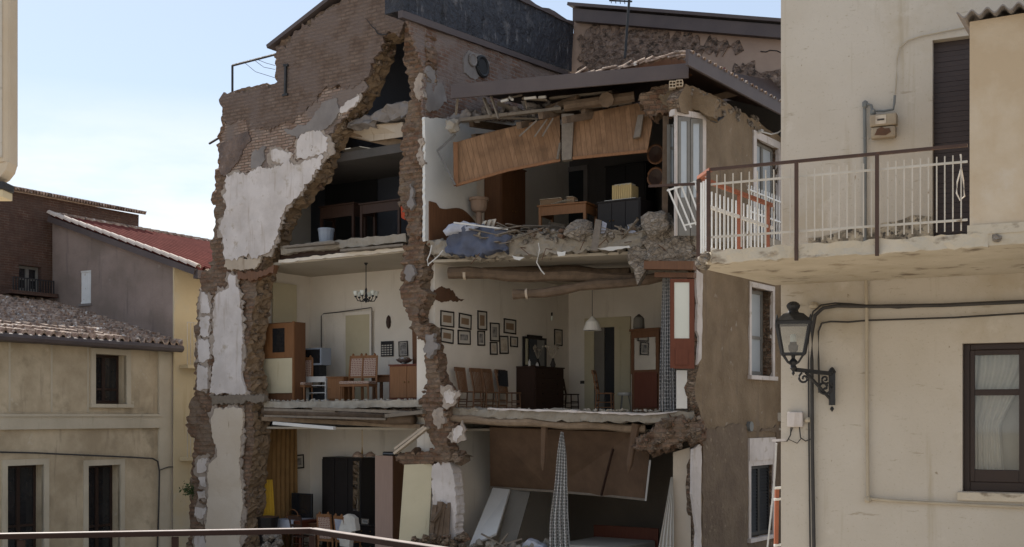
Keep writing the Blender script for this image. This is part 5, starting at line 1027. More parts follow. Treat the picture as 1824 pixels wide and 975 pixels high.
# ------------------------------------------------------------------ furniture builders (local: x right, -y front, z up)
AU, AV = math.atan2(-.5514, .8342), math.atan2(.8342, .5514)
def pu(px, v, z): return UV.pt(UV.hx(px, v), v, z)
def pd(px, u, z): return UV.pt(u, UV.side(px, HY, u)[0], z)
def zt(px, py, v): return UV.hit(px, py, v)[1]
def span(a, b, v): return UV.hx(b, v) - UV.hx(a, v)
def lp_(t, name, m, *boxes, smooth=False, bev=0):
    mb = MB()
    for b in boxes: mb.box(ID, *b, bev=bev)
    return mb.build(name, m, t, local=True)
def sub_(o, name, m, *boxes): return lp_(o, name, m, *boxes)
def spindle_chair(label, loc, rot, m='wood_dark', h=.98, slats=5, group=None, name='wooden_chair', ladder=False):
    t = thing(name, label, 'chair', loc, rot, group)
    lp_(t, 'seat', m, (-.2, .2, -.2, .2, .43, .46), bev=.01)
    for sx in (-1, 1):
        mb = MB(); mb.tube([(sx * .17, -.17, .43), (sx * .185, -.185, 0)], [.018, .013], 6); mb.build('leg', m, t, local=True)
        mb = MB(); mb.tube([(sx * .17, .18, .46), (sx * .175, .19, .3), (sx * .185, .22, 0)], [.018, .018, .013], 6); mb.build('leg', m, t, local=True)
    mb = MB()
    for zz in (.14, .26): mb.tube([(-.18, -.18, zz), (.18, -.18, zz)], .011, 5); mb.tube([(-.18, .2, zz + .02), (.18, .2, zz + .02)], .011, 5); mb.tube([(-.18, -.18, zz - .03), (-.18, .2, zz - .03)], .011, 5); mb.tube([(.18, -.18, zz - .03), (.18, .2, zz - .03)], .011, 5)
    mb.build('stretcher', m, t, local=True)
    mb = MB()
    for sx in (-1, 1): mb.bar((sx * .17, .18, .45), (sx * .2, .28, h), .035, .03)
    mb.bar((-.22, .28, h - .04), (.22, .28, h - .04), .03, .09)
    if ladder:
        for zz in (.58, .72): mb.bar((-.185, .21 + (zz - .5) * .14, zz), (.185, .21 + (zz - .5) * .14, zz), .02, .06)
    else:
        for k in range(slats): x = -.13 + .26 * k / (slats - 1); mb.bar((x * .9, .19, .46), (x * 1.1, .275, h - .06), .022, .014)
    mb.build('backrest', m, t, local=True)
    return t
def padded_chair(label, loc, rot, h=1.1, group=None, cloth='floral', m='wood_orange'):
    t = thing('upholstered_chair', label, 'chair', loc, rot, group)
    lp_(t, 'seat', cloth, (-.22, .22, -.22, .2, .42, .49), bev=.03)
    lp_(t, 'seat_frame', m, (-.225, .225, -.225, .205, .36, .418))
    for sx in (-1, 1):
        for sy in (-1, 1): mb = MB(); mb.tube([(sx * .2, sy * .2 - .005, .38), (sx * .205, sy * .21, 0)], [.025, .017], 6); mb.build('leg', m, t, local=True)
    mb = MB()
    for sx in (-1, 1): mb.bar((sx * .2, .2, .4), (sx * .185, .27, h), .045, .035); mb.lathe((sx * .12, .27, h + .005), [(.03, 0), (.035, .02), (.02, .045), (.003, .06)], 8)
    mb.bar((-.19, .27, h - .03), (.19, .27, h - .03), .035, .07); mb.bar((-.19, .225, .60), (.19, .225, .60), .035, .05); b = mb.build('backrest', m, t, local=True)
    mb = MB(); mb.sheet([(-.165, .205, .625), (.165, .205, .625), (.165, .25, h - .07), (-.165, .25, h - .07)], .03); mb.build('back_cushion', cloth, b, local=True)
    return t
def table(label, loc, rot, w, d, h, m, name='table', apron=.14, cat='table', group=None, top=None):
    t = thing(name, label, cat, loc, rot, group)
    lp_(t, 'table_top', top or m, (0, w, 0, d, h - .035, h), bev=.008)
    lp_(t, 'apron', m, (.04, w - .04, .04, .07, h - .035 - apron, h - .037), (.04, .07, .07, d - .07, h - .035 - apron, h - .037), (w - .07, w - .04, .07, d - .07, h - .035 - apron, h - .037))
    for x in (.03, w - .09):
        for y in (.03, d - .09): lp_(t, 'leg', m, (x, x + .06, y, y + .06, 0, h - .037))
    return t
def cabinet(label, loc, rot, w, d, h, m, doors=2, drawers=0, name='cabinet', cat='cabinet', group=None, front=None, knob='brass', plinth=.06):
    t = thing(name, label, cat, loc, rot, group)
    lp_(t, 'body', m, (0, w, .02, d, plinth, h - .03)); lp_(t, 'top', m, (-.02, w + .02, -.01, d, h - .03, h), bev=.006); lp_(t, 'plinth', m, (.03, w - .03, .05, d - .02, 0, plinth))
    zz = plinth + .02; hh = h - .05
    if drawers:
        st = (hh - zz) / drawers
        for k in range(drawers):
            o = lp_(t, 'drawer', front or m, (.025, w - .025, .0, .025, zz + st * k + .008, zz + st * (k + 1) - .008), bev=.006)
            mb = MB()
            for x in (w * .25, w * .75): mb.lathe((x, -.012, zz + st * (k + .5)), [(.004, -.018), (.018, 0), (.004, .018)], 8)
            mb.build('handle', knob, o, local=True)
    else:
        st = (w - .05) / doors
        for k in range(doors):
            o = lp_(t, 'door', front or m, (.025 + st * k + .005, .025 + st * (k + 1) - .005, .0, .025, zz, hh), bev=.006)
            x = .025 + st * (k + (.88 if k % 2 == 0 and doors > 1 else .12)); mb = MB(); mb.lathe((x, -.012, (zz + hh) / 2), [(.004, -.018), (.018, 0), (.004, .018)], 8); mb.build('handle', knob, o, local=True)
    return t
def picture(label, fr, x0, x1, z0, z1, off, art='paper_brown', frame='wood_black', board='mat_board', group=None, fw=.022, mw=.05):
    t = thing('picture_frame', label, 'picture', fr.pt((x0 + x1) / 2, off, z0), 0, group)
    mb = MB(); y0, y1 = off - .02, off
    mb.box(fr, x0, x0 + fw, y0, y1, z0, z1); mb.box(fr, x1 - fw, x1, y0, y1, z0, z1); mb.box(fr, x0 + fw, x1 - fw, y0, y1, z0, z0 + fw); mb.box(fr, x0 + fw, x1 - fw, y0, y1, z1 - fw, z1); mb.build('frame', frame, t)
    mb = MB(); mb.box(fr, x0 + fw, x1 - fw, off - .008, off - .001, z0 + fw, z1 - fw); mb.build('mount', board, t)
    mb = MB(); mb.box(fr, x0 + fw + mw, x1 - fw - mw, off - .011, off - .0085, z0 + fw + mw, z1 - fw - mw); mb.build('image', art, t)
    tilt = hsh(label) * .045
    t.rotation_euler = Matrix.Rotation(tilt, 3, fr.n).to_euler()
    return t
def cloth(name, top, bot, m, folds=9, amp=.04, rows=14, parent=None, bulge=0):
    """A hanging cloth between a top line and a bottom line, folded."""
    mb = MB(); n = folds * 8; tl, tr, bl_, br_ = [Vector(q) for q in (*top, *bot)]; nr = (tr - tl).cross(tl - bl_); nr = nr.normalized() if nr.length > 1e-6 else Vector((0, 1, 0))
    for j in range(rows + 1):
        tt = j / rows; a = tl.lerp(bl_, tt); b = tr.lerp(br_, tt); g = bulge * (math.sin(tt * 2.6) + .25 * math.sin(tt * 11)); a = a + (a - b).normalized() * g; b = b - (a - b).normalized() * g * (.6 + .4 * math.sin(tt * 7))
        for i in range(n + 1):
            s = i / n; mb.uv[len(mb.v)] = (s * (bl_ - br_).length * 1.6, a.z); mb.v.append(a.lerp(b, s) + nr * amp * (.35 + .65 * tt) * math.sin(s * folds * 6.283 + math.sin(tt * 3) * 1.2))
    for j in range(rows):
        for i in range(n): p = j * (n + 1) + i; mb.f.append((p, p + n + 1, p + n + 2, p + 1)); mb.m.append(0)
    return mb.build(name, m, parent, smooth=True)
def heap(name, label, cat, fn, n, r0, r1, m, seed, kind=None, flat=.7):
    mb = MB(); rr = random.Random(seed)
    for i in range(n): mb.rock(fn(rr), rr.uniform(r0, r1), seed * 100 + i, flat=flat)
    return tag(mb.build(name, m), label, cat, kind=kind)

# ------------------------------------------------------------------ second floor, left room
v = 2.6; mb = MB()
x0, x1 = UV.hx(578, v), UV.hx(663, v); z1 = zt(620, 557, v)
fr_ = MB(); fr_.box(UV, x0 - .03, x0 + .05, v - .05, v, Z2, z1); fr_.box(UV, x1 - .05, x1 + .03, v - .05, v, Z2, z1); fr_.box(UV, x0 + .05, x1 - .05, v - .05, v, z1 - .08, z1); d_ = fr_.build('door', 'plaster_room', rh)
mb = MB(); xm = UV.hx(617, v); mb.box(UV, x0 + .05, xm, v - .03, v - .004, Z2, z1 - .08); mb.build('door_leaf', 'plaster_room', d_); mb = MB(); mb.box(UV, xm + .002, x1 - .05, v - .035, v - .004, Z2, z1 - .08); mb.build('door_leaf', 'panel_cream', d_)
mb = MB(); mb.tube([UV.pt(x0 - .06, v - .06, Z2 + .3), UV.pt(x0 - .06, v - .06, z1 - .05), UV.pt(x0 + .02, v - .06, z1 + .0), UV.pt(x0 + .55, v - .06, z1 + .02), UV.pt(x1 + .02, v - .06, z1 + .08), UV.pt(x1 + .04, v - .06, z1 + .06), UV.pt(x1 + .04, v - .06, Z2 + .4)], .012, 5); tag(mb.build('wall_cable', 'cable'), 'thin dark cable running round the door of the room with the chandelier', 'cable')
ch = thing('chandelier', 'dark iron chandelier with pale glass cups', 'chandelier', pu(652, 1.2, zt(652, 545, 1.2)))
c = pu(652, 1.2, 0); zt_c = H + 3.66; zb_c = zt(652, 540, 1.2); mb = MB(); mb.tube([c + Vector((0, 0, zt_c)), c + Vector((0, 0, zb_c + .2))], .012, 6); mb.lathe(c + Vector((0, 0, zb_c)), [(.004, 0), (.03, .04), (.015, .1), (.04, .16), (.02, .24), (.03, .32), (.01, .38)], 8); mb.lathe(c + Vector((0, 0, zt_c - .06)), [(.02, 0), (.05, .05), (.05, .06)], 8); mb.build('stem', 'iron_dark', ch)
for k in range(6):
    a = k * math.pi / 3 + .3; d = Vector((math.cos(a), math.sin(a), 0)); mb = MB()
    mb.tube([c + Vector((0, 0, zb_c + .14)), c + d * .1 + Vector((0, 0, zb_c + .04)), c + d * .2 + Vector((0, 0, zb_c + .05)), c + d * .25 + Vector((0, 0, zb_c + .14))], .012, 6); mb.lathe(c + d * .25 + Vector((0, 0, zb_c + .13)), [(.02, 0), (.035, .02), (.02, .04)], 8); o = mb.build('arm', 'iron_dark', ch)
    mb = MB(); mb.lathe(c + d * .25 + Vector((0, 0, zb_c + .17)), [(.025, 0), (.05, .04), (.065, .10), (.062, .11)], 10); mb.build('glass_cup', 'pane_frost', o)
# big wooden dresser-door at the left edge
v = .75; loc = pu(468, v, Z2); w = span(468, 524, v); h = zt(496, 575, v) - Z2; h2 = zt(496, 638, v) - Z2
t = thing('glazed_cupboard', 'tall wooden cupboard with dark glass pane above a cream lower panel', 'cupboard', loc, AU)
lp_(t, 'carcass', 'wood_brown', (0, w, .03, .4, .0, h)); o = lp_(t, 'upper_door', 'wood_orange', (.02, w - .03, 0, .03, h2, h - .02), bev=.006); sub_(o, 'pane', 'pane_dark', (w * .32, w * .7, -.006, .001, h2 + .14, h - .14))
lp_(t, 'lower_panel', 'panel_cream', (.02, w - .06, -.006, .03, .22, h2 - .01)); lp_(t, 'edge_post', 'wood_orange', (w - .05, w, -.02, .03, 0, h + .01))
mb = MB(); EW = lambda a, b: UV.pt(-5.79, *UV.side(a, b, -5.79)); mb.sheet([EW(485, 503), EW(527, 508), EW(527, 640), EW(485, 640)], -.03); tag(mb.build('leaning_board', 'panel_cream'), 'tall pale board standing behind the glazed cupboard', 'board')
CG = 'high backed chairs in the room with the chandelier'
padded_chair('high backed floral chair beside the glazed cupboard', pu(536, 1.15, Z2), AU + .25, 1.12, CG)
padded_chair('high backed floral chair right of the small wooden cabinet', pu(626, 1.2, Z2), AU + .15, 1.12, CG)
padded_chair('high backed floral chair at the end of the low bench', pu(650, 1.25, Z2), AU + .2, 1.12, CG)
v = 1.35; loc = pu(545, v, Z2); w = span(545, 580, v); h = zt(560, 671, v) - Z2
t = thing('shelf_unit', 'low white shelf unit full of dark electronics under the television', 'shelf', loc, AU)
lp_(t, 'side_panel', 'board_white', (0, .025, 0, .4, 0, h)); lp_(t, 'side_panel', 'board_white', (w - .025, w, 0, .4, 0, h))
for k, zz in enumerate((.03, .22, .40, h - .02)): lp_(t, 'shelf', 'board_white', (.025, w - .025, 0, .4, zz, zz + .02))
lp_(t, 'front_rail', 'board_white', (.026, w - .026, -.004, .02, h - .14, h - .022))
for zz, hh in ((.052, .14), (.242, .12)): o = tag(MB().box(Fr(tuple(loc)[:2], UV.d), .06, w - .08, .05, .3, Z2 + zz, Z2 + zz + hh, bev=.01).build('hifi_box', 'black_plastic'), 'black electronic box on the ' + ('bottom' if zz < .1 else 'middle') + ' shelf of the low white unit', 'stereo')
zs = Z2 + h; v = 1.45; w = span(541, 572, v)
t = thing('television', 'old grey framed television standing in the room with the chandelier', 'television', pu(541, v, zs), AU)
zz = zt(556, 651, v) - zs; hh = zt(556, 620, v) - zs
lp_(t, 'case', 'grey_plastic', (0, w, 0, .38, zz, hh), bev=.02); lp_(t, 'screen', 'pane_dark', (.04, w - .04, -.006, .004, zz + .05, hh - .04)); lp_(t, 'stand', 'black_plastic', (.1, w - .1, .05, .3, .0, zz))
t = thing('speaker', 'small black speaker left of the old television', 'speaker', pu(525, 1.7, Z2), AU); lp_(t, 'case', 'black_plastic', (0, .26, 0, .22, zs - Z2 + .25, zs - Z2 + .5), bev=.01); lp_(t, 'stand', 'wood_brown', (.02, .24, .02, .2, 0, zs - Z2 + .249))
v = 1.2; cabinet('small light wooden cabinet between the shelf unit and floral chairs', pu(582, v, Z2), AU, span(582, 611, v), .4, zt(596, 671, v) - Z2, 'wood_orange', 1, name='small_cabinet')
v = 1.7; table('low dark bench table behind the floral chairs', pu(660, v, Z2), AU, span(660, 697, v), .4, zt(676, 668, v) - Z2, 'wood_brown', name='bench')
v = .95; w = span(693, 735, v); h = zt(714, 649, v) - Z2
cabinet('reddish brown sideboard close to the broken pier', pu(693, v, Z2), AU, w + .35, .55, h, 'wood_red', 2, name='sideboard', front='wood_orange')
t = thing('silver_bowl', 'shiny silver bowl on the reddish sideboard', 'bowl', pu(720, 1.2, Z2 + h)); mb = MB(); q = pu(720, 1.2, Z2 + h); mb.lathe(q, [(.08, 0), (.05, .02), (.16, .07), (.2, .12), (.19, .13)], 14); mb.build('bowl', 'silver', t); mb = MB(); mb.lathe(q + Vector((0, 0, .131)), [(.15, 0), (.12, .04), (.02, .06)], 12); mb.build('lid', 'silver', t)
mb = MB(); mb.sheet([pu(734, 1.45, zt(734, 584, 1.45)), pu(748, 1.1, zt(748, 584, 1.1)), pu(757, 1.1, zt(757, 600, 1.1)), pu(758, 1.1, Z2 + h), pu(735, 1.45, Z2 + h)], .03); tag(mb.build('standing_board', 'wood_brown'), 'dark brown board standing on the sideboard against the pier', 'board')
def upic(label, a, b, c, d, v, **k): x0, x1 = UV.hx(a, v), UV.hx(b, v); return picture(label, UV, x0, x1, zt((a + b) / 2, d, v), zt((a + b) / 2, c, v), v - .001, **k)
upic('small dark framed picture above the silver bowl', 711, 727, 608, 635, 2.6, art='photo_grey', mw=.02)
t = thing('wall_calendar', 'dark wall calendar sheet above the low bench', 'calendar', pu(690, 2.6, zt(690, 635, 2.6)))
x0, x1 = UV.hx(679, 2.6), UV.hx(701, 2.6); z0, z1 = zt(690, 635, 2.6), zt(690, 608, 2.6); mb = MB(); mb.box(UV, x0, x1, 2.585, 2.6, z0, z1); mb.build('board', 'black_plastic', t); mb = MB()
for i in range(4):
    for j in range(5): mb.box(UV, x0 + .03 + (x1 - x0 - .04) * i / 4, x0 + .03 + (x1 - x0 - .04) * (i + .7) / 4, 2.58, 2.584, z0 + .03 + (z1 - z0) * .75 * j / 5, z0 + .03 + (z1 - z0) * .75 * (j + .55) / 5)
mb.build('day_fields', 'mat_board', t)
q = pu(692, 2.58, zt(692, 586, 2.58)); mb = MB(); mb.lathe(q, [(.01, 0), (.05, .06), (.065, .17), (.05, .28), (.01, .34)], 10, sy=.5); tag(mb.build('wall_mask', 'wood_dark'), 'long dark oval ornament hanging on the wall right of the door', 'ornament')

# ------------------------------------------------------------------ second floor, right room
DG = 'framed pictures on the long white wall'
lab = ['brown framed print, upper one of the leftmost pair', 'brown framed print, lower one of the leftmost pair', 'framed print with wide pale mount, upper in the second column', 'framed print with a dark figure, lower in the second column', 'narrow upright framed print at the top of the third column',
       'small pair of dark photographs below the narrow upright print', 'upright framed portrait in the fourth column', 'small upright frame directly below the portrait', 'framed print hung highest near the dresser mirror', 'tall frame with a pale figure above the row of chairs', 'smallest square frame left of the dresser mirror', 'lone upright frame on the wall beyond the dresser']
px = [(133, 348, 207, 435), (133, 443, 203, 522), (232, 363, 300, 445), (228, 452, 297, 531), (335, 348, 386, 452), (335, 455, 375, 537), (403, 412, 454, 513), (403, 516, 443, 586), (477, 392, 543, 472), (455, 483, 503, 581), (512, 487, 553, 544), (751, 447, 795, 537)]
art = ['paper_brown', 'paper_brown', 'paper_brown', 'photo_grey', 'paper_brown', 'photo_grey', 'photo_grey', 'paper', 'paper_brown', 'paper', 'paper', 'paper']
for i, (l_, (a, b, c, d)) in enumerate(zip(lab, px)):
    a, b, c, d = 740 + a * .3283, 440 + b * .3283, 740 + c * .3283, 440 + d * .3283; (v0, _), (v1, _) = DF.hit(a, b), DF.hit(c, b); m_ = (a + c) / 2
    picture(l_, DF, v0, v1, DF.hit(m_, d)[1], DF.hit(m_, b)[1], -.003, art=art[i], group=DG, fw=.03, mw=.07 if c - a > 16 else .04)
SG = 'brown spindle chairs standing along the wall of pictures'
for i, (p_, l_) in enumerate([(838, 'brown spindle chair at the left end of the row under the pictures'), (864, 'second brown spindle chair from the left under the pictures'), (884, 'third brown spindle chair from the left under the pictures'), (908, 'brown spindle chair next to the dresser with a dark cloth on its back')]):
    spindle_chair(l_, pd(p_, .42, Z2R), AV + [.1, -.05, .05, 0][i], 'wood_mid', 1.0, 6, SG)
v0 = UV.side(906, HY, .45)[0]; mb = MB(); p = UV.pt(.18, v0, Z2R); mb.sheet([p + Vector((.0, -.08, .62)), p + Vector((.22, .16, .6)), p + Vector((.2, .16, .98)), p + Vector((.02, -.06, .99))], .05); tag(mb.build('draped_cloth', 'black_plastic'), 'dark cloth over the back of the spindle chair beside the dresser', 'cloth')
va, vb = UV.side(953, HY, .55)[0], UV.side(1005, HY, .55)[0]; h = UV.side(953, 652, .55)[1] - Z2R
cabinet('dark brown chest of drawers against the wall of pictures', UV.pt(.55, va, Z2R), AV, vb - va, .54, h, 'wood_dark', 0, 4, name='chest_of_drawers', cat='dresser', knob='wood_black')
t = thing('dresser_mirror', 'dark framed mirror standing on the chest of drawers', 'mirror', UV.pt(.1, va + .25, Z2R + h))
zz = UV.side(950, 601, .06)[1]; v0, v1 = UV.side(932, HY, .06)[0], UV.side(972, HY, .06)[0]; mb = MB(); f = Fr(tuple(UV.pt(.06, 0, 0))[:2], (.5514, .8342)); z0 = Z2R + h
mb.box(f, v0, v0 + .05, -.03, .02, z0, zz); mb.box(f, v1 - .05, v1, -.03, .02, z0, zz); mb.box(f, v0 + .05, v1 - .05, -.03, .02, zz - .05, zz + .0); mb.box(f, v0 + .2, v1 - .2, -.03, .02, zz, zz + .05); mb.box(f, v0 + .05, v1 - .05, -.03, .02, z0, z0 + .05); mb.build('frame', 'wood_black', t); mb = MB(); mb.box(f, v0 + .05, v1 - .05, -.012, .0, z0 + .05, zz - .05); mb.build('glass', 'mirror', t)
t = thing('vase', 'slim vase with dry flowers on the chest of drawers', 'vase', pd(985, .3, Z2R + h)); q = pd(985, .3, Z2R + h); mb = MB(); mb.lathe(q, [(.05, 0), (.07, .08), (.03, .2), (.035, .24)], 10); mb.build('pot', 'dial', t); mb = MB(); rr = random.Random(6)
for k in range(11): e = q + Vector((rr.uniform(-.22, .22), rr.uniform(-.1, .1), rr.uniform(.4, .58))); mb.tube([q + Vector((0, 0, .22)), q.lerp(e, .6) + Vector((0, 0, .05)), e], .006, 4); mb.rock(e, .03, k)
mb.build('flowers', 'paper', t)
for k, (a, l_, r_, h_) in enumerate([(943, 'small pale bottle before the dresser mirror, left one', .03, .16), (957, 'small pale jar before the dresser mirror, right one', .04, .1)]): q = pd(a, .35, Z2R + h); mb = MB(); mb.lathe(q, [(r_, 0), (r_, h_ * .7), (r_ * .4, h_ * .8), (r_ * .4, h_)], 8); tag(mb.build('bottle', 'board_white'), l_, 'bottle')
spindle_chair('dark chair with low back right of the chest of drawers', pd(1013, .6, Z2R), AV, 'wood_dark', .85, 4, ladder=True)
q = pd(983, .08, UV.side(983, 572, .08)[1]); t = thing('wall_bulb', 'small bare bulb on the wall above the lone frame', 'lamp', q); mb = MB(); mb.lathe(q, [(.004, 0), (.035, .04), (.03, .1), (.02, .13)], 8); mb.build('bulb', 'pane_frost', t); mb = MB(); mb.lathe(q + Vector((0, 0, .13)), [(.022, 0), (.022, .08), (.004, .09)], 8); mb.build('socket', 'dial', t)
# pendant lamp
t = thing('pendant_lamp', 'white pleated pendant lampshade hanging from the log beam', 'lamp', pu(1055, 3.4, zt(1055, 590, 3.4))); q = pu(1055, 3.4, 0); zb_ = zt(1055, 589, 3.4); zc_ = zt(1055, 566, 3.4)
mb = MB(); mb.lathe(q + Vector((0, 0, 0)), [(.22, zb_), (.20, zb_ + .05), (.15, (zb_ + zc_) / 2 + .05), (.05, zc_), (.02, zc_ + .03)], 18); mb.build('shade', 'curtain', t); mb = MB(); mb.tube([q + Vector((0, 0, zc_)), q + Vector((0, 0, H + 3.38))], .008, 5); mb.build('cord', 'cable', t)
# back wall door, outlet
v = 6.15; x0, x1 = UV.hx(1043, v), UV.hx(1124, v); z1 = zt(1083, 566, v); fw = .28
mb = MB(); mb.box(UV, x0, x0 + fw, v - .06, v, Z2R, z1); mb.box(UV, x1 - fw, x1, v - .06, v, Z2R, z1); mb.box(UV, x0 + fw, x1 - fw, v - .06, v, z1 - .25, z1); d_ = mb.build('door', 'panel_cream', rh)
xa_, xb_ = UV.hx(1078, v), UV.hx(1096, v); mb = MB(); mb.box(UV, xa_, xb_, v - .01, v - .002, Z2R, z1 - .25); mb.build('dark_opening', 'shutter_dark', d_)
mb = MB(); mb.box(UV, x0 + fw + .01, xa_, v - .05, v - .012, Z2R, z1 - .25); mb.build('door_leaf', 'board_grey', d_); mb = MB(); mb.box(UV, xb_, x1 - fw - .01, v - .05, v - .012, Z2R, z1 - .25); mb.build('door_leaf', 'panel_cream', d_)
x0 = UV.hx(1034, v); zz = zt(1036, 684, v); mb = MB(); mb.box(UV, x0, x0 + .12, v - .02, v, zz, zz + .08, bev=.006); tag(mb.build('wall_socket', 'dial'), 'small dark wall socket left of the tall cream door', 'socket')
spindle_chair('light orange wooden chair in front of the tall cream door', pu(1078, 4.4, Z2R), AU + 1.9, 'wood_orange', 1.0, ladder=True)
t = thing('stool', 'small round stool beside the light orange chair', 'stool', pu(1112, 4.9, Z2R)); q = pu(1112, 4.9, Z2R); mb = MB(); mb.lathe(q, [(.16, .40), (.17, .43), (.15, .47)], 12); mb.build('seat', 'linen', t)
for k in range(3): a = k * 2.094; mb = MB(); mb.tube([q + Vector((math.cos(a) * .1, math.sin(a) * .1, .41)), q + Vector((math.cos(a) * .17, math.sin(a) * .17, 0))], .012, 5); mb.build('leg', 'frame_grey', t)
v = 4.7; loc = pu(1124, v, Z2R); w = span(1124, 1180, v); h = zt(1150, 590, v) - Z2R
t = thing('mirror_wardrobe', 'tall brown wardrobe with mirror and red lower door', 'wardrobe', loc, AU)
lp_(t, 'body', 'wood_brown', (0, w, .03, .5, 0, h)); t.rotation_euler = (0, 0, AU - R(11.5)); lp_(t, 'cornice', 'wood_brown', (-.04, w + .04, -.03, .52, h - .001, h + .06), bev=.01)
o = lp_(t, 'mirror_frame', 'wood_brown', (.0, .09, 0, .03, .9, h), (w - .09, w, 0, .03, .9, h), (.09, w - .09, 0, .03, h - .16, h), (.09, w - .09, 0, .03, .9, 1.0)); sub_(o, 'mirror', 'mirror', (.09, w - .09, .01, .029, 1.0, h - .16))
lp_(t, 'lower_door', 'wood_red', (.1, w - .05, -.01, .028, .1, .95), bev=.008)
q = pu(1138, v + .2, Z2R + h + .06); t = thing('glass_jar', 'dim glass jar with a bent handle on the mirror wardrobe', 'jar', q); mb = MB(); mb.lathe(q, [(.12, 0), (.14, .05), (.13, .26), (.1, .3)], 12); mb.build('jar', 'board_grey', t); mb = MB(); mb.lathe(q + Vector((0, 0, .301)), [(.1, 0), (.05, .04), (.02, .07)], 10); mb.build('lid', 'dial', t)
tag(cloth('net_curtain', (RF.pt(RF.hx(1180, .5), .5, H + 2.9), RF.pt(RF.hx(1198, .5), .5, H + 2.9)), (RF.pt(RF.hx(1174, .5), .5, Z2R), RF.pt(RF.hx(1205, .5), .5, Z2R)), 'net_curtain', 6, .06), 'grey patterned curtain hanging beside the red door leaf', 'curtain')
t = thing('red_door_leaf', 'red brown door leaf with frosted pane hanging at the broken corner', 'door', at(1215, 658, 23.7)); Y = 23.75
D4 = lambda a, b, y=Y: at(a, b, y)
mb = MB()
for (a, b, c, d) in ((1194, 497, 1201, 656), (1228, 497, 1237, 657), (1201, 497, 1228, 503), (1201, 603, 1228, 657)): mb.sheet([D4(a, b), D4(c, b), D4(c, d), D4(a, d)], .05)
mb.build('leaf_frame', 'wood_red', t); mb = MB(); mb.sheet([D4(1201, 503, Y + .015), D4(1228, 503, Y + .015), D4(1228, 603, Y + .015), D4(1201, 603, Y + .015)], .01); mb.build('pane', 'pane_frost', t); mb = MB(); mb.sheet([D4(1203, 622, Y - .02), D4(1226, 622, Y - .02), D4(1226, 650, Y - .02), D4(1203, 650, Y - .02)], .018); mb.build('panel', 'wood_red', t)
mb = MB(); mb.sheet([at(1205, 660, 24.1), at(1224, 660, 24.1), at(1224, 728, 24.1), at(1205, 728, 24.1)], .04); tag(mb.build('standing_board', 'white_paint'), 'plain white panel standing below the hanging red door leaf', 'panel')
heap('plaster_crumbs', 'plaster crumbs and chips scattered on the right middle floor edge', 'rubble', lambda r: RF.pt(r.uniform(.7, 5.2), r.uniform(.05, .9), Z2R + .02), 130, .02, .06, 'screed', 11, 'stuff', .5)
heap('plaster_crumbs', 'small rubble crumbs on the broken floor edge of the chandelier room', 'rubble', lambda r: UV.pt(r.uniform(-5.2, -.4), r.uniform(.12, .5), Z2 + .02), 70, .02, .05, 'screed', 12, 'stuff', .5)

# ------------------------------------------------------------------ top floor, left room
v = 1.1; table('dark wooden table with empty frame at the left of the top left room', pu(567, v, Z3), AU, span(567, 630, v), .55, zt(598, 364, v) - Z3, 'wood_dark', apron=.28, group='tables in the top left room')
v = .95; table('dark wooden table close to the pier in the top left room', pu(638, v, Z3), AU, span(638, 712, v), .6, zt(676, 358, v) - Z3, 'wood_dark', apron=.22, group='tables in the top left room')
t = thing('plastic_bin', 'blue grey bin on the floor of the top left room', 'bin', pu(581, .5, Z3)); q = pu(581, .5, Z3); mb = MB(); mb.lathe(q, [(.15, 0), (.19, .38), (.2, .38), (.2, .41)], 14); mb.build('bucket', 'grey_plastic', t); mb = MB(); mb.lathe(q + Vector((0, 0, .411)), [(.21, 0), (.2, .03), (.03, .05)], 14); mb.build('lid', 'grey_plastic', t)
mb = MB(); mb.sheet([pu(713, .6, zt(713, 358, .6)), pu(720, .5, zt(720, 362, .5)), pu(721, .5, zt(721, 392, .5)), pu(715, .6, zt(715, 388, .6))], .04); tag(mb.build('orange_strip', 'orange_red'), 'bright orange red strip against the pier in the top left room', 'cloth')
mb = MB(); v = 2.6; mb.box(UV, UV.hx(580, v), UV.hx(672, v), v - .02, v, Z3, zt(620, 318, v)); d_ = mb.build('door', 'shutter_dark', rh)
mb = MB(); mb.box(UV, -5.84, -.51, 2.55, 2.575, Z3, H + 6.0); mb.box(UV, UV.hx(580, 2.5), UV.hx(672, 2.5), 2.5, 2.54, Z3, zt(620, 300, 2.5)); mb.build('dark_back_wall', 'wood_black', rh) if False else None
heap('floor_debris', 'small debris along the floor edge of the top left room', 'rubble', lambda r: UV.pt(r.uniform(-4.4, -.6), r.uniform(.15, .6), Z3 + .02), 60, .03, .07, 'concrete', 13, 'stuff', .6)

# ------------------------------------------------------------------ top floor, right room
va = UV.side(765, HY, .1)[0]; vb = UV.side(846, HY, .1)[0]; f = Fr(tuple(UV.pt(.1, 0, 0))[:2], (.5514, .8342)); n = 14; mb = MB()
pts = [(va, Z3R)] + [(va + (vb - va) * k / n, UV.side(780, 362, .1)[1] - .18 * (k / n) ** 2 - .09 * math.sin(k / n * 6.6) * (k > 2)) for k in range(n + 1)] + [(vb, Z3R)]
wall(mb, f, pts, .06, 0, local=True); tag(mb.build('headboard', 'wood_brown'), 'curved brown wooden headboard against the white wall of the top room', 'headboard')
q = pd(853, .35, UV.side(853, 396, .35)[1]); t = thing('wash_basin', 'tan planter basin on a slim stand behind the headboard', 'basin', Vector((q.x, q.y, Z3R))); mb = MB(); mb.lathe(q, [(.1, .22), (.15, .25), (.18, .33), (.20, .48), (.23, .49), (.23, .55), (.19, .56)], 14); mb.build('bowl', 'terracotta', t); mb = MB(); mb.lathe(Vector((q.x, q.y, Z3R)), [(.14, 0), (.07, .1), (.07, q.z - Z3R + .22)], 10); mb.build('stand', 'terracotta', t)
mb = MB(); rr = random.Random(21)
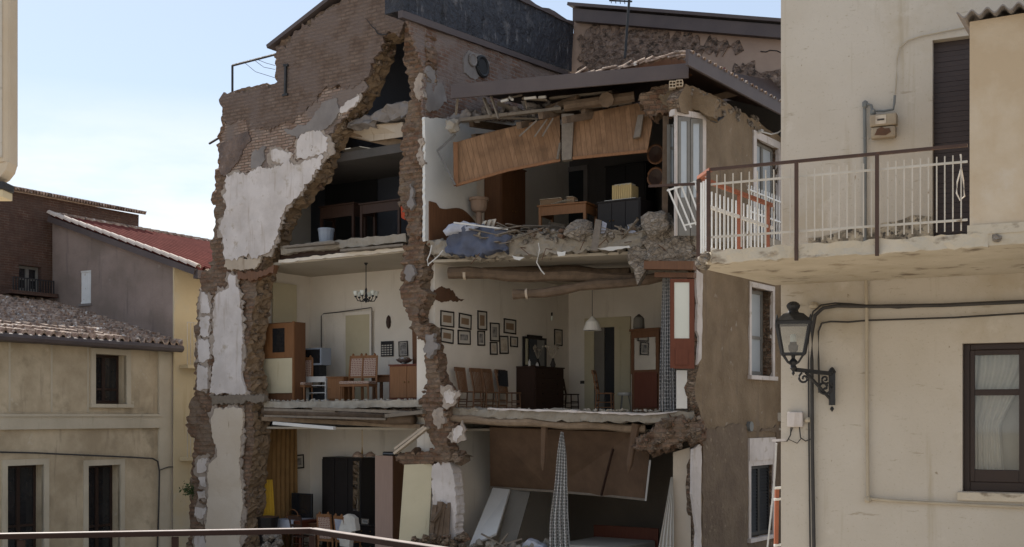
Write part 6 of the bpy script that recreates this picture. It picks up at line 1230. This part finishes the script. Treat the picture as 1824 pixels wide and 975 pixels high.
bedp = [(790, 448), (795, 425), (812, 404), (850, 400), (890, 408), (905, 420), (900, 445), (870, 452), (820, 456)]
o = wall(MB(), RF, bedp, .9, -.22, rough=.34, edge=.04, step=.06, res=.05, seed=111, nscale=1.9).build('bedding', 'blue_cloth', smooth=True); tag(o, 'crumpled blue bedding heaped at the edge of the top right floor', 'bedding')
o = wall(MB(), RF, [(790, 412), (800, 400), (825, 395), (845, 400), (850, 410), (820, 412), (797, 420)], .5, -.26, rough=.2, edge=.03, step=.08, res=.08, seed=112, nscale=2).build('patterned_quilt', 'pale_cloth', smooth=True); tag(o, 'pale patterned quilt lying on top of the blue bedding', 'quilt')
mb = MB()
for k in range(34):
    px_, py_ = rr.uniform(860, 960), rr.uniform(402, 434); a = rr.uniform(-.7, .4); L = rr.uniform(8, 34); y = 25.1 + rr.uniform(-.2, .5)
    mb.bar(at(px_ - L * math.cos(a), py_ + L * math.sin(a) * .6, y), at(px_ + L * math.cos(a), py_ - L * math.sin(a) * .6, y + rr.uniform(-.4, .4)), rr.uniform(.03, .16), .02)
tag(mb.build('broken_boards', 'wood_grey'), 'heap of splintered boards and slats beside the blue bedding', 'debris', kind='stuff')
mb = MB(); mb.bar(at(808, 397, 25), at(905, 409, 25), .04, .03); tag(mb.build('white_batten', 'board_white'), 'long thin white slat lying across the blue bedding', 'slat')
mb = MB()
for (a, b, c, d) in ((851, 420, 864, 394), (862, 420, 873, 392), (872, 418, 880, 391)): mb.bar(at(a, b, 25.2), at(c, d, 25.3), .12, .02)
tag(mb.build('fallen_boards', 'paper'), 'pale boards fanned out behind the blue bedding', 'board')
v = 1.6; w = span(956, 1042, v); h = zt(1000, 361, v) - Z3R
table('light brown wooden table heaped with boxes in the top right room', pu(956, v, Z3R), AU + .12, w * .97, .75, h, 'wood_orange', apron=.2)
for (a, b, c, d, l_, k) in ((962, 358, 999, 341, 'long brown box on the light table', .25), (1009, 358, 1022, 342, 'short brown box at the right end of the light table', .2)):
    zb_ = Z3R + h; q = pu(a, v + .25, zb_); t = thing('cardboard_box', l_, 'box', q, AU + .1); w_ = span(a, c, v + .25); h_ = abs(zt(a, d, v) - zt(a, b, v)) * .75; lp_(t, 'carton', 'paper_brown', (0, w_, 0, k, 0, h_), bev=.008); lp_(t, 'flap', 'paper', (.01, w_ - .01, -.05, .1, h_ + .001, h_ + .012))
mb = MB(); rr = random.Random(4)
for k in range(9): q = pu(985 + k * 4, v + .3, Z3R + h + .012 + k * .009); mb.sheet([q + Vector((-.15, -.1, 0)), q + Vector((.15, -.05, .0)), q + Vector((.13, .12, .004)), q + Vector((-.14, .1, .004))], .006)
tag(mb.build('papers', 'mat_board'), 'loose white papers between the two boxes on the light table', 'paper', kind='stuff')
t = spindle_chair('broken chair lying tilted under the light table', pu(988, 1.3, Z3R + .08), AU + .5, 'wood_grey', .8, ladder=True); t.rotation_euler = (R(-70), R(10), AU + .6); t.location = pu(990, 1.75, Z3R + .24)
v = 1.9; w = span(1064, 1140, v); h = zt(1100, 356, v) - Z3R
cabinet('low black cupboard with carved doors in the top right room', pu(1064, v, Z3R), AU, w, .5, h, 'wood_black', 3, name='low_cupboard', cat='cupboard')
zc_ = Z3R + h; mb = MB(); q = pu(1080, v + .1, zc_); a_ = thing('cloth_runner', 'white runner cloth on the low black cupboard', 'cloth', q, AU); lp_(a_, 'runner', 'board_white', (0, .75, -.09, .3, .001, .012))
w = span(1090, 1125, v); hh = zt(1107, 326, v) - zc_ - .02; t = thing('straw_basket', 'straw coloured slatted box on the low black cupboard', 'basket', pu(1090, v + .12, zc_ + .013), AU)
for k in range(9): lp_(t, 'slat', 'crate_straw', (w * k / 9 + .004, w * (k + 1) / 9 - .004, 0, .02, 0, hh - (.02 if k % 2 else 0)))
lp_(t, 'body', 'crate_straw', (0, w, .021, .32, 0, hh - .03))
mb = MB(); zz = hh - .03 + .002
o = lp_(t, 'white_top', 'mat_board', (.03, w - .05, .05, .28, zz, zz + .05))
v = 5.4; cabinet('tall dark cabinet behind the straw box in the top right room', pu(1078, v, Z3R), AU, span(1078, 1150, v), .5, zt(1114, 292, v) - Z3R, 'wood_black', 2, name='tall_cabinet')
va, vb = UV.side(893, HY, .5)[0], UV.side(937, HY, .5)[0]; cabinet('dark reddish wardrobe half hidden below the collapsed ceiling', UV.pt(.5, va, Z3R), AV, vb - va, .48, 2.15, 'wood_brown', 2, name='wardrobe', cat='wardrobe')
v = 6.17; mb = MB(); x0, x1 = UV.hx(990, v), UV.hx(1048, v); z1 = zt(1020, 298, v); mb.box(UV, x0, x0 + .12, v - .05, v, Z3R, z1); mb.box(UV, x1 - .12, x1, v - .05, v, Z3R, z1); mb.box(UV, x0 + .12, x1 - .12, v - .05, v, z1 - .12, z1); d_ = mb.build('door', 'cement_grey', rh); mb = MB(); mb.box(UV, x0 + .12, x1 - .12, v - .02, v, Z3R, z1 - .12); mb.build('dark_opening', 'shutter_dark', d_)
BG = 'round baskets hung at the right of the top room'
for (a, b, l_) in ((1168, 275, 'upper round dark basket hung beside the timber post'), (1168, 316, 'lower round dark basket hung beside the timber post')):
    x, z = RF.hit(a, b, .9); q = RF.pt(x, .9, z); mb = MB(); f = RF; t = thing('round_basket', l_, 'basket', q, 0, BG); ring = [q + RF.d * math.cos(k * math.pi / 8) * .17 + Vector((0, 0, .2 * math.sin(k * math.pi / 8))) for k in range(17)]; mb.tube(ring, .025, 6); mb.build('rim', 'wood_brown', t); mb = MB(); mb.add([q + RF.n * .06] + [p for p in ring[:-1]], [(0, i + 1, (i + 1) % 16 + 1) for i in range(16)]); mb.build('weave', 'wood_dark', t)
mb = MB(); mb.bar(at(1186, 208, 24.1), at(1184, 388, 24.1), .11, .1, up=Vector((0, 1, 0))); tag(mb.build('timber_post', 'beam'), 'upright weathered timber post at the broken corner of the top floor', 'post')
# displaced balcony door
t = thing('balcony_door', 'grey glazed balcony door in white surround standing at the broken corner', 'door', at(1230, 420, 24.0)); Ya, Yb = 23.45, 24.1
def Q(a, b): return at(a, b, Ya + (Yb - Ya) * (a - 1200) / 60)
mb = MB()
for (a, b, c, d) in ((1204, 196, 1207, 420), (1252, 205, 1258, 420)): mb.sheet([Q(a, b), Q(c, b + 2), Q(c, d), Q(a, d)], .05)
mb.sheet([Q(1202, 194), Q(1258, 203), Q(1258, 213), Q(1202, 205)], .15); mb.build('surround', 'plaster_white', t)
for (a, c) in ((1208.5, 1229), (1230.5, 1251.5)):
    mb = MB(); k = (a - 1208) * .17
    for (x0, y0, x1, y1) in ((a, 208 + k, a + 4.5, 420), (c - 4.5, 208 + k, c, 420), (a + 4.5, 208 + k, c - 4.5, 216 + k), (a + 4.5, 352, c - 4.5, 420)): mb.sheet([Q(x0, y0), Q(x1, y0), Q(x1, y1), Q(x0, y1)], .05)
    o = mb.build('door_leaf', 'frame_grey', t); mb = MB(); d = Vector((0, .02, 0)); mb.sheet([Q(a + 4, 215 + k) + d, Q(c - 4, 215 + k) + d, Q(c - 4, 353) + d, Q(a + 4, 353) + d], .01); mb.build('pane', 'pane_pale', o)
t = thing('open_casement', 'narrow open window sash left of the glazed balcony door', 'window', at(1196, 330, 23.95)); mb = MB()
for (a, b, c, d) in ((1188, 222, 1190, 330), (1199, 218, 1202, 330), (1190, 222, 1199, 226), (1190, 262, 1199, 266), (1190, 324, 1199, 330)): mb.sheet([at(a, b, 24.0), at(c, b, 23.9), at(c, d, 23.9), at(a, d, 24.0)], .05)
mb.build('sash', 'frame_grey', t); mb = MB(); mb.sheet([at(1190, 224, 24.0), at(1199, 222, 23.95), at(1199, 326, 23.95), at(1190, 326, 24.0)], .01); mb.build('pane', 'pane_pale', t)
mb = MB(); rr = random.Random(77)
for k in range(40):
    s = rr.uniform(.9, 5.6); p = RF.pt(s, rr.uniform(-.15, .5), Z3R + rr.uniform(0, .12)); a = rr.uniform(0, 6.3); L = rr.uniform(.12, .5); d = Vector((math.cos(a) * L, math.sin(a) * L * .6, rr.uniform(-.18, .25) * L * 2)); mb.bar(p - d, p + d, rr.uniform(.02, .07), rr.uniform(.012, .025))
tag(mb.build('splintered_laths', 'wood_grey'), 'splintered laths mixed into the rubble along the top right floor edge', 'debris', kind='stuff')
for k in range(7):
    s = [1.3, 2.3, 2.9, 3.6, 4.1, 4.6, 5.2][k]; rr = random.Random(k + 40); z0 = Z3R - rr.uniform(.05, .3); mb = MB(); mb.tube([RF.pt(s, .1, z0), RF.pt(s + rr.uniform(-.1, .1), -.2, z0 + rr.uniform(-.05, .1)), RF.pt(s + rr.uniform(-.25, .25), -.35, z0 - rr.uniform(.05, .35))], .009, 5); mb.build('bent_rod', 'rust', rh)
mb = MB(); rr = random.Random(91)
for k in range(46):
    p = RF.pt(rr.uniform(2.2, 5.7), rr.uniform(-.1, .6), Z3R + rr.uniform(.02, .16)); q_ = Matrix.Rotation(rr.uniform(0, 6.3), 3, 'Z') @ Matrix.Rotation(rr.uniform(-.6, .6), 3, 'X'); w = (rr.uniform(.05, .13), .06, .035)
    mb.add([p + q_ @ Vector((sx * w[0], sy * w[1], sz * w[2])) for sz in (-1, 1) for sy in (-1, 1) for sx in (-1, 1)], [(0, 2, 3, 1), (4, 5, 7, 6), (0, 1, 5, 4), (2, 6, 7, 3), (0, 4, 6, 2), (1, 3, 7, 5)])
tag(mb.build('fallen_bricks', 'masonry'), 'broken bricks lying in the rubble of the top right floor', 'bricks', kind='stuff')
heap('rubble_heap', 'rubble stones heaped along the edge of the top right floor', 'rubble', lambda r: RF.pt(*(lambda x: (x, r.uniform(-.05, .7), Z3R + r.uniform(-.05, .12 + .1 * math.sin(x * 3))))(r.uniform(2.0, 5.7))), 230, .025, .12, 'rubble_grey', 14, 'stuff')
mb = MB(); mb.rock(at(1032, 412, 24.7), .26, 8, sub=2); tag(mb.build('masonry_chunk', 'rubble_grey'), 'big rounded masonry chunk in front of the light table', 'rubble')
mb = MB(); mb.rock(at(1167, 398, 24.0), .27, 9, sub=2); mb.rock(at(1178, 404, 23.9), .2, 12, sub=2); tag(mb.build('masonry_chunk', 'rubble_grey'), 'pale masonry chunk below the timber post', 'rubble')
mb = MB(); mb.sheet([at(1061, 390, 24.5), at(1072, 393, 24.5), at(1064, 447, 24.2), at(1052, 446, 24.2)], .05); tag(mb.build('broken_plank', 'wood_grey'), 'short grey plank leaning out over the edge below the low black cupboard', 'plank')
mb = MB(); mb.sheet([at(1073, 394, 24.6), at(1081, 398, 24.6), at(1078, 415, 24.5), at(1070, 416, 24.5)], .02); mb.sheet([at(1118, 400, 24.4), at(1124, 404, 24.4), at(1136, 416, 24.3), at(1120, 414, 24.3)], .02); tag(mb.build('paper_scraps', 'pale_cloth'), 'pale torn scraps among the rubble before the low black cupboard', 'scrap', kind='stuff')
mb = MB()
for pts_ in ([(1062, 443), (1085, 440), (1120, 438), (1122, 441), (1085, 447)], [(992, 449), (1008, 448), (1006, 455), (994, 457)], [(912, 456), (934, 458), (925, 464), (916, 462)]): wall(mb, RF, pts_, .02, -.25, edge=.01, step=.08)
tag(mb.build('torn_plaster', 'board_white'), 'torn white scraps of ceiling plaster under the top right floor', 'plaster', kind='stuff')
for pts_, l_ in (([(769, 437), (766, 452), (761, 463), (763, 474)], 'short white loose wire nearest the central pier'), ([(789, 446), (782, 455), (772, 464), (762, 472)], 'white curled wire dangling right of the central pier'), ([(959, 433), (961, 445), (956, 468), (964, 482), (970, 489)], 'long white wire dangling from the middle of the top right floor')):
    mb = MB(); mb.tube([at(a, b, 24.9) for a, b in pts_], .014, 5); tag(mb.build('loose_wire', 'wire_white'), l_, 'wire')

# ------------------------------------------------------------------ lowest floor, left room
tag(cloth('orange_curtain', (UV.pt(-5.74, .55, H - .35), UV.pt(-5.74, 2.0, H - .35)), (UV.pt(-5.74, .55, Z1), UV.pt(-5.74, 2.0, Z1)), 'ochre_cloth', 9, .045), 'long orange brown curtain at the left of the lowest room', 'curtain')
tag(cloth('yellow_curtain', (UV.pt(-5.62, .6, H - 1.62), UV.pt(-5.62, 1.0, H - 1.62)), (UV.pt(-5.62, .55, Z1 + .55), UV.pt(-5.62, 1.05, Z1 + .55)), 'backlit_yellow_cloth', 5, .05), 'bright yellow curtain at the broken edge of the lowest room', 'curtain')
EF = Fr(tuple(UV.pt(-5.845, 0, 0))[:2], (.5514, .8342)); (xa_, _), (xb_, _) = EF.hit(525, 820), EF.hit(541, 820); picture('square dark framed picture above the lowest television', EF, xa_, xb_, EF.hit(533, 835)[1], EF.hit(533, 810)[1], -.003, art='photo_grey', mw=.06, fw=.035)
v = 2.35; w = span(573, 642, v); h = zt(606, 814, v) - Z1; t = thing('wardrobe', 'dark wardrobe with narrow mirror door in the lowest left room', 'wardrobe', pu(573, v - .35, Z1), AU)
lp_(t, 'body', 'wood_black', (0, w, .03, .58, 0, h), bev=.01)
for k in range(3): o = lp_(t, 'door', 'wood_black', (w * k / 3 + .01, w * (k + 1) / 3 - .01, 0, .028, .08, h - .05), bev=.006); sub_(o, 'mirror', 'mirror', (w * .80, w * .96, -.006, -.001, 1.0, h - .08)) if k == 2 else None
v = 1.2; zs = Z1 + .72; table('brown table carrying the television in the lowest left room', pu(505, v, Z1), AU, span(505, 562, v), .6, .72, 'wood_brown')
t = thing('flat_television', 'black flat television on the table of the lowest left room', 'television', pu(519, v + .3, zs), AU); w = span(519, 555, v + .3); hh = zt(537, 879, v + .3) - zs; lp_(t, 'panel', 'black_plastic', (0, w, 0, .06, .1, hh), bev=.01); lp_(t, 'screen', 'pane_dark', (.03, w - .03, -.005, .0, .14, hh - .03)); lp_(t, 'foot', 'black_plastic', (w * .3, w * .7, -.05, .14, 0, .099))
t = thing('wicker_basket', 'small wicker basket in front of the flat television', 'basket', pu(521, v + .1, zs)); q = pu(521, v + .12, zs); mb = MB(); mb.lathe(q, [(.12, .001), (.16, .12), (.17, .12), (.17, .15)], 12, sx=1.2); mb.build('bowl', 'wood_orange', t); mb = MB(); mb.tube([q + UV.d * .19 * math.cos(k * math.pi / 10) + Vector((0, 0, .14 + .16 * math.sin(k * math.pi / 10))) for k in range(11)], .014, 6); mb.build('handle', 'wood_orange', t)
v = .9; zs2 = zt(510, 926, v); table('table under a white cloth behind the terrace rail', pu(494, v, Z1), AU, span(494, 536, v), .7, zs2 - Z1 - .012, 'wood_red')
q = pu(494, v, zs2 - .01); t = thing('tablecloth', 'white cloth over the table behind the terrace rail', 'tablecloth', q, AU); w = span(494, 524, v); lp_(t, 'top_cloth', 'pale_cloth', (-.02, w, -.02, .72, .0, .012)); lp_(t, 'hanging_edge', 'pale_cloth', (-.02, w, -.035, -.021, -.22, .012))
padded_chair('floral chair in the lowest left room before the dark wardrobe', pu(588, .95, Z1), AU + 3.3, 1.02)
t = padded_chair('chair draped with a grey garment in the lowest left room', pu(620, .9, Z1), AU + 2.9, 1.0, cloth='pale_cloth')
mb = MB(); q = pu(620, .58, Z1); f = Fr(tuple(q)[:2], UV.d); wall(mb, f, [(-.25, Z1 + .3), (-.26, Z1 + .8), (-.18, Z1 + 1.0), (-.05, Z1 + 1.06), (.1, Z1 + 1.06), (.22, Z1 + .98), (.27, Z1 + .7), (.12, Z1 + .66), (.05, Z1 + .3)], .14, -.02, local=True, rough=.1, res=.07, step=.08, edge=.01, nscale=2); tag(mb.build('grey_garment', 'linen'), 'grey garment hung over a chair back in the lowest left room', 'garment')
spindle_chair('dark ladder back chair pushed to the cloth covered table', pu(540, .75, Z1), AU + 3.1, 'wood_dark', .95, ladder=True)
q = pu(477, .55, Z1); t = thing('planter', 'dark tapered planter at the foot of the broken gable', 'planter', q); mb = MB(); zz = zt(477, 921, .55); mb.lathe(q, [(.16, 0), (.2, .3), (.26, zz - Z1 - .04), (.28, zz - Z1 - .04), (.28, zz - Z1)], 12); mb.build('pot', 'wood_black', t); mb = MB(); mb.lathe(q + Vector((0, 0, zz - Z1 + .001)), [(.25, 0), (.1, .03), (.01, .04)], 10); mb.build('soil', 'rust', t)
v = 1.7; zs3 = zt(650, 936, v); cabinet('low dark chest beside the pink wardrobe', pu(637, v, Z1), AU, span(637, 668, v), .45, zs3 - Z1, 'wood_black', 0, 3, name='low_chest', cat='dresser')
x0, x1 = UV.hx(644, v + .2), UV.hx(657, v + .2); picture('small pale photo frame on the low dark chest', UV, x0, x1, zs3, zt(650, 924, v + .2), v + .2, art='photo_grey', frame='silver', mw=.02)
v = .75; w = span(668, 699, v); h = zt(684, 812, v) - Z1; t = thing('tall_wardrobe', 'tall narrow pinkish wood wardrobe right of the lowest left room', 'wardrobe', pu(668, v, Z1), AU); lp_(t, 'door', 'wood_pink', (.0, w, 0, .025, .06, h), bev=.006); lp_(t, 'side_panel', 'wood_brown', (w - .025, w, .026, .62, .0, h)); lp_(t, 'body', 'wood_pink', (0.002, w - .026, .026, .62, 0, h - .004))
q = pu(681, v + .1, Z1 + h); t = thing('black_case', 'small black case on top of the pinkish wardrobe', 'case', q, AU); lp_(t, 'case', 'black_plastic', (0, .38, 0, .25, 0, .09), bev=.03); lp_(t, 'lid_edge', 'grey_plastic', (.02, .36, -.008, .0, .04, .05))
mb = MB(); mb.bar(at(704, 808, 25.9), at(762, 762, 25.6), .16, .05); mb.bar(at(703, 800, 26.0), at(756, 760, 25.7), .05, .05); tag(mb.build('white_plank', 'plaster_tan'), 'pale plank slanting from the pier down to the pinkish wardrobe', 'plank')
mb = MB(); p0, p1, p2, p3_ = at(720, 828, 26.0), at(770, 826, 25.8), at(762, 985, 25.6), at(709, 985, 25.8); mb.sheet([p0, p1, p2, p3_], .05); tag(mb.build('cream_door_leaf', 'panel_cream'), 'cream door leaf standing below the broken pier', 'door')
patch('lower_cross_wall', [(768, 828), (785, 822), (800, 824), (809, 840), (812, 1040), (766, 1040)], 'plaster_white', y0=.05, th=.3, seed=121)
patch('broken_lintel', [(704, 812), (730, 806), (770, 804), (800, 806), (822, 812), (815, 824), (780, 826), (740, 830), (722, 828), (712, 824)], 'masonry', y0=.0, th=.4, rough=.12, seed=122, res=.07, edge=.05)
mb = MB()
for (a, b, c, d, w) in ((772, 968, 785, 894, .14), (783, 965, 790, 900, .10), (790, 962, 794, 905, .08), (768, 960, 775, 900, .1), (797, 955, 800, 896, .07), (770, 930, 793, 898, .08)): mb.bar(at(a, b, 25.3), at(c, d, 25.5), w, .06)
tag(mb.build('broken_stakes', 'beam'), 'bundle of broken dark timber stakes against the lower wall end', 'debris', kind='stuff')
heap('rubble_heap', 'rubble heap at the foot of the central pier', 'rubble', lambda r: at(r.uniform(735, 830), r.uniform(955, 1000), r.uniform(25, 25.8)), 120, .04, .12, 'rubble', 15, 'stuff')
heap('rubble_heap', 'small rubble heap at the foot of the broken gable', 'rubble', lambda r: at(r.uniform(470, 500), r.uniform(955, 1010), r.uniform(26.6, 27.4)), 60, .05, .13, 'rubble_grey', 16, 'stuff')
t = thing('ceiling_fan_lamp', 'thin hanging lamp with three shell shades in the lowest left room', 'lamp', pu(645, 1.3, zt(645, 818, 1.3))); q = pu(645, 1.3, 0); z0 = zt(645, 816, 1.3); mb = MB(); mb.tube([q + Vector((0, 0, z0)), q + Vector((0, 0, H - .33))], .008, 5); mb.lathe(q + Vector((0, 0, z0)), [(.01, 0), (.03, .05), (.02, .16), (.005, .3)], 8); mb.build('stem', 'brass', t)
for k in range(3): a = k * 2.09 + .2; d = Vector((math.cos(a), math.sin(a), 0)); mb = MB(); mb.tube([q + Vector((0, 0, z0 + .06)), q + d * .12 + Vector((0, 0, z0 + .08))], .01, 5); mb.lathe(q + d * .2 + Vector((0, 0, z0 + .03)), [(.13, 0), (.11, .06), (.03, .12)], 12); mb.build('shade', 'terracotta', t)
mb = MB(); mb.bar(at(488, 754, 27.3), at(596, 763, 26.5), .10, .07); tag(mb.build('strip_light', 'board_white'), 'white strip light hanging under the broken left floor', 'lamp')

# ------------------------------------------------------------------ lowest floor, right room
mb = MB(); mb.sheet([at(878, 869, 27), at(908, 872, 26.8), at(884, 950, 25.4), at(836, 972, 25.4)], .05); tag(mb.build('leaning_board', 'board_white'), 'white board leaning below the collapsed brown ceiling', 'board')
mb = MB(); mb.sheet([at(909, 873, 26.9), at(945, 875, 26.8), at(914, 985, 25.6), at(884, 985, 25.6)], .05); tag(mb.build('leaning_board', 'board_grey'), 'grey board leaning right of the white leaning board', 'board')
tag(cloth('net_cloth', (at(999, 769, 24.75), at(1004, 771, 24.75)), (at(979, 990, 24.7), at(1014, 990, 24.7)), 'net_cloth', 4, .10, 26, None, .05), 'long patterned cloth hanging from the middle floor edge', 'cloth')
tag(cloth('white_drape', (at(1195, 850, 24.2), at(1199, 850, 24.2)), (at(1170, 990, 24.3), at(1200, 990, 24.1)), 'linen', 4, .05), 'cream drape gathered at the white door jamb', 'curtain')
mb = MB(); mb.sheet([at(1199, 806, 24.3), at(1229, 797, 24.2), at(1231, 990, 24.2), at(1198, 990, 24.3)], .1); tag(mb.build('white_door_jamb', 'plaster_low'), 'tall pale door jamb board at the lower right corner', 'jamb')
v = 4.2; t = thing('bed', 'dark red wooden bed end low in the right lowest room', 'bed', pu(1057, v, Z1), AU); zz = zt(1110, 938, v) - Z1; w = span(1057, 1172, v); lp_(t, 'headboard', 'wood_red', (0, w, 0, .06, .2, zz), bev=.02); lp_(t, 'mattress', 'linen', (.05, w - .05, -1.9, -.01, .25, .5), bev=.05); lp_(t, 'leg', 'wood_red', (0, .07, .0, .07, 0, .2)); lp_(t, 'leg', 'wood_red', (w - .07, w, .0, .07, 0, .2))
heap('rubble_heap', 'rubble and splinters covering the lowest right floor', 'rubble', lambda r: at(r.uniform(840, 985), r.uniform(966, 1010), r.uniform(24.6, 26)), 110, .04, .12, 'concrete', 17, 'stuff')
mb = MB()
for (a, b, c, d) in ((857, 951, 920, 985), (880, 985, 905, 950), (895, 960, 902, 985), (870, 978, 930, 960)): mb.bar(at(a, b, 24.9), at(c, d, 24.8), .06, .03)
tag(mb.build('fallen_laths', 'wood_grey'), 'crossed broken laths before the leaning boards', 'debris', kind='stuff')
o = wall(MB(), RF, [(928, 985), (932, 970), (940, 962), (952, 966), (965, 972), (975, 985)], .3, -.2, rough=.15, edge=.02, step=.08, res=.08, seed=131, nscale=3).build('white_cloth', 'pale_cloth'); tag(o, 'crumpled white cloth on the rubble left of the hanging patterned cloth', 'cloth')
